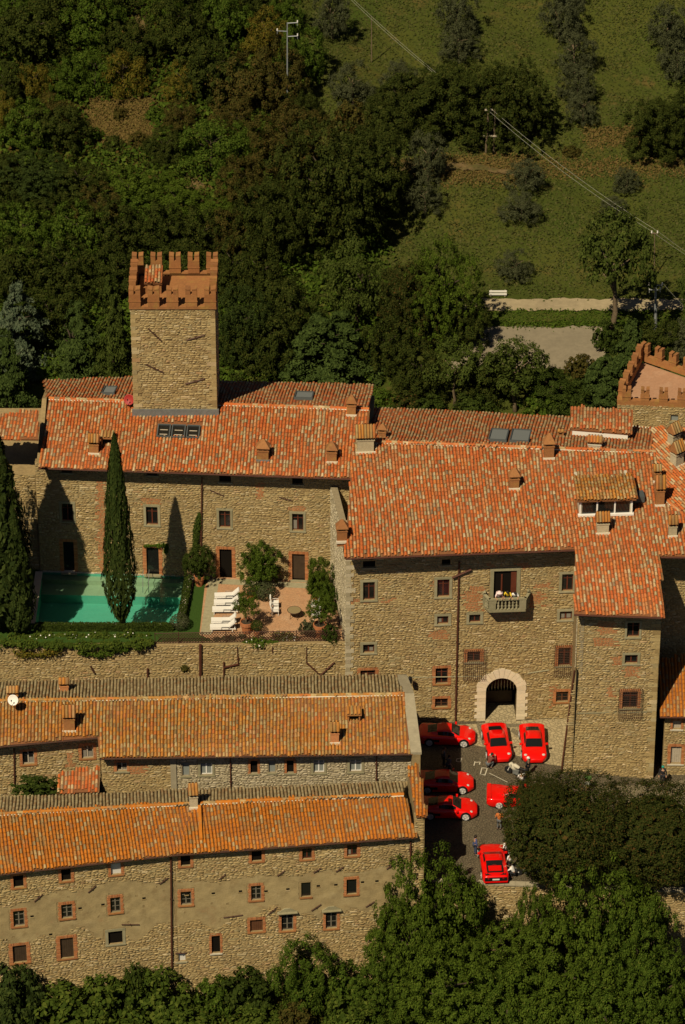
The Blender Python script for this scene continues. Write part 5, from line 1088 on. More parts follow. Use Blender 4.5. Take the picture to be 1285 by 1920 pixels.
def make_car(kind, label, group, px, py, head, interior=False):
    P = {'coupe': COUPE, 'wedge': WEDGE, 'racer': RACER}[kind]; ns = 56; Q = catmull(P, ns)
    pos = atZ(px, py, .45); pos[2] = yard_z(pos[0], pos[1])+.006
    car = empty('sports_car', pos, label, 'car', group, rz=head)
    rows = []
    for x, w, si, sh, de, wc, wr, zr in Q:
        half = [(w*.94, si), (w, si+.12), (w*1.0, (si+sh)/2+.04), (w*.985, sh-.05), (w*.92, sh), (wc+.03, max(de, sh*.5+de*.5)), (wc, de+.005), (wr+(wc-wr)*.18, de+(zr-de)*.82), (wr, zr), (wr*.5, zr+.018), (0, zr+.022)]
        rows.append([(x, -y, z) for y, z in half]+[(x, y, z) for y, z in half[-2::-1]])
    V = [v for r_ in rows for v in r_]; m_ = len(rows[0]); B, WS, SW, RG = [], [], [], []
    gl = {'coupe': ((.40, .95), (-.62, .62), (-1.42, -.72)), 'wedge': ((.2, .83), (-.5, .5), (-.86, -.58)), 'racer': ((.33, .93), (-.5, .6), (-9, -9))}[kind]
    for i in range(ns-1):
        xm = (Q[i, 0]+Q[i+1, 0])/2
        for j in range(m_-1):
            f = (i*m_+j, (i+1)*m_+j, (i+1)*m_+j+1, i*m_+j+1); jj = min(j, m_-2-j)
            if jj in (8, 9) and gl[0][0] < xm < gl[0][1]: WS.append(f)
            elif jj == 6 and gl[1][0] < xm < gl[1][1]: SW.append(f)
            elif jj in ((8, 9) if kind != 'coupe' else (8, 9)) and gl[2][0] < xm < gl[2][1]: RG.append(f)
            else: B.append(f)
    def part(nm, F, m, ends=False):
        b = MB(); b.v = list(V); b.f = list(F); b.m = [0]*len(F)
        if ends: b.f += [tuple(range(m_))[::-1], tuple((ns-1)*m_+k for k in range(m_))]; b.m += [0, 0]
        used = sorted({i for f in b.f for i in f}); mp = {k: q for q, k in enumerate(used)}; b.v = [V[k] for k in used]; b.f = [tuple(mp[i] for i in f) for f in b.f]
        return b.obj(nm, m, car, smooth=True, fix=(nm == 'body'))
    part('body', B, M['carred'], True); part('windscreen', WS, M['carglass'])
    for s in (-1, 1): part('side_window', [f for f in SW if V[f[0]][1]*s > 0], M['carglass'])
    if RG: part('rear_window', RG, M['carglass'])
    def wheel(x, y):
        R = Matrix.Rotation(math.pi/2, 3, 'X'); b = MB(); r = .33
        b.lathe((x, y, r), [(.20, -.10), (.31, -.10), (r, -.07), (r, .07), (.31, .10), (.20, .10)], 18, M3=R); w = b.obj('wheel', M['tyre'], car, smooth=False)
        s = 1 if y > 0 else -1; k = MB()
        for a in range(5):
            t = a*2*math.pi/5+.3; d = Vector((math.cos(t), 0, math.sin(t))); n_ = Vector((-math.sin(t), 0, math.cos(t))); c = Vector((x, y+s*.105, r))
            q = [c+d*.03-n_*.05, c+d*.24-n_*.08, c+d*.24+n_*.08, c+d*.03+n_*.05]; k.prism([tuple(v) for v in q], (0, s*.02, 0))
        k.lathe((x, y+s*.11, r), [(.215, -.015), (.25, -.015), (.25, .015), (.215, .015)], 18, M3=R); k.lathe((x, y+s*.11, r), [(.06, -.03), (.06, .03)], 8, M3=R); k.obj('rim', M['rim'], w)
        d = MB(); d.lathe((x, s*.88, r+.02), [(.385, -.078), (.385, .078)], 18, M3=R); d.obj('wheel_arch', M['black'], car)
    for x in (-1.28, 1.32):
        for s in (-1, 1): wheel(x, s*.872)
    def zat(x): return np.array([np.interp(x, Q[:, 0], Q[:, k]) for k in range(8)])
    for s in (-1, 1):
        q = zat(.72); b = MB(); b.box((.66, s*(q[1]+.06), q[3]+.10), (.14, .2, .11)); b.tube([(.66, s*(q[1]-.06), q[3]), (.66, s*(q[1]+.02), q[3]+.09)], .025, 5); b.obj('wing_mirror', M['carred'], car)
        q = zat(1.72); b = MB(); b.lathe((1.70, s*q[1]*.74, q[3]*.985+.005), [(.135, -.05), (.13, .0), (.09, .028), (.02, .036)], 12)
        if kind != 'wedge': b.obj('headlight', M['lamp'], car, smooth=True)
        q = zat(-2.1); b = MB(); b.lathe((-2.115, s*q[1]*.62, q[3]*.86), [(.085, -.05), (.085, .05), (.05, .06)], 10, M3=Matrix.Rotation(-math.pi/2, 3, 'Y')); b.obj('tail_lamp', M['taillamp'], car)
        b = MB(); q = zat(-.75); b.box((-.78, s*(q[1]*1.0), .52), (.5, .03, .2)); b.obj('air_intake', M['black'], car)
    b = MB(); b.box((2.1, 0, .33), (.08, .7, .12)); b.obj('grille', M['black'], car)
    if kind == 'coupe':
        for s in (-1, 1): b = MB(); q = zat(1.35); b.box((.97, s*.15, q[3]+.085), (.03, .5, .02)); b.obj('wiper', M['black'], car)
    if kind == 'wedge':
        q = zat(-1.2); z = q[7]+.03
        for (cx, cy, sx, sy) in ((-.93, 0, .1, 1.16), (-1.25, .54, .75, .11), (-1.25, -.54, .75, .11), (-1.68, 0, .12, 1.16)): b = MB(); b.box((cx, cy, z+.02 if cx > -1 else z), (sx, sy, .05)); b.obj('engine_vent', M['black'], car)
        b = MB(); b.box((-1.3, 0, z+.01), (.6, .88, .06)); b.obj('engine_cover', M['carred'], car)
        b = MB(); b.box((-2.145, 0, .62), (.05, 1.6, .32)); b.box((-1.88, 0, .89), (.24, 1.5, .03)); b.obj('rear_panel', M['black'], car)
        b = MB(); b.box((-2.17, 0, .62), (.02, .5, .12)); b.obj('number_plate', M['white'], car); b = MB(); b.box((-2.14, 0, .40), (.12, 1.7, .1)); b.obj('bumper', M['carred'], car)
    if kind == 'racer':
        b = MB(); b.box((-2.02, 0, .985), (.3, 1.66, .05), R=Matrix.Rotation(.12, 3, 'Y'))
        for s in (-1, 1): b.box((-2.02, s*.8, .94), (.28, .06, .1))
        b.obj('rear_wing', M['carred'], car); b = MB(); b.box((-1.2, 0, .965), (.6, .6, .03)); b.obj('engine_cover', M['carred'], car)
        for s in (-1, 1): b = MB(); b.lathe((-2.0, s*.7, .93), [(.05, -.02), (.05, .04)], 8); b.obj('tail_light', M['lamp'], car)
    if interior:
        for s in (-1, 1):
            b = MB(); b.box((.52, s*.28, .98), (.12, .34, .04), R=Matrix.Rotation(.5, 3, 'Y')); b.obj('seat_top', M['tan'], car)
    return car
G = 'red sports cars parked in the courtyard'
R90 = math.pi/2
make_car('coupe', 'red sports car nearest the palace wall, half in shade, nose to the right', G, 838, 1378, -.06)
make_car('coupe', 'red sports car, middle of the three along the left house, rear half in deep shade', G, 834, 1466, -.02)
make_car('coupe', 'red sports car, lowest of the three beside the left house, with one sunlit roof', G, 840, 1515, -.03)
make_car('coupe', 'red sports car with dark windscreen in front of the arched portal', G, 932, 1393, -R90+.10)
make_car('coupe', 'red sports car with tan seats showing, right of the portal beside the pale paving', G, 1000, 1394, -R90+.02, True)
make_car('racer', 'low red sports car with rear wing, its nose hidden under the round tree', G, 969, 1494, -.03)
make_car('wedge', 'angular red sports car with black tail, seen from behind near the coping wall', G, 925, 1618, R90+.06)
# ------------------------------------------------------------------ motorcycles
def motorcycle(label, px, py, head, col, lean=.12, z=None):
    p = atZ(px, py, .3); p[2] = yard_z(p[0], p[1])+.005
    m = empty('motorcycle', p, label, 'motorcycle', None, rz=head); R = Matrix.Rotation(R90, 3, 'X')
    for x in (-.68, .70):
        b = MB(); b.lathe((x, 0, .31), [(.23, -.05), (.29, -.06), (.315, 0), (.29, .06), (.23, .05)], 18, M3=R); w = b.obj('wheel', M['tyre'], m)
        k = MB(); k.lathe((x, 0, .31), [(.05, -.06), (.05, .06)], 8, M3=R)
        for a in range(5): t = a*1.2566; k.tube([(x, 0, .31), (x+.24*math.cos(t), 0, .31+.24*math.sin(t))], .018, 4)
        k.obj('rim', M['rim'], w)
    b = MB()
    for s in (-1, 1): b.tube([(.70, s*.08, .31), (.48, s*.08, .88)], .028, 6)
    b.obj('fork', M['rim'], m)
    b = MB(); b.tube([(-.45, 0, .72), (-.1, 0, .84), (.15, 0, .90), (.42, 0, .84)], [.09, .14, .17, .09], 8); b.obj('tank', M[col], m, smooth=True)
    b = MB(); b.tube([(-.95, 0, .86), (-.6, 0, .80), (-.25, 0, .78), (-.05, 0, .80)], [.06, .11, .13, .1], 8); b.obj('seat', M['black'], m, smooth=True)
    b = MB(); b.tube([(.66, 0, .95), (.52, 0, .92), (.3, 0, .72), (.1, 0, .48)], [.08, .2, .2, .15], 8); b.obj('fairing', M[col], m, smooth=True)
    b = MB(); b.box((0, 0, .42), (.5, .34, .36)); b.tube([(-.1, .16, .3), (-.5, .18, .34), (-.9, .2, .5)], .045, 6); b.obj('engine', M['lead'], m)
    b = MB(); b.tube([(.3, -.36, 1.0), (.42, -.15, 1.02), (.42, .15, 1.02), (.3, .36, 1.0)], .018, 5); b.obj('handlebar', M['black'], m)
    b = MB(); b.box((.62, 0, 1.10), (.03, .3, .24), R=Matrix.Rotation(-.6, 3, 'Y')); b.obj('windshield', M['glass'], m)
    b = MB(); b.tube([(-.05, .1, .3), (-.1, .33, .01)], .015, 4); b.obj('kick_stand', M['black'], m)
motorcycle('pale grey motorcycle in front of the right-hand red car, by the round tree', 969, 1449, 2.6, 'offwhite')
M['navy'] = mat('navy_paint', (.012, .018, .05), rough=.3, coat=.3)
motorcycle('dark blue motorcycle half under the round tree near the coping wall', 990, 1634, .1, 'navy')
M['teal'] = mat('teal_paint', (.02, .25, .19), rough=.35)
# ------------------------------------------------------------------ people
M['c_white'] = mat('white_cloth', (.78, .76, .72)); M['c_blue'] = mat('blue_cloth', (.07, .09, .22)); M['c_dark'] = mat('dark_cloth', (.02, .02, .024)); M['c_grey'] = mat('grey_cloth', (.11, .115, .12)); M['c_orange'] = mat('orange_cloth', (.50, .14, .03)); M['c_brown'] = mat('brown_cloth', (.16, .045, .03)); M['c_yellow'] = mat('yellow_cloth', (.75, .52, .03)); M['c_green'] = mat('green_cloth', (.08, .17, .04)); M['c_jeans'] = mat('denim', (.045, .06, .11)); M['c_pink'] = mat('pale_pink_cloth', (.80, .62, .60))
PEOPLE = []
POSES = {  # joint positions (x forward, y left, z up), metres for a 1.74 m figure
 'stand': dict(pel=(0, 0, .93), ch=(.01, 0, 1.30), neck=(.01, 0, 1.50), head=(.03, 0, 1.63), sh=.19, el=(.02, .27, 1.14), wr=(.10, .27, .90), kn=(.03, .11, .50), an=(0, .12, .08), toe=(.16, .14, .04)),
 'look': dict(pel=(0, 0, .93), ch=(.05, 0, 1.30), neck=(.08, 0, 1.49), head=(.15, 0, 1.60), sh=.19, el=(.12, .27, 1.14), wr=(.32, .16, 1.12), kn=(.03, .11, .50), an=(0, .12, .08), toe=(.16, .14, .04)),
 'lean': dict(pel=(-.10, 0, .90), ch=(.10, 0, 1.22), neck=(.22, 0, 1.38), head=(.32, 0, 1.48), sh=.19, el=(.22, .30, 1.05), wr=(.42, .22, 1.03), kn=(-.04, .11, .48), an=(-.10, .12, .08), toe=(.06, .14, .04)),
 'crouch': dict(pel=(-.12, 0, .50), ch=(.12, 0, .80), neck=(.22, 0, .98), head=(.32, 0, 1.08), sh=.19, el=(.34, .28, .72), wr=(.52, .12, .86), kn=(.28, .18, .50), an=(-.02, .15, .09), toe=(.14, .17, .04)),
 'sit': dict(pel=(-.1, 0, .50), ch=(0, 0, .84), neck=(.03, 0, 1.04), head=(.07, 0, 1.16), sh=.19, el=(.10, .27, .72), wr=(.30, .18, .62), kn=(.34, .12, .50), an=(.34, .13, .08), toe=(.50, .14, .04)),
 'walk': dict(pel=(0, 0, .92), ch=(.03, 0, 1.29), neck=(.04, 0, 1.49), head=(.07, 0, 1.62), sh=.19, el=(-.04, .27, 1.14), wr=(.10, .27, .93), kn=(.12, .1, .50), an=(.02, .11, .09), toe=(.18, .12, .04)),
}
def skel(name, chain, m, parent):
    """chain: list of (id, pos, radius, parent id) -> skinned tapering surface"""
    me = bpy.data.meshes.new(name); bm = bmesh.new(); lay = bm.verts.layers.skin.verify(); ids = {}
    for (k, p, r, par) in chain:
        v = bm.verts.new(p); v[lay].radius = (r, r) if not isinstance(r, tuple) else r; v[lay].use_root = par is None; ids[k] = v
        if par is not None: bm.edges.new((ids[par], v))
    bm.to_mesh(me); bm.free(); me.materials.append(m)
    o = bpy.data.objects.new(name, me); C.objects.link(o); o.parent = parent; OFF[o.name] = np.zeros(3)
    s = o.modifiers.new('skin', 'SKIN'); s.use_smooth_shade = True; o.modifiers.new('sub', 'SUBSURF').levels = 1; o.modifiers['sub'].render_levels = 1; PEOPLE.append(o); return o
def person(label, foot, head, top, legs, pose='stand', h=1.74, hair='hair', shoes='c_dark', hat=None, sleeves='short', group=None, skirt=False, held=None):
    k = h/1.74; P = POSES[pose]; g = lambda n, s=1: (P[n][0]*k, P[n][1]*k*s, P[n][2]*k)
    root = empty('person', foot, label, 'person', group, rz=head); sh = P['sh']*k*(.92 if skirt else 1)
    shp = lambda s: (P['ch'][0]*k, s*sh, (P['neck'][2]-.07)*k); hip = lambda s: (P['pel'][0]*k, s*.095*k, (P['pel'][2]-.04)*k)
    ch = [('pel', g('pel'), .13*k, None), ('ch', g('ch'), (.15*k, .11*k), 'pel'), ('neck', g('neck'), .055*k, 'ch'), ('head', g('head'), (.085*k, .1*k), 'neck'), ('top', (g('head')[0], 0, g('head')[2]+.09*k), .075*k, 'head'), ('nose', (g('head')[0]+.10*k, 0, g('head')[2]), .022*k, 'head')]
    for s, t in ((1, 'l'), (-1, 'r')):
        w = g('wr', s); e = g('el', s); d = (Vector(w)-Vector(e)).normalized(); hnd = Vector(w)+d*.085*k
        ch += [('s'+t, shp(s), .06*k, 'ch'), ('e'+t, e, .042*k, 's'+t), ('w'+t, w, .03*k, 'e'+t), ('h'+t, tuple(hnd), (.042*k, .02*k), 'w'+t)]
        side = d.cross(Vector((0, 0, 1)));  side = side.normalized() if side.length > .1 else Vector((1, 0, 0))
        for i in range(4): a = hnd+side*((i-1.5)*.022*k); ch += [('f%d' % i+t, tuple(a+d*(.055+.012*(i in (1, 2)))*k), .009*k, 'h'+t)]
        ch += [('th'+t, tuple(Vector(w)+d*.05*k+side*.055*k), .010*k, 'w'+t)]
        ch += [('hip'+t, hip(s), .09*k, 'pel'), ('k'+t, g('kn', s), .058*k, 'hip'+t), ('a'+t, g('an', s), .04*k, 'k'+t), ('t'+t, g('toe', s), .035*k, 'a'+t)]
    skel('body', ch, M['skin'], root)
    sc = [('pel', (g('pel')[0], 0, g('pel')[2]-.02*k), .145*k, None), ('ch', g('ch'), (.175*k, .13*k), 'pel'), ('nk', (g('neck')[0], 0, g('neck')[2]-.06*k), .08*k, 'ch')]
    for s, t in ((1, 'l'), (-1, 'r')):
        e = Vector(g('el', s)); a = Vector(shp(s)); sc += [('s'+t, tuple(a), .078*k, 'ch'), ('e'+t, tuple(a+(e-a)*(.95 if sleeves == 'short' else 1)), .058*k, 's'+t)]
        if sleeves == 'long': sc += [('w'+t, tuple(e+(Vector(g('wr', s))-e)*.95), .045*k, 'e'+t)]
    skel('shirt', sc, M[top], root)
    tc = [('pel', g('pel'), .15*k, None)]
    for s, t in ((1, 'l'), (-1, 'r')):
        kn = Vector(g('kn', s)); an = Vector(g('an', s)); tc += [('hip'+t, hip(s), .105*k, 'pel'), ('k'+t, tuple(kn), .075*k, 'hip'+t)]
        if not skirt: tc += [('a'+t, tuple(kn+(an-kn)*.93), .055*k, 'k'+t)]
    skel('shorts' if skirt else 'trousers', tc, M[legs], root)
    b = MB()
    for s in (-1, 1):
        a, t = g('an', s), g('toe', s); d = Vector(t)-Vector(a); d.z = 0; d.normalize(); b.tube([tuple(Vector((a[0], a[1], .045*k))-d*.06*k), (a[0], a[1], .05*k), (t[0]+d.x*.05*k, t[1], .035*k)], [.042*k, .05*k, .035*k], 7)
    b.obj('shoes', M[shoes], root, smooth=True)
    hc = Vector(g('head')); b = MB(); b.lathe((hc.x-.015*k, 0, hc.z+.01*k), [(.112*k, -.03*k), (.118*k, .03*k), (.10*k, .085*k), (.05*k, .118*k), (.01*k, .122*k)], 10)
    b.tube([(hc.x-.06*k, 0, hc.z+.05*k), (hc.x-.085*k, 0, hc.z-.06*k)], [.09*k, .07*k], 8); b.obj('hair', M[hair], root, smooth=True)
    if hat:
        b = MB(); b.lathe((hc.x, 0, hc.z+.07*k), [(.27*k, -.01), (.27*k, .005), (.12*k, .02), (.11*k, .10), (.03*k, .12)], 14); b.obj('hat', M[hat], root, smooth=True)
    if held == 'camera':
        w = g('wr', 1); b = MB(); b.box((w[0]+.1, 0, w[2]+.1), (.1, .14, .1)); b.lathe((w[0]+.15, 0, w[2]+.1), [(.045, 0), (.045, .14)], 8, M3=Matrix.Rotation(R90, 3, 'Y')); o = b.obj('camera', M['black'], root)
        bpy.context.scene  # stays with the hands that hold it
    return root
gp_ = lambda px, py: (lambda p: (p[0], p[1], yard_z(p[0], p[1])+.006))(atZ(px, py, 0))
person('person in brown top and grey trousers crouching over the nose of the left front car', gp_(918, 1440), .9, 'c_brown', 'c_grey', 'crouch', sleeves='long')
person('person in white shirt and dark trousers standing behind the pale motorcycle', gp_(978, 1482), 1.9, 'c_white', 'c_dark', 'look')
person('person in black clothes with white helmet at the nose of the right front car', gp_(990, 1455), 2.6, 'c_dark', 'c_dark', 'stand', hair='c_white', sleeves='long')
person('person in orange top and grey trousers at the left edge of the round tree', gp_(936, 1556), 1.4, 'c_orange', 'c_grey', 'walk')
person('person in blue long shirt and dark trousers standing left of the angular car', gp_(891, 1603), .3, 'c_blue', 'c_jeans', 'stand', sleeves='long')
person('person in white shirt leaning towards the angular red car from its right side', gp_(948, 1611), 2.9, 'c_white', 'c_dark', 'look')
person('person in white top and dark shorts behind the angular red car, under the tree edge', gp_(956, 1632), 2.3, 'c_white', 'c_dark', 'stand', h=1.6, skirt=True, hair='c_white')
person('person in white top sitting low beside the dark blue motorcycle', gp_(962, 1645), 2.8, 'c_white', 'c_dark', 'crouch', h=1.65)
person('person in dark clothes in the shade between the two upper left cars, facing right', gp_(832, 1437), .2, 'c_grey', 'c_dark', 'stand', sleeves='long')
person('person in grey shirt in the shade just below another dark-clothed person', gp_(841, 1452), .6, 'c_grey', 'c_jeans', 'walk')
person('person in green top with white shorts on the street under the tower block', gp_(1102, 1480), 1.2, 'c_green', 'c_white', 'walk', skirt=True)
person('person in dark clothes with teal cap in the shaded gap beside the low house', gp_(1243, 1452), -1.6, 'c_dark', 'c_dark', 'stand', hair='teal', sleeves='long')
bp = lambda u, n: tuple(wm.pt(u, n, zf+.004)); fh = -R90+.06
person('person in white wide-brimmed hat at the left of the balcony', bp(cu-.62, bd-.42), fh, 'c_pink', 'c_dark', 'lean', h=1.66, hat='c_pink')
person('person in yellow top leaning on the middle of the balcony rail', bp(cu+.05, bd-.42), fh-.25, 'c_yellow', 'c_dark', 'lean', h=1.72)
person('person in white top at the right end of the balcony, smaller than the yellow one', bp(cu+.55, bd-.42), fh, 'c_white', 'c_dark', 'lean', h=1.6)
dg = bpy.context.evaluated_depsgraph_get(); done = [(o, bpy.data.meshes.new_from_object(o.evaluated_get(dg))) for o in PEOPLE]
for o, me in done:
    nm = o.data.name; o.modifiers.clear(); o.data = me
    me.polygons.foreach_set('use_smooth', [True]*len(me.polygons))
# ------------------------------------------------------------------ terrace furniture
LG = 'white sun loungers on the terrace'
def lounger():
    r = empty('sun_lounger', (0, 0, 0), 'white lounger', 'sun lounger', LG); b = MB()
    for y in (-.27, .27): b.box((0, y, .30), (1.95, .05, .06))
    for x in (-.9, .0, .9): b.box((x, 0, .30), (.05, .49, .05))
    b.obj('frame', M['white'], r); 
    for x in (-.82, .72):
        for y in (-.27, .27): b = MB(); b.box((x, y, .135), (.05, .05, .27)); b.obj('leg', M['white'], r)
    b = MB(); b.box((-.28, 0, .39), (1.35, .52, .11)); b.box((-.92, 0, .395), (.06, .50, .09)); b.obj('mattress', M['white'], r)
    b = MB(); b.box((.66, 0, .62), (.72, .52, .10), R=Matrix.Rotation(-.75, 3, 'Y')); b.obj('backrest', M['white'], r)
    for y in (-.32, .32):
        b = MB(); b.tube([(-.1, y, .33), (-.1, y, .50), (.45, y, .50), (.45, y, .33)], .022, 5); b.obj('armrest', M['lead'], r)
    return r
lab = ['white sun lounger farthest back in the row by the lawn, nearest the house', 'white sun lounger second from the house wall, against the farthest one', 'white sun lounger in the middle of the five, before the gap', 'white sun lounger just past the gap, second from the railing', 'white sun lounger nearest the railing and the terrace edge']
l0 = lounger()
for i, (px, py) in enumerate(((426, 1117), (425, 1130), (422, 1143), (420, 1164), (418, 1176))):
    o = l0 if i == 0 else copy_tree(l0); o['label'] = lab[i]; o.location = tuple(atZ(px, py, ZT+.3)*np.array([1, 1, 0])+np.array([0, 0, ZT+.006])); o.rotation_euler.z = .03+rnd.uniform(-.03, .03)
def armchair():
    r = empty('garden_chair', (0, 0, 0), 'white', 'chair', 'white garden chairs round the iron table'); b = MB(); b.box((0, 0, .42), (.56, .56, .13)); b.obj('seat', M['white'], r)
    b = MB(); b.box((-.30, 0, .72), (.09, .56, .58), R=Matrix.Rotation(-.22, 3, 'Y')); b.obj('backrest', M['white'], r)
    for y in (-.27, .27): b = MB(); b.tube([(.24, y, .02), (.24, y, .62), (-.25, y, .64)], .02, 5); b.obj('armrest', M['white'], r)
    for x in (-.24, .24):
        for y in (-.25, .25): b = MB(); b.box((x, y, .18), (.04, .04, .36)); b.obj('leg', M['white'], r)
    return r
c0 = armchair()
for i, (px, py, rz, lb) in enumerate(((516, 1131, 0, 'white garden chair left of the round table, the one farther from the railing'), (516, 1143, .05, 'white garden chair left of the round table, the one nearer the railing'), (590, 1134, math.pi-.2, 'white garden chair right of the round table, partly behind the tall potted shrub'), (592, 1151, math.pi+.3, 'white garden chair mostly hidden behind the potted lemon tree on the right'))):
    o = c0 if i == 0 else copy_tree(c0); o['label'] = lb; o.location = tuple(atZ(px, py, ZT+.4)*np.array([1, 1, 0])+np.array([0, 0, ZT+.006])); o.rotation_euler.z = rz
p = atZ(552, 1144, ZT+.7); tb_ = empty('garden_table', (p[0], p[1], ZT+.006), 'round iron garden table with thin top in the middle of the brick terrace', 'table'); P0 = (p[0], p[1])
M['tabletop'] = mat('greenish_table_top', (.26, .20, .10), rough=.4)
b = MB(); b.lathe((P0[0], P0[1], ZT+.7), [(.50, 0), (.50, .015)], 24); b.obj('tabletop', M['tabletop'], tb_)
b = MB(); b.tube([(P0[0]+.52*math.cos(t), P0[1]+.52*math.sin(t), ZT+.71) for t in np.linspace(0, 6.2832, 25)], .022, 5); b.obj('rim', M['iron'], tb_)
for t in (.6, 2.2, 3.75, 5.3): b = MB(); b.tube([(P0[0]+.3*math.cos(t), P0[1]+.3*math.sin(t), ZT+.7), (P0[0]+.4*math.cos(t), P0[1]+.4*math.sin(t), ZT+.01)], .02, 5); b.obj('leg', M['iron'], tb_)
# lattice railing on the terrace edge
rail = empty('lattice_railing', tuple(wtw.pt(24, -.2, ZT)), 'dark iron lattice railing along the edge of the terrace wall', 'railing')
u0 = wtw.uz(291, 1208)[0]; u1 = wtw.L-.2; b = MB(); HR = .95
for (z, r_) in ((HR, .03), (.06, .022)): b.tube([wtw.pt(u0, -.22, ZT+z), wtw.pt(u1, -.22, ZT+z)], r_, 5)
b.obj('rail', M['iron'], rail); st = .21; b = MB()
for u in np.arange(u0, u1-HR*.8, st):
    for s in (0, 1):
        a, c = (u, u+HR*.8) if s else (u+HR*.8, u); b.tube([wtw.pt(a, -.22+.012*s, ZT+.07), wtw.pt(c, -.22+.012*s, ZT+HR)], .024, 4, cap=False)
b.obj('lattice', M['iron'], rail)
for u in np.linspace(u0, u1, 9): b = MB(); wtw.fb(b, u-.03, u+.03, -.25, -.19, ZT-.02, ZT+HR+.08); b.obj('post', M['iron'], rail)
# ------------------------------------------------------------------ satellite dishes
def dish(px, py, roof, m, r, label):
    base = roof.at(px, py+14); D = empty('satellite_dish', base, label, 'satellite dish'); c = base+np.array([0, -.25, .75]); b = MB(); b.tube([base-np.array([0, 0, .1]), base+np.array([0, 0, .75]), c+np.array([0, .08, 0])], .03, 5); b.obj('mast', M['lead'], D)
    R = Matrix.Rotation(math.radians(62), 3, 'X'); R = Matrix.Rotation(-.25, 3, 'Z') @ R; b = MB(); b.lathe(c, [(.02, -.08), (r*.5, -.055), (r*.85, -.01), (r, .03), (r*.98, .045), (r*.83, .005), (r*.48, -.04), (.02, -.065)], 18, M3=R); b.obj('reflector', M[m], D, smooth=True)
    b = MB(); t = Vector(c)+R@Vector((0, 0, .42)); b.tube([tuple(Vector(c)+R@Vector((0, -r, .02))), tuple(t)], .012, 4); b.box(tuple(t), (.08, .08, .1)); b.obj('feed_arm', M['black'], D)
dish(243, 748, rp, 'redpaint', .42, 'red satellite dish at the left foot of the tower'); dish(26, 1311, r1b, 'white', .40, 'white satellite dish on the ridge of the brown roof at the left edge')
# ------------------------------------------------------------------ power lines
def pole(px, top, bot_, label, m='lead', r=.09, arms=(), name='utility_pole'):
    g = terr(px, bot_); t = atY(px, top, g[1]); o = empty(name, g, label, 'utility pole'); b = MB(); b.tube([g-np.array([0, 0, .3]), t], [r*1.25, r*.8], 7); b.obj('pole', M[m], o); tips = []
    for (dz, l, s) in arms:
        a = t-np.array([0, 0, dz]); b = MB(); e = a+np.array([l*s, 0, .05]); b.tube([a, e], .045, 5); b.tube([e, e+np.array([0, 0, -.3])], .03, 4); b.obj('cross_arm', M[m], o)
        k = MB(); k.lathe(e, [(.05, 0), (.07, .08), (.05, .16), (.06, .22)], 7); k.obj('insulator', M['white'], o); tips.append(e+np.array([0, 0, .2]))
    return o, t, tips
M['polemetal'] = mat('galvanised_pole', (.27, .29, .29), rough=.5, metal=.2)
_, t1, tips1 = pole(539, 42, 232, 'tall grey metal power pole with three short arms above the wood', 'polemetal', .065, ((.05, .9, 1), (.85, .9, -1), (1.35, .9, 1)))
_, t3, tips3 = pole(1230, 535, 636, 'grey metal power pole with bristling arms near the umbrella pine', 'polemetal', .12, ((.0, .55, 1), (.0, .6, -1), (.45, .4, 1), (.45, .5, -1)))
_, t4, _ = pole(697, 30, 118, 'thin brown wooden pole standing in the upper meadow', 'palebark', .05)
_, t5, tips5 = pole(1228, 436, 520, 'thin wooden pole on the slope carrying the long double cable', 'palebark', .05, ((.1, .25, 1), (.1, .25, -1)))
gH = terr(911, 288); tH = atY(917, 200, gH[1]); hp = empty('utility_pole', gH, 'twin-legged wooden pole with crossbar in front of the dark tree clump', 'utility pole')
gH2 = gH+np.array([.75, .3, 0]); b = MB(); b.tube([gH-np.array([0, 0, .3]), tH], [.11, .08], 7); b.obj('pole', M['palebark'], hp); b = MB(); b.tube([gH2+np.array([0, 0, -.3]), gH2+np.array([0, 0, 4.3])], [.1, .08], 7); b.obj('pole', M['palebark'], hp)
b = MB(); b.box(tuple((gH+gH2)/2+np.array([0, 0, 1.7])), (1.3, .1, .14)); b.obj('crossbar', M['palewood'], hp); b = MB(); b.box(tuple(tH-np.array([0, 0, .3])), (.7, .1, .12)); b.obj('crossbar', M['palewood'], hp)
M['wire'] = mat('pale_wire', (.30, .30, .24), rough=.4)
def wire(A, B, sag, label, n=14):
    A, B = np.array(A), np.array(B); b = MB(); b.tube([A+(B-A)*t-np.array([0, 0, 4*sag*t*(1-t)]) for t in np.linspace(0, 1, n)], .013, 4); o = b.obj('power_cable', M['wire']); tag(o, label, 'cable', 'power cables strung between poles'); return o
far = atY(650, -14, 84.); end = atY(818, 136, gH[1]+2); wire(far, end, .15, 'upper cable of the pair crossing the top meadow'); wire(far+np.array([-.35, 0, .12]), end+np.array([-.35, 0, .1]), .2, 'lower left cable of the pair crossing the top meadow')
wire(tH, tips5[0], .5, 'right cable of the long pair from the twin-legged pole to the slope pole'); wire(tH+np.array([-.3, 0, -.1]), tips5[1], .6, 'left cable of the long pair from the twin-legged pole to the slope pole')
wire(tips5[0], atY(1330, 500, 50), .1, 'upper short cable running off the right edge above the pine'); wire(tips5[1], atY(1330, 504, 50), .12, 'lower short cable running off the right edge above the pine'); wire(tips3[0], atY(1320, 605, 40), .2, 'cable running from the metal pole by the pine off the right edge')
# white barrier by the road
g = terr(934, 558); wb_ = empty('white_barrier', g, 'small white roadside barrier on the far edge of the gravel road', 'barrier')
for z in (.35, .62): b = MB(); b.box((g[0], g[1], g[2]+z), (1.5, .06, .16)); b.obj('rail', M['white'], wb_)
for s in (-.6, .6): b = MB(); b.box((g[0]+s, g[1]+.07, g[2]+.35), (.09, .08, .75)); b.obj('post', M['palewood'], wb_)
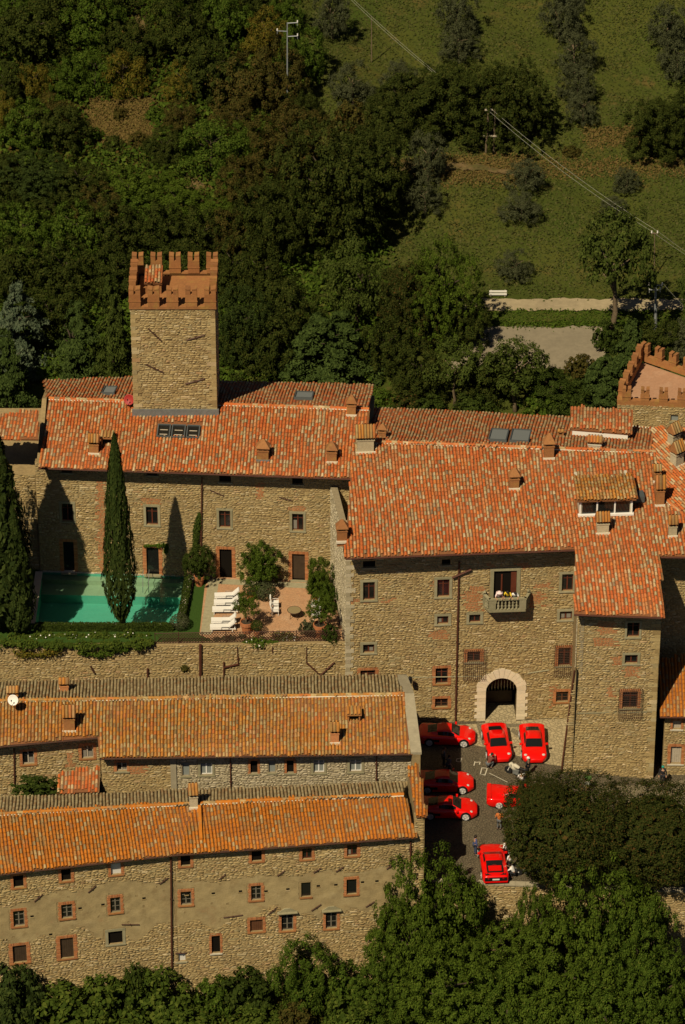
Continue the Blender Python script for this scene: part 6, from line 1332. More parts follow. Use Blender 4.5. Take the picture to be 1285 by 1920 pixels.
# chalk marks
def mark(pts, w=.07):
    b = MB()
    for a, c in zip(pts[:-1], pts[1:]):
        A, Bq = atZ(*a, .0), atZ(*c, .0); d = (Bq-A)/np.linalg.norm(Bq-A); n = np.array([-d[1], d[0], 0])*w/2; b.add([A-n+[0, 0, .012], Bq-n+[0, 0, .012], Bq+n+[0, 0, .012], A+n+[0, 0, .012]], [(0, 1, 2, 3)])
    o = b.obj('painted_marking', M['offwhite']); o['kind'] = 'structure'
mark([(857, 1423), (866, 1422), (864, 1429), (856, 1428), (857, 1423)]); mark([(889, 1436), (891, 1428)]); mark([(891, 1430), (901, 1429), (899, 1434)]); mark([(904, 1440), (914, 1441), (910, 1453), (901, 1452), (904, 1440)]); mark([(900, 1452), (911, 1454)])
mark([(918, 1450), (952, 1467)], .05)
# ------------------------------------------------------------------ foliage
def unit(r, n): v = r.normal(size=(n, 3)); return v/np.linalg.norm(v, axis=1, keepdims=True)
def leaves(c, nrm, size, r, asp=.6):
    n = len(c); nrm = nrm/np.maximum(np.linalg.norm(nrm, axis=1, keepdims=True), 1e-6); t1 = np.cross(nrm, unit(r, n)); t1 /= np.maximum(np.linalg.norm(t1, axis=1, keepdims=True), 1e-6); t2 = np.cross(nrm, t1)
    s = (size*r.uniform(.7, 1.35, n))[:, None]; V = np.stack([c+t1*s, c+t2*s*asp, c-t1*s, c-t2*s*asp], 1); return V.reshape(-1, 3)
def leafmesh(name, V, m): n = len(V)//4; return np_mesh(name, V, np.arange(n*4).reshape(n, 4), m)
def blob(seed, lobes=12, sub=26, lv=28, leaf=.045, rl=(.28, .46), spread=.6, flat=.85, low=-.5, cl=(.09, .16), up=.3, fill=1200, keep=1.0, core_r=.5, sep=.80):
    """unit crown made of overlapping lobes, each covered in leaf clumps"""
    r = np.random.default_rng(seed); D = []; i = 0
    while len(D) < lobes:
        d = unit(r, 1)[0]
        if d[2] < low: continue
        if all(np.dot(d, q) < sep for q in D) or i > 400: D.append(d)
        i += 1
    D = np.array(D); R = r.uniform(*rl, lobes); Cc = D*spread*r.uniform(.75, 1.1, (lobes, 1)); Cc[:, 2] *= flat
    Cc = np.concatenate([Cc, [[0, 0, 0]]]); R = np.concatenate([R, [core_r]])
    out = []
    for k in range(lobes+1):
        d = unit(r, sub); d = d[d[:, 2] > -.55]; p = Cc[k]+d*R[k]*r.uniform(.85, 1.05, (len(d), 1))
        ok = np.ones(len(p), bool)
        for j in range(lobes+1):
            if j != k: ok &= np.linalg.norm(p-Cc[j], axis=1) > R[j]*.82
        ok &= r.random(len(p)) < keep
        for c, dd in zip(p[ok], d[ok]):
            q = unit(r, lv)*r.uniform(.35, 1, (lv, 1)); rs = r.uniform(*cl); pos = c+q*rs*np.array([1, 1, .8]); nn = .55*q+.5*dd+.45*unit(r, lv)+np.array([0, 0, up]); out.append(leaves(pos, nn, np.full(lv, leaf), r))
    if fill:
        p = unit(r, fill)*r.uniform(.25, .5, (fill, 1))*np.array([1, 1, flat]); p = p[p[:, 2] > low*.8]; out.append(leaves(p, unit(r, len(p))+np.array([0, 0, .3]), np.full(len(p), leaf*1.5), r, .8))
    V = np.concatenate(out); return V
def fit(V):      # to unit half-width, bottom at z=0, height 1
    lo, hi = np.percentile(V, .3, axis=0), np.percentile(V, 99.7, axis=0); V = V.copy(); s = max(hi[0]-lo[0], hi[1]-lo[1])/2
    V[:, :2] = (V[:, :2]-(lo[:2]+hi[:2])/2)/s; V[:, 2] = (V[:, 2]-lo[2])/(hi[2]-lo[2]); return V
def cypress_v(seed, n=9000):
    r = np.random.default_rng(seed); z = r.random(n)**.85; a = r.uniform(0, 6.283, n)
    prof = lambda z: np.minimum((z/.16)**.55, 1)*np.clip((1-z)/.72, 0, 1)**.62
    lump = 1+.10*np.sin(a*5+z*9+seed)+.08*np.sin(a*11-z*23)+.06*np.sin(z*40+a*3); R = prof(z)*lump*r.uniform(.86, 1.03, n); p = np.stack([R*np.cos(a), R*np.sin(a), z], 1)
    nn = np.stack([np.cos(a), np.sin(a), np.full(n, .35)], 1)+.55*unit(r, n); V = leaves(p, nn, np.full(n, .085), r, .5).reshape(n, 4, 3)
    c = V.mean(1, keepdims=True); V = (V-c); V[:, :, 2] *= .20; return (V+c).reshape(-1, 3)
def cedar_v(seed, layers=11, leaf=.035, n_b=9, per=190):
    r = np.random.default_rng(seed); out = []
    for k in range(layers):
        z = .10+.86*k/(layers-1); R = (1-.86*((z-.1)/.9)**1.15)*r.uniform(.85, 1.1)
        for j in range(max(4, int(n_b*(1-.4*z)))):
            a = r.uniform(0, 6.283); L = R*r.uniform(.7, 1.08); t = r.random(per)**.7; w = .20*L*(.35+np.sin(np.clip(t, 0, 1)*math.pi*.85))*r.normal(size=per)*.5
            zz = z+.02*np.sin(t*3)-.085*t**2*L+r.normal(size=per)*.012; x = t*L; p = np.stack([x*np.cos(a)-w*np.sin(a), x*np.sin(a)+w*np.cos(a), zz], 1)
            out.append(leaves(p, np.array([0, 0, 1.])+.55*unit(r, per)+.3*np.stack([np.cos(a)*np.ones(per), np.sin(a)*np.ones(per), 0*t], 1), np.full(per, leaf), r, .45))
    return np.concatenate(out)
_cr = {}
def crown(kind, var):
    key = (kind, var)
    if key in _cr: return _cr[key]
    sd = sum(map(ord, kind))*7+var*31
    if kind == 'round': V = fit(blob(sd, 14, 30, 60, .022, rl=(.24, .4), cl=(.07, .13), fill=2200))
    elif kind == 'big': V = fit(blob(sd, 26, 26, 84, .0155, rl=(.18, .33), spread=.70, cl=(.06, .115), fill=5000, up=.4))
    elif kind == 'dense': V = fit(blob(sd, 30, 44, 44, .0165, rl=(.26, .36), spread=.66, flat=.95, low=-.8, cl=(.045, .08), fill=5000))
    elif kind == 'dome': V = fit(blob(sd, 64, 24, 40, .0165, rl=(.15, .25), spread=.80, flat=.9, low=-.45, cl=(.045, .085), fill=4500, up=.4, core_r=.72, sep=.955))
    elif kind == 'clipped':                     # dense, clipped lime: one full rounded mass with a lumpy skin
        r = np.random.default_rng(sd); n = 2300; d = unit(r, n); d = d[d[:, 2] > -.85]; n = len(d); e = np.where(d[:, 2] > -.1, 3.3, 2.1); rad = 1/(np.abs(d[:, 0])**e+np.abs(d[:, 1])**e+np.abs(d[:, 2])**e)**(1/e)
        ph = r.uniform(0, 6, 4); rad *= 1+.05*np.sin(d[:, 0]*7+ph[0])*np.sin(d[:, 1]*6+ph[1])+.04*np.sin(d[:, 2]*11+d[:, 0]*5+ph[2])+r.uniform(-.05, .035, n)
        lv = 18; c = np.repeat(d*rad[:, None]*np.array([1, 1, .85]), lv, 0); dd = np.repeat(d, lv, 0); q = unit(r, n*lv)*r.uniform(.3, 1, (n*lv, 1)); rs = np.repeat(r.uniform(.05, .09, n), lv)[:, None]
        V = [leaves(c+q*rs, .6*q+.5*dd+.4*unit(r, n*lv)+np.array([0, 0, .3]), np.full(n*lv, .0165), r)]; p = unit(r, 4000)*r.uniform(.6, .9, (4000, 1))*np.array([1, 1, .8]); V.append(leaves(p, p+.4*unit(r, 4000), np.full(4000, .05), r, .9)); V = fit(np.concatenate(V))
    elif kind == 'loose': V = fit(blob(sd, 12, 28, 48, .023, rl=(.22, .38), spread=.68, cl=(.08, .16), fill=500, keep=.85))
    elif kind == 'olive': V = fit(blob(sd, 11, 28, 48, .021, rl=(.22, .36), spread=.62, cl=(.08, .15), fill=700, keep=.9))
    elif kind == 'pine': V = fit(blob(sd, 14, 26, 30, .035, rl=(.22, .36), spread=.7, flat=.75, low=-.3, cl=(.09, .17), fill=150, up=.5, keep=.75))
    elif kind == 'cypress': V = cypress_v(sd)
    elif kind == 'cedar': V = cedar_v(sd)
    elif kind == 'bush': V = fit(blob(sd, 9, 22, 22, .055, rl=(.3, .46), spread=.5, flat=.8, low=-.3, cl=(.10, .17), fill=500))
    elif kind == 'ball':
        r = np.random.default_rng(sd); d = unit(r, 1500); V = fit(leaves(d*r.uniform(.9, 1.02, (1500, 1)), d+.5*unit(r, 1500), np.full(1500, .07), r))
    _cr[key] = leafmesh('crown', V, M['l_green']); return _cr[key]
def put_crown(t, kind, leaf, var):
    o = link('crown', crown(kind, var), t); o.material_slots[0].link = 'OBJECT'; o.material_slots[0].material = M[leaf]; return o
def trunk_mesh(h, r, seed, spread, m, crown_base):
    q = random.Random(seed); b = MB(); z = 0; pts = [(0, 0, -.4)]; rs = [r*1.35]; x = y = 0
    for i in range(1, 6): x += q.uniform(-.03, .03)*h; y += q.uniform(-.03, .03)*h; pts.append((x, y, h*.72*i/5)); rs.append(r*(1-.13*i))
    b.tube(pts, rs, 7); top = Vector(pts[3])
    for i in range(5):
        a = i*1.2566+q.uniform(-.4, .4); s = Vector(pts[3 if i % 2 else 4]); e = s+Vector((math.cos(a)*spread*.38, math.sin(a)*spread*.38, h*q.uniform(.12, .26))); mid = (s+e)/2+Vector((0, 0, h*.03)); b.tube([s, mid, e], [r*.5, r*.34, r*.14], 5)
    o = b.obj('trunk', M[m], smooth=True); me = o.data; bpy.data.objects.remove(o); return me
TREES = []
def tree(base, w, h, kind, leaf, label, name='tree', cat='tree', group=None, bark='bark', clear=.18, var=None, rz=None, dz=0, depth=1.0, trunk_r=None):
    """w: crown width in metres, h: total height, clear: share of the height below the crown"""
    var = rnd.randrange(3) if var is None else var
    t = empty(name, base, label, cat, group); ch = h*(1-clear)
    o = put_crown(t, kind, leaf, var); o.location = (0, 0, h*clear+dz); o.scale = (w/2, w/2*depth, ch); o.rotation_euler.z = rnd.uniform(0, 6.28) if rz is None else rz
    if clear > .02: link('trunk', trunk_mesh(h*.9, trunk_r or max(.07, h*.028), rnd.randrange(999), w/2, bark, clear), t)
    TREES.append(t); return t
def px_tree(cx, base, wpx, hpx, kind, leaf, label, **k):
    """by its foot and its size in the photograph"""
    g = terr(cx, base); d = np.linalg.norm(g-CAM); s = FPX/d; el = math.asin((CAM[2]-g[2])/d); depth = k.get('depth', 1.0)
    w = wpx/s; hv = hpx/s; r_ = w/2*math.sin(el)*.35
    return tree(g, w, max(.6, (hv-r_)/math.cos(el)), kind, leaf, label, **k)
def top_tree(cx, top, y, wpx, kind, leaf, label, zb=None, **k):
    """by its top in the photograph and its distance"""
    p = atY(cx, top, y); g = float(ground_z(p[0], y)) if zb is None else zb; s = FPX/np.linalg.norm(p-CAM); return tree((p[0], y, g), wpx/s, p[2]-g, kind, leaf, label, **k)
# --- olive grove and clumps on the upper right slope
OG = 'olive trees in rows on the slope'
ol = [(625, 75, 75, 95, 'grey-green olive tree at the top of the meadow, left of the double cable'), (855, 70, 85, 95, 'grey olive tree at the top of the second row'), (862, 118, 85, 80, 'grey olive tree second in the row above the dark clump'), (660, 200, 90, 90, 'pale olive tree at the left edge of the meadow, below the thin pole'), (745, 165, 75, 60, 'small pale olive bush left of the big dark clump'),
 (1050, 75, 90, 95, 'grey olive tree at the top of the third row'), (1078, 135, 85, 85, 'grey olive tree second from the top of the third row'), (1082, 190, 75, 75, 'grey olive tree third in the long row right of the dark clump'), (1092, 235, 65, 70, 'grey olive tree last in the long row right of the dark clump'), (1250, 95, 80, 90, 'grey olive tree high on the right edge of the slope'), (1270, 148, 85, 80, 'grey olive tree above the dark round tree on the right edge'),
 (800, 345, 80, 100, 'grey olive tree just below the dark clump, first of the lower row'), (797, 402, 75, 75, 'small grey olive tree above the shadow of the dark oak wood'), (985, 358, 80, 65, 'wide low olive tree below the twin-legged pole'), (975, 413, 85, 60, 'wide low olive tree second below the twin-legged pole'), (1175, 362, 55, 50, 'small dark olive bush alone on the right slope'), (1150, 400, 55, 35, 'tiny olive bush left of the long cable'), (965, 525, 75, 60, 'grey olive tree above the gravel road'), (1065, 20, 70, 50, 'olive tree cut by the top edge of the frame')]
for (x, y, w_, h_, lb) in ol: px_tree(x, y, w_, h_, 'olive', 'l_olive', lb, name='olive_tree', group=OG, bark='palebark', clear=.10)
px_tree(760, 252, 160, 118, 'big', 'l_oak', 'dark tree forming the left end of the clump in the meadow', clear=.08, var=0); px_tree(845, 252, 190, 140, 'big', 'l_oak', 'dark tree in the middle of the meadow clump, behind the twin-legged pole', clear=.1, var=1); px_tree(955, 268, 170, 160, 'dome', 'l_oak', 'tallest dark tree at the right end of the meadow clump', clear=.1, var=2); px_tree(900, 245, 120, 115, 'big', 'l_brown', 'brownish tree inside the meadow clump', clear=.1, var=0)
px_tree(1230, 290, 130, 110, 'big', 'l_oak', 'dark bushy tree at the right edge of the slope, left one of two', clear=.06, var=1); px_tree(1290, 295, 120, 140, 'big', 'l_oak', 'dark bushy tree cut by the right edge of the slope', clear=.06, var=2); px_tree(1072, 290, 36, 18, 'bush', 'l_brown', 'small rusty bush right of the dark clump', name='bush', cat='bush', clear=0)
# --- the big oak wood in the middle
px_tree(620, 455, 240, 240, 'dome', 'l_oak', 'largest dark oak in the middle of the slope, casting a long shadow', clear=.08, var=0); px_tree(690, 400, 150, 170, 'big', 'l_oak', 'dark oak on the right flank of the largest oak', clear=.08, var=1); px_tree(545, 340, 170, 150, 'big', 'l_brown', 'dull brown-green tree behind the largest oak', clear=.08, var=2); px_tree(562, 238, 85, 75, 'big', 'l_oak', 'dark tree behind the oaks, at the edge of the meadow', clear=.08, var=1)
px_tree(505, 500, 150, 175, 'big', 'l_oak', 'dark tree left of the largest oak, above the tower', clear=.1, var=2); px_tree(660, 245, 70, 60, 'bush', 'l_brown', 'low brownish bush at the meadow edge', name='bush', cat='bush', clear=0)
# --- left hillside wood
WG = 'trees of the wood on the left hillside'
wood = [(60, 120, 170, 140, 'round', 'l_oak'), (170, 100, 150, 130, 'round', 'l_green'), (250, 130, 130, 110, 'round', 'l_oak'), (340, 105, 150, 140, 'round', 'l_oak'), (430, 90, 130, 120, 'round', 'l_green'), (500, 110, 110, 110, 'loose', 'l_yellow'), (565, 150, 110, 120, 'round', 'l_green'), (20, 60, 120, 100, 'round', 'l_green'), (110, 40, 130, 100, 'round', 'l_oak'), (205, 35, 120, 90, 'round', 'l_oak'), (305, 30, 100, 80, 'loose', 'l_green'), (390, 30, 120, 80, 'round', 'l_green'), (470, 30, 110, 80, 'round', 'l_oak'), (540, 60, 90, 90, 'round', 'l_green'),
 (235, 178, 90, 100, 'loose', 'l_yellow'), (65, 190, 80, 85, 'loose', 'l_yellow'), (130, 190, 90, 90, 'round', 'l_green'), (20, 200, 90, 90, 'round', 'l_oak'), (180, 175, 100, 100, 'loose', 'l_green'), (400, 185, 170, 130, 'round', 'l_oak'), (460, 215, 150, 130, 'round', 'l_brown'), (520, 215, 130, 150, 'round', 'l_brown'), (345, 185, 90, 80, 'loose', 'l_yellow'),
 (110, 285, 130, 105, 'round', 'l_oak'), (50, 280, 120, 110, 'round', 'l_green'), (105, 245, 100, 80, 'loose', 'l_brown'), (15, 260, 80, 100, 'loose', 'l_yellow'), (310, 310, 90, 80, 'round', 'l_oak'), (400, 320, 150, 110, 'loose', 'l_green'), (440, 260, 110, 80, 'loose', 'l_brown'), (340, 245, 80, 70, 'loose', 'l_brown'), (480, 290, 100, 90, 'loose', 'l_green'), 
 (60, 370, 170, 100, 'dense', 'l_cypress'), (150, 380, 120, 90, 'round', 'l_oak'), (10, 365, 110, 90, 'round', 'l_oak'), (240, 385, 130, 80, 'round', 'l_lime'), (330, 400, 140, 70, 'loose', 'l_lime'), (410, 430, 110, 65, 'loose', 'l_lime'), (300, 355, 90, 45, 'loose', 'l_lime'), (455, 390, 110, 110, 'round', 'l_brown'),
 (40, 480, 140, 120, 'round', 'l_green'), (140, 490, 140, 130, 'round', 'l_green'), (220, 480, 130, 120, 'round', 'l_oak'), (300, 480, 130, 110, 'round', 'l_oak'), (370, 490, 130, 110, 'round', 'l_oak'), (430, 480, 110, 100, 'round', 'l_brown'), (90, 430, 110, 80, 'round', 'l_oak'), (190, 420, 120, 80, 'round', 'l_brown'), (0, 430, 110, 90, 'round', 'l_oak'), (270, 440, 120, 80, 'round', 'l_green'), (20, 560, 140, 130, 'round', 'l_oak'), (130, 560, 150, 120, 'round', 'l_oak'), (220, 560, 120, 120, 'round', 'l_oak'), (440, 560, 130, 130, 'round', 'l_oak'), (330, 560, 160, 110, 'round', 'l_oak'), (490, 560, 110, 110, 'round', 'l_oak')]
CN = {'l_lime': 'light green', 'l_oak': 'dark green', 'l_green': 'fresh green', 'l_yellow': 'yellow-green', 'l_brown': 'brownish green', 'l_cypress': 'blackish'}
ROWS = [(60, 'at the top edge'), (140, 'in the upper wood'), (225, 'below the yellow trees'), (340, 'round the dry clearing'), (450, 'in the middle of the wood'), (520, 'behind the tower top'), (999, 'low behind the roofs')]
ORD = ['first', 'second', 'third', 'fourth', 'fifth', 'sixth', 'seventh', 'eighth', 'ninth', 'tenth', 'eleventh', 'twelfth', 'thirteenth', 'fourteenth', 'fifteenth']
rowsd = {}
for t in wood:
    lb = next(l for (yy, l) in ROWS if t[1] < yy); rowsd.setdefault((lb, t[5]), []).append(t)
for (lb, lf_), ts in rowsd.items():
    for i, t in enumerate(sorted(ts)):
        n = len(ts); who = ('the only ' if n == 1 else ORD[i]+' from left of the ') + CN[lf_] + (' tree ' if n == 1 else ' trees ') + lb + ' of the left hillside' if 'wood' not in lb and 'trees' not in lb else ('the only ' if n == 1 else ORD[i]+' from left of the ') + CN[lf_] + (' tree ' if n == 1 else ' trees ') + lb + ', left hillside'
        px_tree(t[0], t[1], t[2]*.92, t[3]*.92, t[4], t[5], who, group=WG, clear=.05)
# --- trees just behind the castle
BG = 'trees close behind the castle roofs'
px_tree(670, 610, 150, 165, 'loose', 'l_pine', 'bright green tree behind the roofs, left of the ivy-clad one', clear=.12, group=BG); px_tree(830, 640, 165, 190, 'dome', 'l_lime', 'tall ivy-clad tree with bright crown beside the parking lot', clear=.06, group=BG, var=0); px_tree(770, 640, 140, 150, 'big', 'l_autumn', 'ivy-covered tree with yellowing leaves left of the tall bright crown', clear=.05, group=BG, var=1); px_tree(870, 650, 100, 110, 'round', 'l_oak', 'dark tree on the left edge of the parking lot', clear=.05, group=BG)
px_tree(600, 715, 210, 140, 'cedar', 'l_cedar', 'green cedar with flat spreading branches behind the tiled ridge', name='cedar', clear=.04, group=BG); px_tree(640, 700, 170, 130, 'cedar', 'l_cedar', 'second cedar behind the spreading one, to its right', name='cedar', clear=.04, group=BG, var=1); px_tree(490, 700, 140, 130, 'round', 'l_oak', 'dark tree right of the tower', clear=.05, group=BG); px_tree(450, 690, 120, 160, 'dense', 'l_cypress', 'blackish conifer directly right of the tower', clear=.05, group=BG); px_tree(540, 640, 150, 130, 'round', 'l_oak', 'dark tree behind the cedars', clear=.05, group=BG); px_tree(720, 700, 130, 110, 'round', 'l_oak', 'dark tree right of the cedars', clear=.05, group=BG)
px_tree(853, 762, 125, 130, 'pine', 'l_pine', 'round-crowned pine with bare trunk behind the tiled roof, left of two', name='pine_tree', bark='palebark', clear=.45, group=BG); px_tree(967, 772, 130, 140, 'pine', 'l_pine', 'round-crowned pine with bare trunk behind the tiled roof, right of two', name='pine_tree', bark='palebark', clear=.45, group=BG, var=1); px_tree(910, 755, 120, 100, 'round', 'l_oak', 'dark bushy tree between the two bare-trunked pines', clear=.03, group=BG); px_tree(1045, 775, 120, 88, 'round', 'l_hedge', 'dense green tree right of the bare-trunked pines', clear=.03, group=BG); px_tree(790, 750, 110, 110, 'round', 'l_oak', 'dark tree left of the bare-trunked pines', clear=.03, group=BG)
px_tree(1130, 765, 150, 110, 'cedar', 'l_cedar', 'feathery green conifer left of the brick battlements', name='cedar', clear=.02, group=BG); px_tree(1180, 720, 130, 130, 'cedar', 'l_cedar', 'feathery green conifer behind the brick battlements', name='cedar', clear=.02, group=BG, var=1); px_tree(1140, 655, 60, 60, 'bush', 'l_hedge', 'dark bush at the foot of the umbrella pine', name='bush', cat='bush', clear=0)
px_tree(1150, 642, 160, 250, 'pine', 'l_pine', 'large umbrella pine with bare trunk beside the parking lot', name='pine_tree', bark='palebark', clear=.47, group=BG, trunk_r=.30); px_tree(1240, 675, 100, 85, 'round', 'l_oak', 'dark tree at the foot of the bristling metal pole', clear=.05, group=BG); px_tree(1318, 625, 120, 180, 'loose', 'l_pine', 'pale green tree at the right edge behind the bristling pole', clear=.08, group=BG); px_tree(1285, 680, 110, 80, 'round', 'l_olive', 'grey-green shrubby tree behind the brick battlements at right edge', clear=.02, group=BG)
px_tree(40, 690, 160, 170, 'cedar', 'l_bluecedar', 'blue-grey cedar at the left edge', name='cedar', clear=.03, group=BG); px_tree(15, 770, 130, 160, 'cedar', 'l_cedar', 'light green cedar at the left edge, below the blue-grey one', name='cedar', clear=.03, group=BG, var=1); px_tree(150, 715, 150, 160, 'cedar', 'l_cedar', 'green cedar left of the tower', name='cedar', clear=.03, group=BG); px_tree(215, 720, 110, 210, 'cedar', 'l_pine', 'thin-topped conifer directly left of the tower', name='cedar', clear=.08, group=BG, var=2); px_tree(100, 640, 130, 110, 'round', 'l_oak', 'dark tree behind the green cedar', clear=.05, group=BG)
px_tree(930, 715, 90, 60, 'bush', 'l_hedge', 'dark hedge bush along the near edge of the parking lot', name='bush', cat='bush', clear=0); px_tree(1085, 705, 60, 45, 'bush', 'l_brown', 'rusty bush on the bank at the corner of the parking lot', name='bush', cat='bush', clear=0); px_tree(1020, 738, 90, 45, 'bush', 'l_hedge', 'green bush on the near edge of the parking lot', name='bush', cat='bush', clear=0)
for i, (x, y, w_, h_, lf_, lb) in enumerate([(715, 768, 60, 34, 'l_green', 'green shrub just behind the roof edge, left end of the hedge row'), (760, 772, 60, 34, 'l_autumn', 'rusty shrub just behind the tiled roof, second in the hedge row'), (805, 778, 60, 36, 'l_hedge', 'green shrub just behind the tiled roof, third in the hedge row'), (890, 784, 70, 40, 'l_hedge', 'green shrub between the trunks of the bare-trunked pines'), (1010, 790, 70, 46, 'l_green', 'fresh green shrub behind the roof right of the right pine'), (1060, 792, 60, 50, 'l_hedge', 'dark green shrub behind the raised little roof')]):
    px_tree(x, y, w_*1.2, h_*1.2, 'bush', lf_, lb, name='bush', cat='bush', group='shrubs behind the roof edge', clear=0)
for i, (x, y, w_, lf_, lb) in enumerate([(180, 262, 34, 'l_green', 'small bush at the left rim of the dry clearing'), (262, 275, 40, 'l_brown', 'brownish bush at the lower right rim of the dry clearing'), (225, 222, 30, 'l_brown', 'small brownish bush in the middle of the dry clearing'), (290, 225, 36, 'l_green', 'small green bush at the right rim of the dry clearing'), (215, 285, 44, 'l_oak', 'dark bush below the dry clearing')]): px_tree(x, y, w_, w_*.75, 'bush', lf_, lb, name='bush', cat='bush', group='bushes round the dry clearing', clear=0)
# --- undergrowth of the wood
def scatter(name, n, test, leaf, size, h, seed, nl=9, spread=.5):
    r = np.random.default_rng(seed); P = []
    while len(P) < n:
        px, py = r.uniform(*test[0]), r.uniform(*test[1])
        if not test[2](px, py): continue
        P.append(test[3](px, py))
    P = np.array(P); c = np.repeat(P, nl, axis=0); m = len(c); c = c+r.normal(size=(m, 3))*np.array([spread, spread, 0]); c[:, 2] = ground_z(c[:, 0], c[:, 1])+np.abs(r.normal(size=m))*h
    o = link(name, leafmesh(name, leaves(c, np.array([0, -.2, .8])+.7*unit(r, m), np.full(m, size), r), M[leaf])); o['kind'] = 'stuff'; return o
def fastterr(px, py):
    d = ray(px, py); z = 12.
    for _ in range(12): p = CAM+d*((z-CAM[2])/d[2]); z = .5*z+.5*float(ground_z(p[0], p[1]))
    return p
scatter('undergrowth', 6500, ((-40, 720), (-20, 720), lambda x, y: (x < 480 or y > 330) and not ((150 < x < 300 and 180 < y < 285) or (340 < x < 395 and 335 < y < 395) or (245 < x < 285 and y < 75)), fastterr), 'l_green', .20, .40, 1); scatter('undergrowth', 2600, ((-40, 560), (-20, 460), lambda x, y: not ((150 < x < 300 and 180 < y < 285) or (340 < x < 395 and 335 < y < 395) or (245 < x < 285 and y < 75)), fastterr), 'l_brown', .22, .35, 2); scatter('undergrowth', 2200, ((-40, 480), (-20, 460), lambda x, y: not ((150 < x < 300 and 180 < y < 285) or (340 < x < 395 and 335 < y < 395) or (245 < x < 285 and y < 75)), fastterr), 'l_green', .22, .5, 3)
M['l_grass'] = leafmat('grass_blade', [(0, (.045, .06, .012)), (.5, (.07, .08, .018)), (.8, (.10, .095, .03)), (1, (.05, .075, .012))], .2)
M['l_dry'] = leafmat('dry_grass_blade', [(0, (.12, .085, .025)), (.5, (.17, .115, .038)), (1, (.10, .09, .02))], .2)
for k, (x0, x1, y0, y1, n) in enumerate(((150, 300, 180, 285, 1900), (240, 290, -10, 80, 450), (335, 400, 330, 400, 450), (820, 995, 292, 345, 600), (1100, 1225, 240, 275, 300), (730, 1300, 300, 330, 700))): scatter('dry_grass', n, ((x0, x1), (y0, y1), lambda x, y: True, fastterr), 'l_dry', .12, .09, 20+k, 7, .4)
scatter('verge_grass', 900, ((920, 1290), (586, 612), lambda x, y: True, fastterr), 'l_green', .10, .12, 14, 9, .35); scatter('meadow_grass', 9000, ((560, 1330), (-30, 560), lambda x, y: True, fastterr), 'l_grass', .13, .06, 4, 6, .6)
# --- pool terrace planting
gz = lambda px, py, z=ZT: tuple(atZ(px, py, z))
b1 = atZ(228, 1178, ZT); t1_ = atY(216, 815, b1[1]); tree(b1, 2.35, float(t1_[2]-ZT), 'cypress', 'l_cypress', 'tall slim cypress standing at the near edge of the pool', name='cypress', clear=.045, var=0, trunk_r=.2)
b1 = (-25.9, -.6, ZT); tree(b1, 5.2, 19.0, 'cypress', 'l_cypress', 'large dark cypress at the left edge shading the pool house', name='cypress', clear=.02, var=1, trunk_r=.2); tree((-24.35, -1.5, ZT), 2.6, 11.5, 'cypress', 'l_cypress', 'lower cypress in front of the large one at the left edge', name='cypress', clear=.02, var=2); tree((-33.2, 1.2, ZT), 5.0, 17.0, 'cypress', 'l_cypress', 'cypress left of the frame edge whose shade falls on the left wing', name='cypress', clear=.02, var=1); tree((-30.5, 3.2, ZT), 6.0, 16.0, 'round', 'l_cypress', 'dark broad evergreen against the left wing, mostly beyond the left edge', clear=.02, var=1); tree((-27.6, .6, ZT), 6.2, 16.5, 'round', 'l_cypress', 'dark broad evergreen behind the large cypress at the left edge', clear=.02, var=0)
def pot(px, py, wpx, hpx, label, plant=None, k=None):
    p = np.array(gz(px, py)); w = wpx/24.4; h = hpx/20.5; o = empty('plant_pot', p+np.array([0, 0, .004]), label, 'plant pot'); b = MB(); b.lathe(p, [(w*.33, 0), (w*.44, h*.7), (w*.5, h*.72), (w*.5, h), (w*.43, h), (w*.42, h*.85), (.02, h*.84)], 14); b.obj('pot', M['terracotta'], o, smooth=False)
    s = MB(); s.lathe(p+np.array([0, 0, h*.86]), [(w*.42, 0), (w*.42, .02)], 12); s.obj('soil', M['bark'], o); return p+np.array([0, 0, h*.8])
def plant(base, w, h, kind, leaf, label, clear=.2, name='shrub', cat='shrub', **k): return tree(base, w, h, kind, leaf, label, name=name, cat=cat, clear=clear, bark='palebark', **k)
p = pot(463, 1185, 25, 20, 'large terracotta pot holding the lemon tree in the middle front'); plant(p, 2.3, 2.9, 'loose', 'l_lime', 'lemon tree in the large pot between loungers and chairs', .28, 'lemon_tree', 'tree')
p = pot(482, 1192, 15, 12, 'small terracotta pot beside the lemon tree pot'); plant(p, .95, .9, 'ball', 'l_hedge', 'clipped green ball in the small pot beside the lemon tree', .0)
p = pot(600, 1192, 25, 22, 'large terracotta pot near the railing at the palace corner'); plant(p, 2.3, 3.0, 'loose', 'l_lime', 'lemon tree in the pot nearest the palace corner', .25, 'lemon_tree', 'tree')
plant(gz(578, 1190), 1.5, 1.3, 'bush', 'l_olive', 'grey-green rounded shrub left of the corner pot', 0.0); plant(gz(620, 1200), 1.3, 1.4, 'bush', 'l_hedge', 'green shrub wedged between corner pot and palace wall', 0.0)
CLIMB = True
p = pot(374, 1097, 20, 18, 'terracotta pot under the shrub between lawn and house wall'); plant(p, 2.7, 2.9, 'round', 'l_hedge', 'leafy potted shrub beside the left terrace door', .1)
p = pot(470, 1124, 17, 12, 'low pot with dark clipped ball before the big wall shrub'); plant(p, 1.2, 1.0, 'ball', 'l_cypress', 'dark clipped ball in the low pot near the doors', 0.0)
plant(gz(497, 1122), 1.7, 1.4, 'ball', 'l_olive', 'large grey-green clipped ball in front of the big wall shrub', 0.0)
plant(gz(490, 1104), 3.9, 3.9, 'round', 'l_green', 'big spreading shrub against the wall between the two terrace doors', .12)
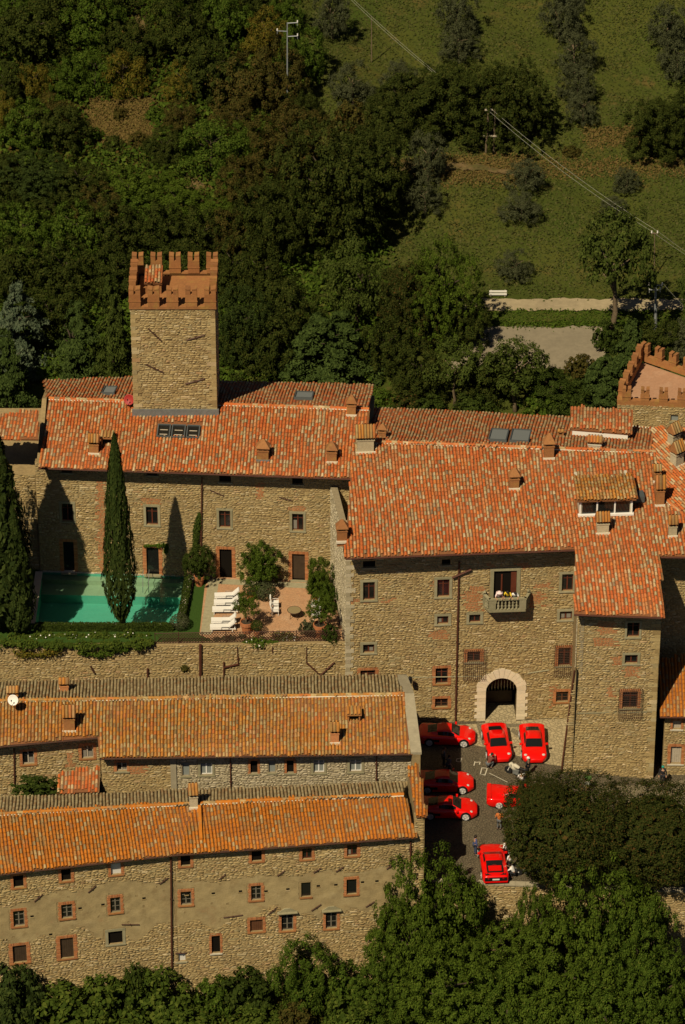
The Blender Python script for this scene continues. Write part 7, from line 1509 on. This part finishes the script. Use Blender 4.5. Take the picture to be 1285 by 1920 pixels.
plant(gz(602, 1128), 2.6, 4.0, 'round', 'l_lime', 'tall bright shrub right of the right terrace door', .12); plant(gz(612, 1150), 1.9, 2.6, 'round', 'l_green', 'dark green shrub below the tall bright one, by the palace wall', .1); p = pot(592, 1126, 16, 12, 'terracotta pot at the foot of the tall bright shrub'); plant(p, 1.4, 1.2, 'bush', 'l_green', 'low plant in the pot at the foot of the tall bright shrub', 0.0)
pass
def leafmass(name, pts, n, leaf, size, rad, label, cat, kind=None, petals=0, seed=1, nrm=(0, -.4, .8)):
    r = np.random.default_rng(seed); P = np.array(pts, float); seg = r.integers(0, len(P)-1, n) if len(P) > 1 else np.zeros(n, int); t = r.random((n, 1)); c = P[seg]*(1-t)+P[seg+1]*t if len(P) > 1 else np.repeat(P, n, 0)
    lump = .6+.4*np.sin(c[:, :1]*3+seed)+.3*np.sin(c[:, :1]*7.3+2*seed); d = unit(r, n); c = c+d*np.array(rad)*np.clip(lump, .25, 1.3)*r.random((n, 1))**.4
    o = link(name, leafmesh(name, leaves(c, d+np.array(nrm)+.4*unit(r, n), np.full(n, size), r), M[leaf])); tag(o, label, cat)
    if petals: q = c[r.choice(n, petals)]+np.array([0, -.08, .08]); k = link('flowers', leafmesh('flowers', leaves(q, np.array([0, -.6, .7])+.3*unit(r, petals), np.full(petals, .055), r, .9), M['petal']), o); k['kind'] = 'stuff'
    return o
def hedge(name, a, c, w, h, leaf, label, n=3500):
    r = np.random.default_rng(len(label)); a, c = np.array(a), np.array(c); d = c-a; L = np.linalg.norm(d); d /= L; s = np.array([-d[1], d[0], 0]); u = r.random(n)*L; k = r.random(n); per = w+2*h; q = k*per; x = np.where(q < h, -w/2, np.where(q < h+w, q-h-w/2, w/2)); z = np.where(q < h, q, np.where(q < h+w, h, per-q))
    p = a+d*u[:, None]+s*(x+r.normal(size=n)*.03)[:, None]+np.array([0, 0, 1])*(z+r.normal(size=n)*.03)[:, None]; nn = s*np.where(q < h, -1, np.where(q < h+w, 0, 1))[:, None]+np.array([0, 0, 1])*((q >= h) & (q < h+w))[:, None]
    o = link(name, leafmesh(name, leaves(p, nn+.5*unit(r, n), np.full(n, .07), r), M[leaf])); tag(o, label, 'hedge'); return o
hedge('hedge', gz(354, 1092), gz(340, 1172), .55, .55, 'l_hedge', 'clipped low hedge along the right side of the pool'); hedge('hedge', gz(66, 1181), gz(325, 1181), .5, .5, 'l_hedge', 'clipped low hedge along the near side of the pool', 6000)
plant(gz(338, 1178), 1.5, 1.2, 'ball', 'l_olive', 'grey clipped ball at the near right corner of the pool', 0.0)
wp_ = lambda x, y, n: tuple(wtw.pt(wtw.uz(x, y)[0], n, wtw.uz(x, y)[1]))
leafmass('creeper', [wp_(0, 1204, .1), wp_(80, 1206, .15), wp_(160, 1208, .2), wp_(235, 1206, .2), wp_(285, 1202, .15)], 5500, 'l_ivy', .085, (.5, .55, .5), 'dark creeper draped over the left half of the terrace wall', 'creeper', seed=3)
leafmass('creeper', [wp_(30, 1222, .15), wp_(70, 1226, .2), wp_(110, 1216, .2)], 700, 'l_yellow', .08, (.6, .4, .45), 'yellow-green creeper tongues hanging at the left of the terrace wall', 'creeper', seed=4); leafmass('creeper', [wp_(150, 1222, .15), wp_(190, 1224, .2), wp_(240, 1214, .2)], 900, 'l_green', .08, (.6, .4, .4), 'fresh green creeper tongues hanging under the slim cypress', 'creeper', seed=5)
leafmass('flower_bed', [gz(20, 1196), gz(110, 1192), gz(190, 1194), gz(280, 1192)], 4500, 'l_ivy', .085, (.4, .5, .5), 'planted border with a few white flowers between pool and wall', 'flower bed', petals=45, seed=6)
leafmass('shrub', [gz(405, 1200), gz(440, 1198)], 900, 'l_olive', .075, (.5, .4, .5), 'low brownish-grey shrub behind the lattice, left end', 'shrub', seed=7); leafmass('shrub', [gz(455, 1204), gz(520, 1204)], 2200, 'l_green', .075, (.6, .45, .5), 'low green shrubs behind the lattice below the lemon tree', 'shrub', petals=14, seed=8); leafmass('shrub', [gz(520, 1198), gz(556, 1196)], 1600, 'l_lime', .075, (.6, .45, .65), 'flowering oleander with white blooms behind the lattice', 'shrub', petals=60, seed=9); leafmass('shrub', [gz(452, 1196), gz(458, 1194)], 500, 'l_olive', .07, (.4, .35, .4), 'small grey shrub by the last lounger', 'shrub', seed=10)
leafmass('climber', [tuple(wp.pt(wp.uz(270, 1022)[0], .12, wp.uz(270, 1022)[1])), tuple(wp.pt(wp.uz(312, 1020)[0], .12, wp.uz(312, 1020)[1])), tuple(wp.pt(wp.uz(312, 1034)[0], .15, wp.uz(312, 1034)[1]))], 900, 'l_green', .075, (.25, .2, .22), 'climbing plant over the pool house door right of the slim cypress', 'climbing plant', seed=11)
leafmass('climber', [tuple(wp.pt(wp.uz(375, 962)[0], .12, wp.uz(375, 962)[1])), tuple(wp.pt(wp.uz(368, 1000)[0], .2, wp.uz(368, 1000)[1])), tuple(wp.pt(wp.uz(366, 1035)[0], .3, wp.uz(366, 1035)[1])), tuple(wp.pt(wp.uz(364, 1068)[0], .3, wp.uz(364, 1068)[1]))], 2600, 'l_hedge', .08, (.62, .3, .5), 'narrow climbing plant trained up the wall beside the downpipe', 'climbing plant', seed=13)
leafmass('wall_plant', [wp_(345, 1250, .1), wp_(348, 1253, .1)], 160, 'l_brown', .08, (.3, .15, .25), 'dry plant growing out of the terrace wall left of the black pipe', 'plant', seed=12); leafmass('wall_plant', [wp_(762, 1262, 5.5), wp_(768, 1272, 5.5)], 10, 'l_brown', .05, (.1, .1, .1), 'x', 'plant', seed=12) if False else None
b = MB(); q = wm.pt(wm.uz(768, 1268)[0], 0, wm.uz(768, 1268)[1]); b.tube([q, q+wm.n*.7+np.array([0, 0, .25])], .03, 5); b.box(tuple(q+wm.n*.75+np.array([0, 0, .15])), (.28, .28, .42)); b.lathe(tuple(q+wm.n*.75+np.array([0, 0, .36])), [(.2, 0), (.03, .14)], 4); tag(b.obj('wall_lantern', M['black']), 'black wall lantern on the palace front above the lower house gable', 'lantern')
# bush and shrubs in the gap of the middle house
g_ = np.array([ll.at(70, 1490)[0], ll.at(70, 1490)[1]+.8, 4.6]); tree(g_, 4.0, 1.7, 'bush', 'l_hedge', 'dark hedge-like bush between the two lower houses, left of the lean-to', name='bush', cat='bush', clear=0, depth=.5, rz=0)
# --- courtyard trees: two clipped round limes
LB = 'round trees in the courtyard'
def court(px, py, wpx, zc_, hh, leaf, label, var):
    p = atZ(px, py, zc_); z0_ = yard_z(p[0], p[1]); w = wpx/25.2; b0 = zc_-hh/2; t = empty('courtyard_tree', (p[0], p[1], z0_), label, 'tree', LB); o = put_crown(t, 'clipped', leaf, var); o.location = (0, 0, b0-z0_); o.scale = (w/2, w/2, hh)
    if var == 0: q = atY(1014, 1500, p[1]-.3); k = put_crown(t, 'clipped', leaf, 1); k.location = (q[0]-p[0], q[1]-p[1], q[2]-z0_-1.7); k.scale = (1.75, 1.6, 3.1)
    link('trunk', trunk_mesh(b0-z0_+hh*.5, .22, var+5, w/2, 'bark', .3), t)
court(1060, 1551, 222, 4.6, 6.7, 'l_autumn', 'dark round tree with rusty tips, left of two in the courtyard, hiding a red car', 0); court(1226, 1562, 215, 3.9, 6.0, 'l_autumn', 'dark round tree at the right of the courtyard, beside the first one', 1)
# --- foreground
FG = 'big trees at the foot of the retaining wall'
fg = [(815, 1592, -25.6, 205, 'l_lime', 'tall bright tree right of the bottom house, hiding its corner'), (770, 1690, -26.6, 170, 'l_lime', 'bright tree in front of the bottom house corner, below the tall one'), (960, 1745, -27.4, 210, 'l_lime', 'bright bushy tree below the gap in the retaining wall'), (1135, 1615, -26.6, 240, 'l_lime', 'tallest bright tree in front of the two round courtyard trees'), (1010, 1665, -25.4, 110, 'l_lime', 'small bright tree against the retaining wall under the round tree'), (1195, 1690, -28.5, 190, 'l_green', 'darker green tree right of the tallest foreground tree'), (1060, 1760, -30, 240, 'l_lime', 'broad bright tree in the bottom right foreground'), (850, 1780, -30, 220, 'l_lime', 'broad bright tree at the bottom, right of the fig bush'), (1240, 1790, -31, 180, 'l_green', 'dark green tree in the bottom right corner'), (960, 1840, -32, 220, 'l_green', 'shaded green tree at the bottom edge'), (730, 1800, -29, 130, 'l_green', 'bushy green tree right of the fig bush'), (1150, 1850, -33, 220, 'l_green', 'shaded green tree at the bottom edge, further right')]
for i, (x, y, yy, w_, lf_, lb) in enumerate(fg): top_tree(x, y, yy, w_*1.08, 'dome', lf_, lb, group=FG, clear=.06, var=i % 3)
bsh = [(570, 1768, -27.4, 120, 'round', 'l_green', 'round fig bush at the foot of the bottom house'), (455, 1808, -27.2, 110, 'bush', 'l_hedge', 'dark rounded bush left of the fig bush'), (400, 1826, -27.6, 80, 'bush', 'l_green', 'small green bush between the dark bush and the vine'), (250, 1795, -28.0, 60, 'bush', 'l_hedge', 'upright bush against the bottom house below the stone-framed window'), (290, 1818, -28.4, 130, 'bush', 'l_ivy', 'low vine bush under the long downpipe'), (190, 1820, -28.8, 120, 'bush', 'l_ivy', 'low vine bush under the brick doorway'), (110, 1842, -29.4, 150, 'bush', 'l_ivy', 'wide green bush in the lower left'), (30, 1805, -29.6, 110, 'bush', 'l_cypress', 'dark bush at the lower left edge'), (0, 1850, -31, 110, 'bush', 'l_cypress', 'blackish bush in the lower left corner'), (650, 1812, -27.8, 90, 'bush', 'l_green', 'green bush right of the fig bush, against the wall'), (350, 1880, -29.6, 120, 'bush', 'l_ivy', 'wide bush below the vine bushes'), (200, 1890, -30.6, 140, 'bush', 'l_ivy', 'wide low bush near the bottom edge, left'), (480, 1882, -29.4, 90, 'bush', 'l_ivy', 'bush below the dark rounded bush'), (560, 1885, -29.8, 70, 'bush', 'l_brown', 'bush below the fig bush'), (665, 1878, -30.4, 130, 'bush', 'l_ivy', 'wide bush at the bottom edge, centre')]
for i, (x, y, yy, w_, kd, lf_, lb) in enumerate(bsh): top_tree(x, y+(12 if x < 520 else 0), yy, w_*1.08, kd, lf_, lb, name='bush', cat='bush', group='bushes at the foot of the bottom house', clear=0.02 if kd == 'bush' else .08)
scatter('ground_cover', 5000, ((-20, 1320), (1800, 1960), lambda x, y: True, lambda x, y: atZ(x, y, -7)), 'l_ivy', .12, .25, 7, 8, .5); scatter('ground_cover', 1500, ((-20, 1320), (1830, 1960), lambda x, y: True, lambda x, y: atZ(x, y, -7)), 'l_brown', .11, .2, 8, 8, .5)
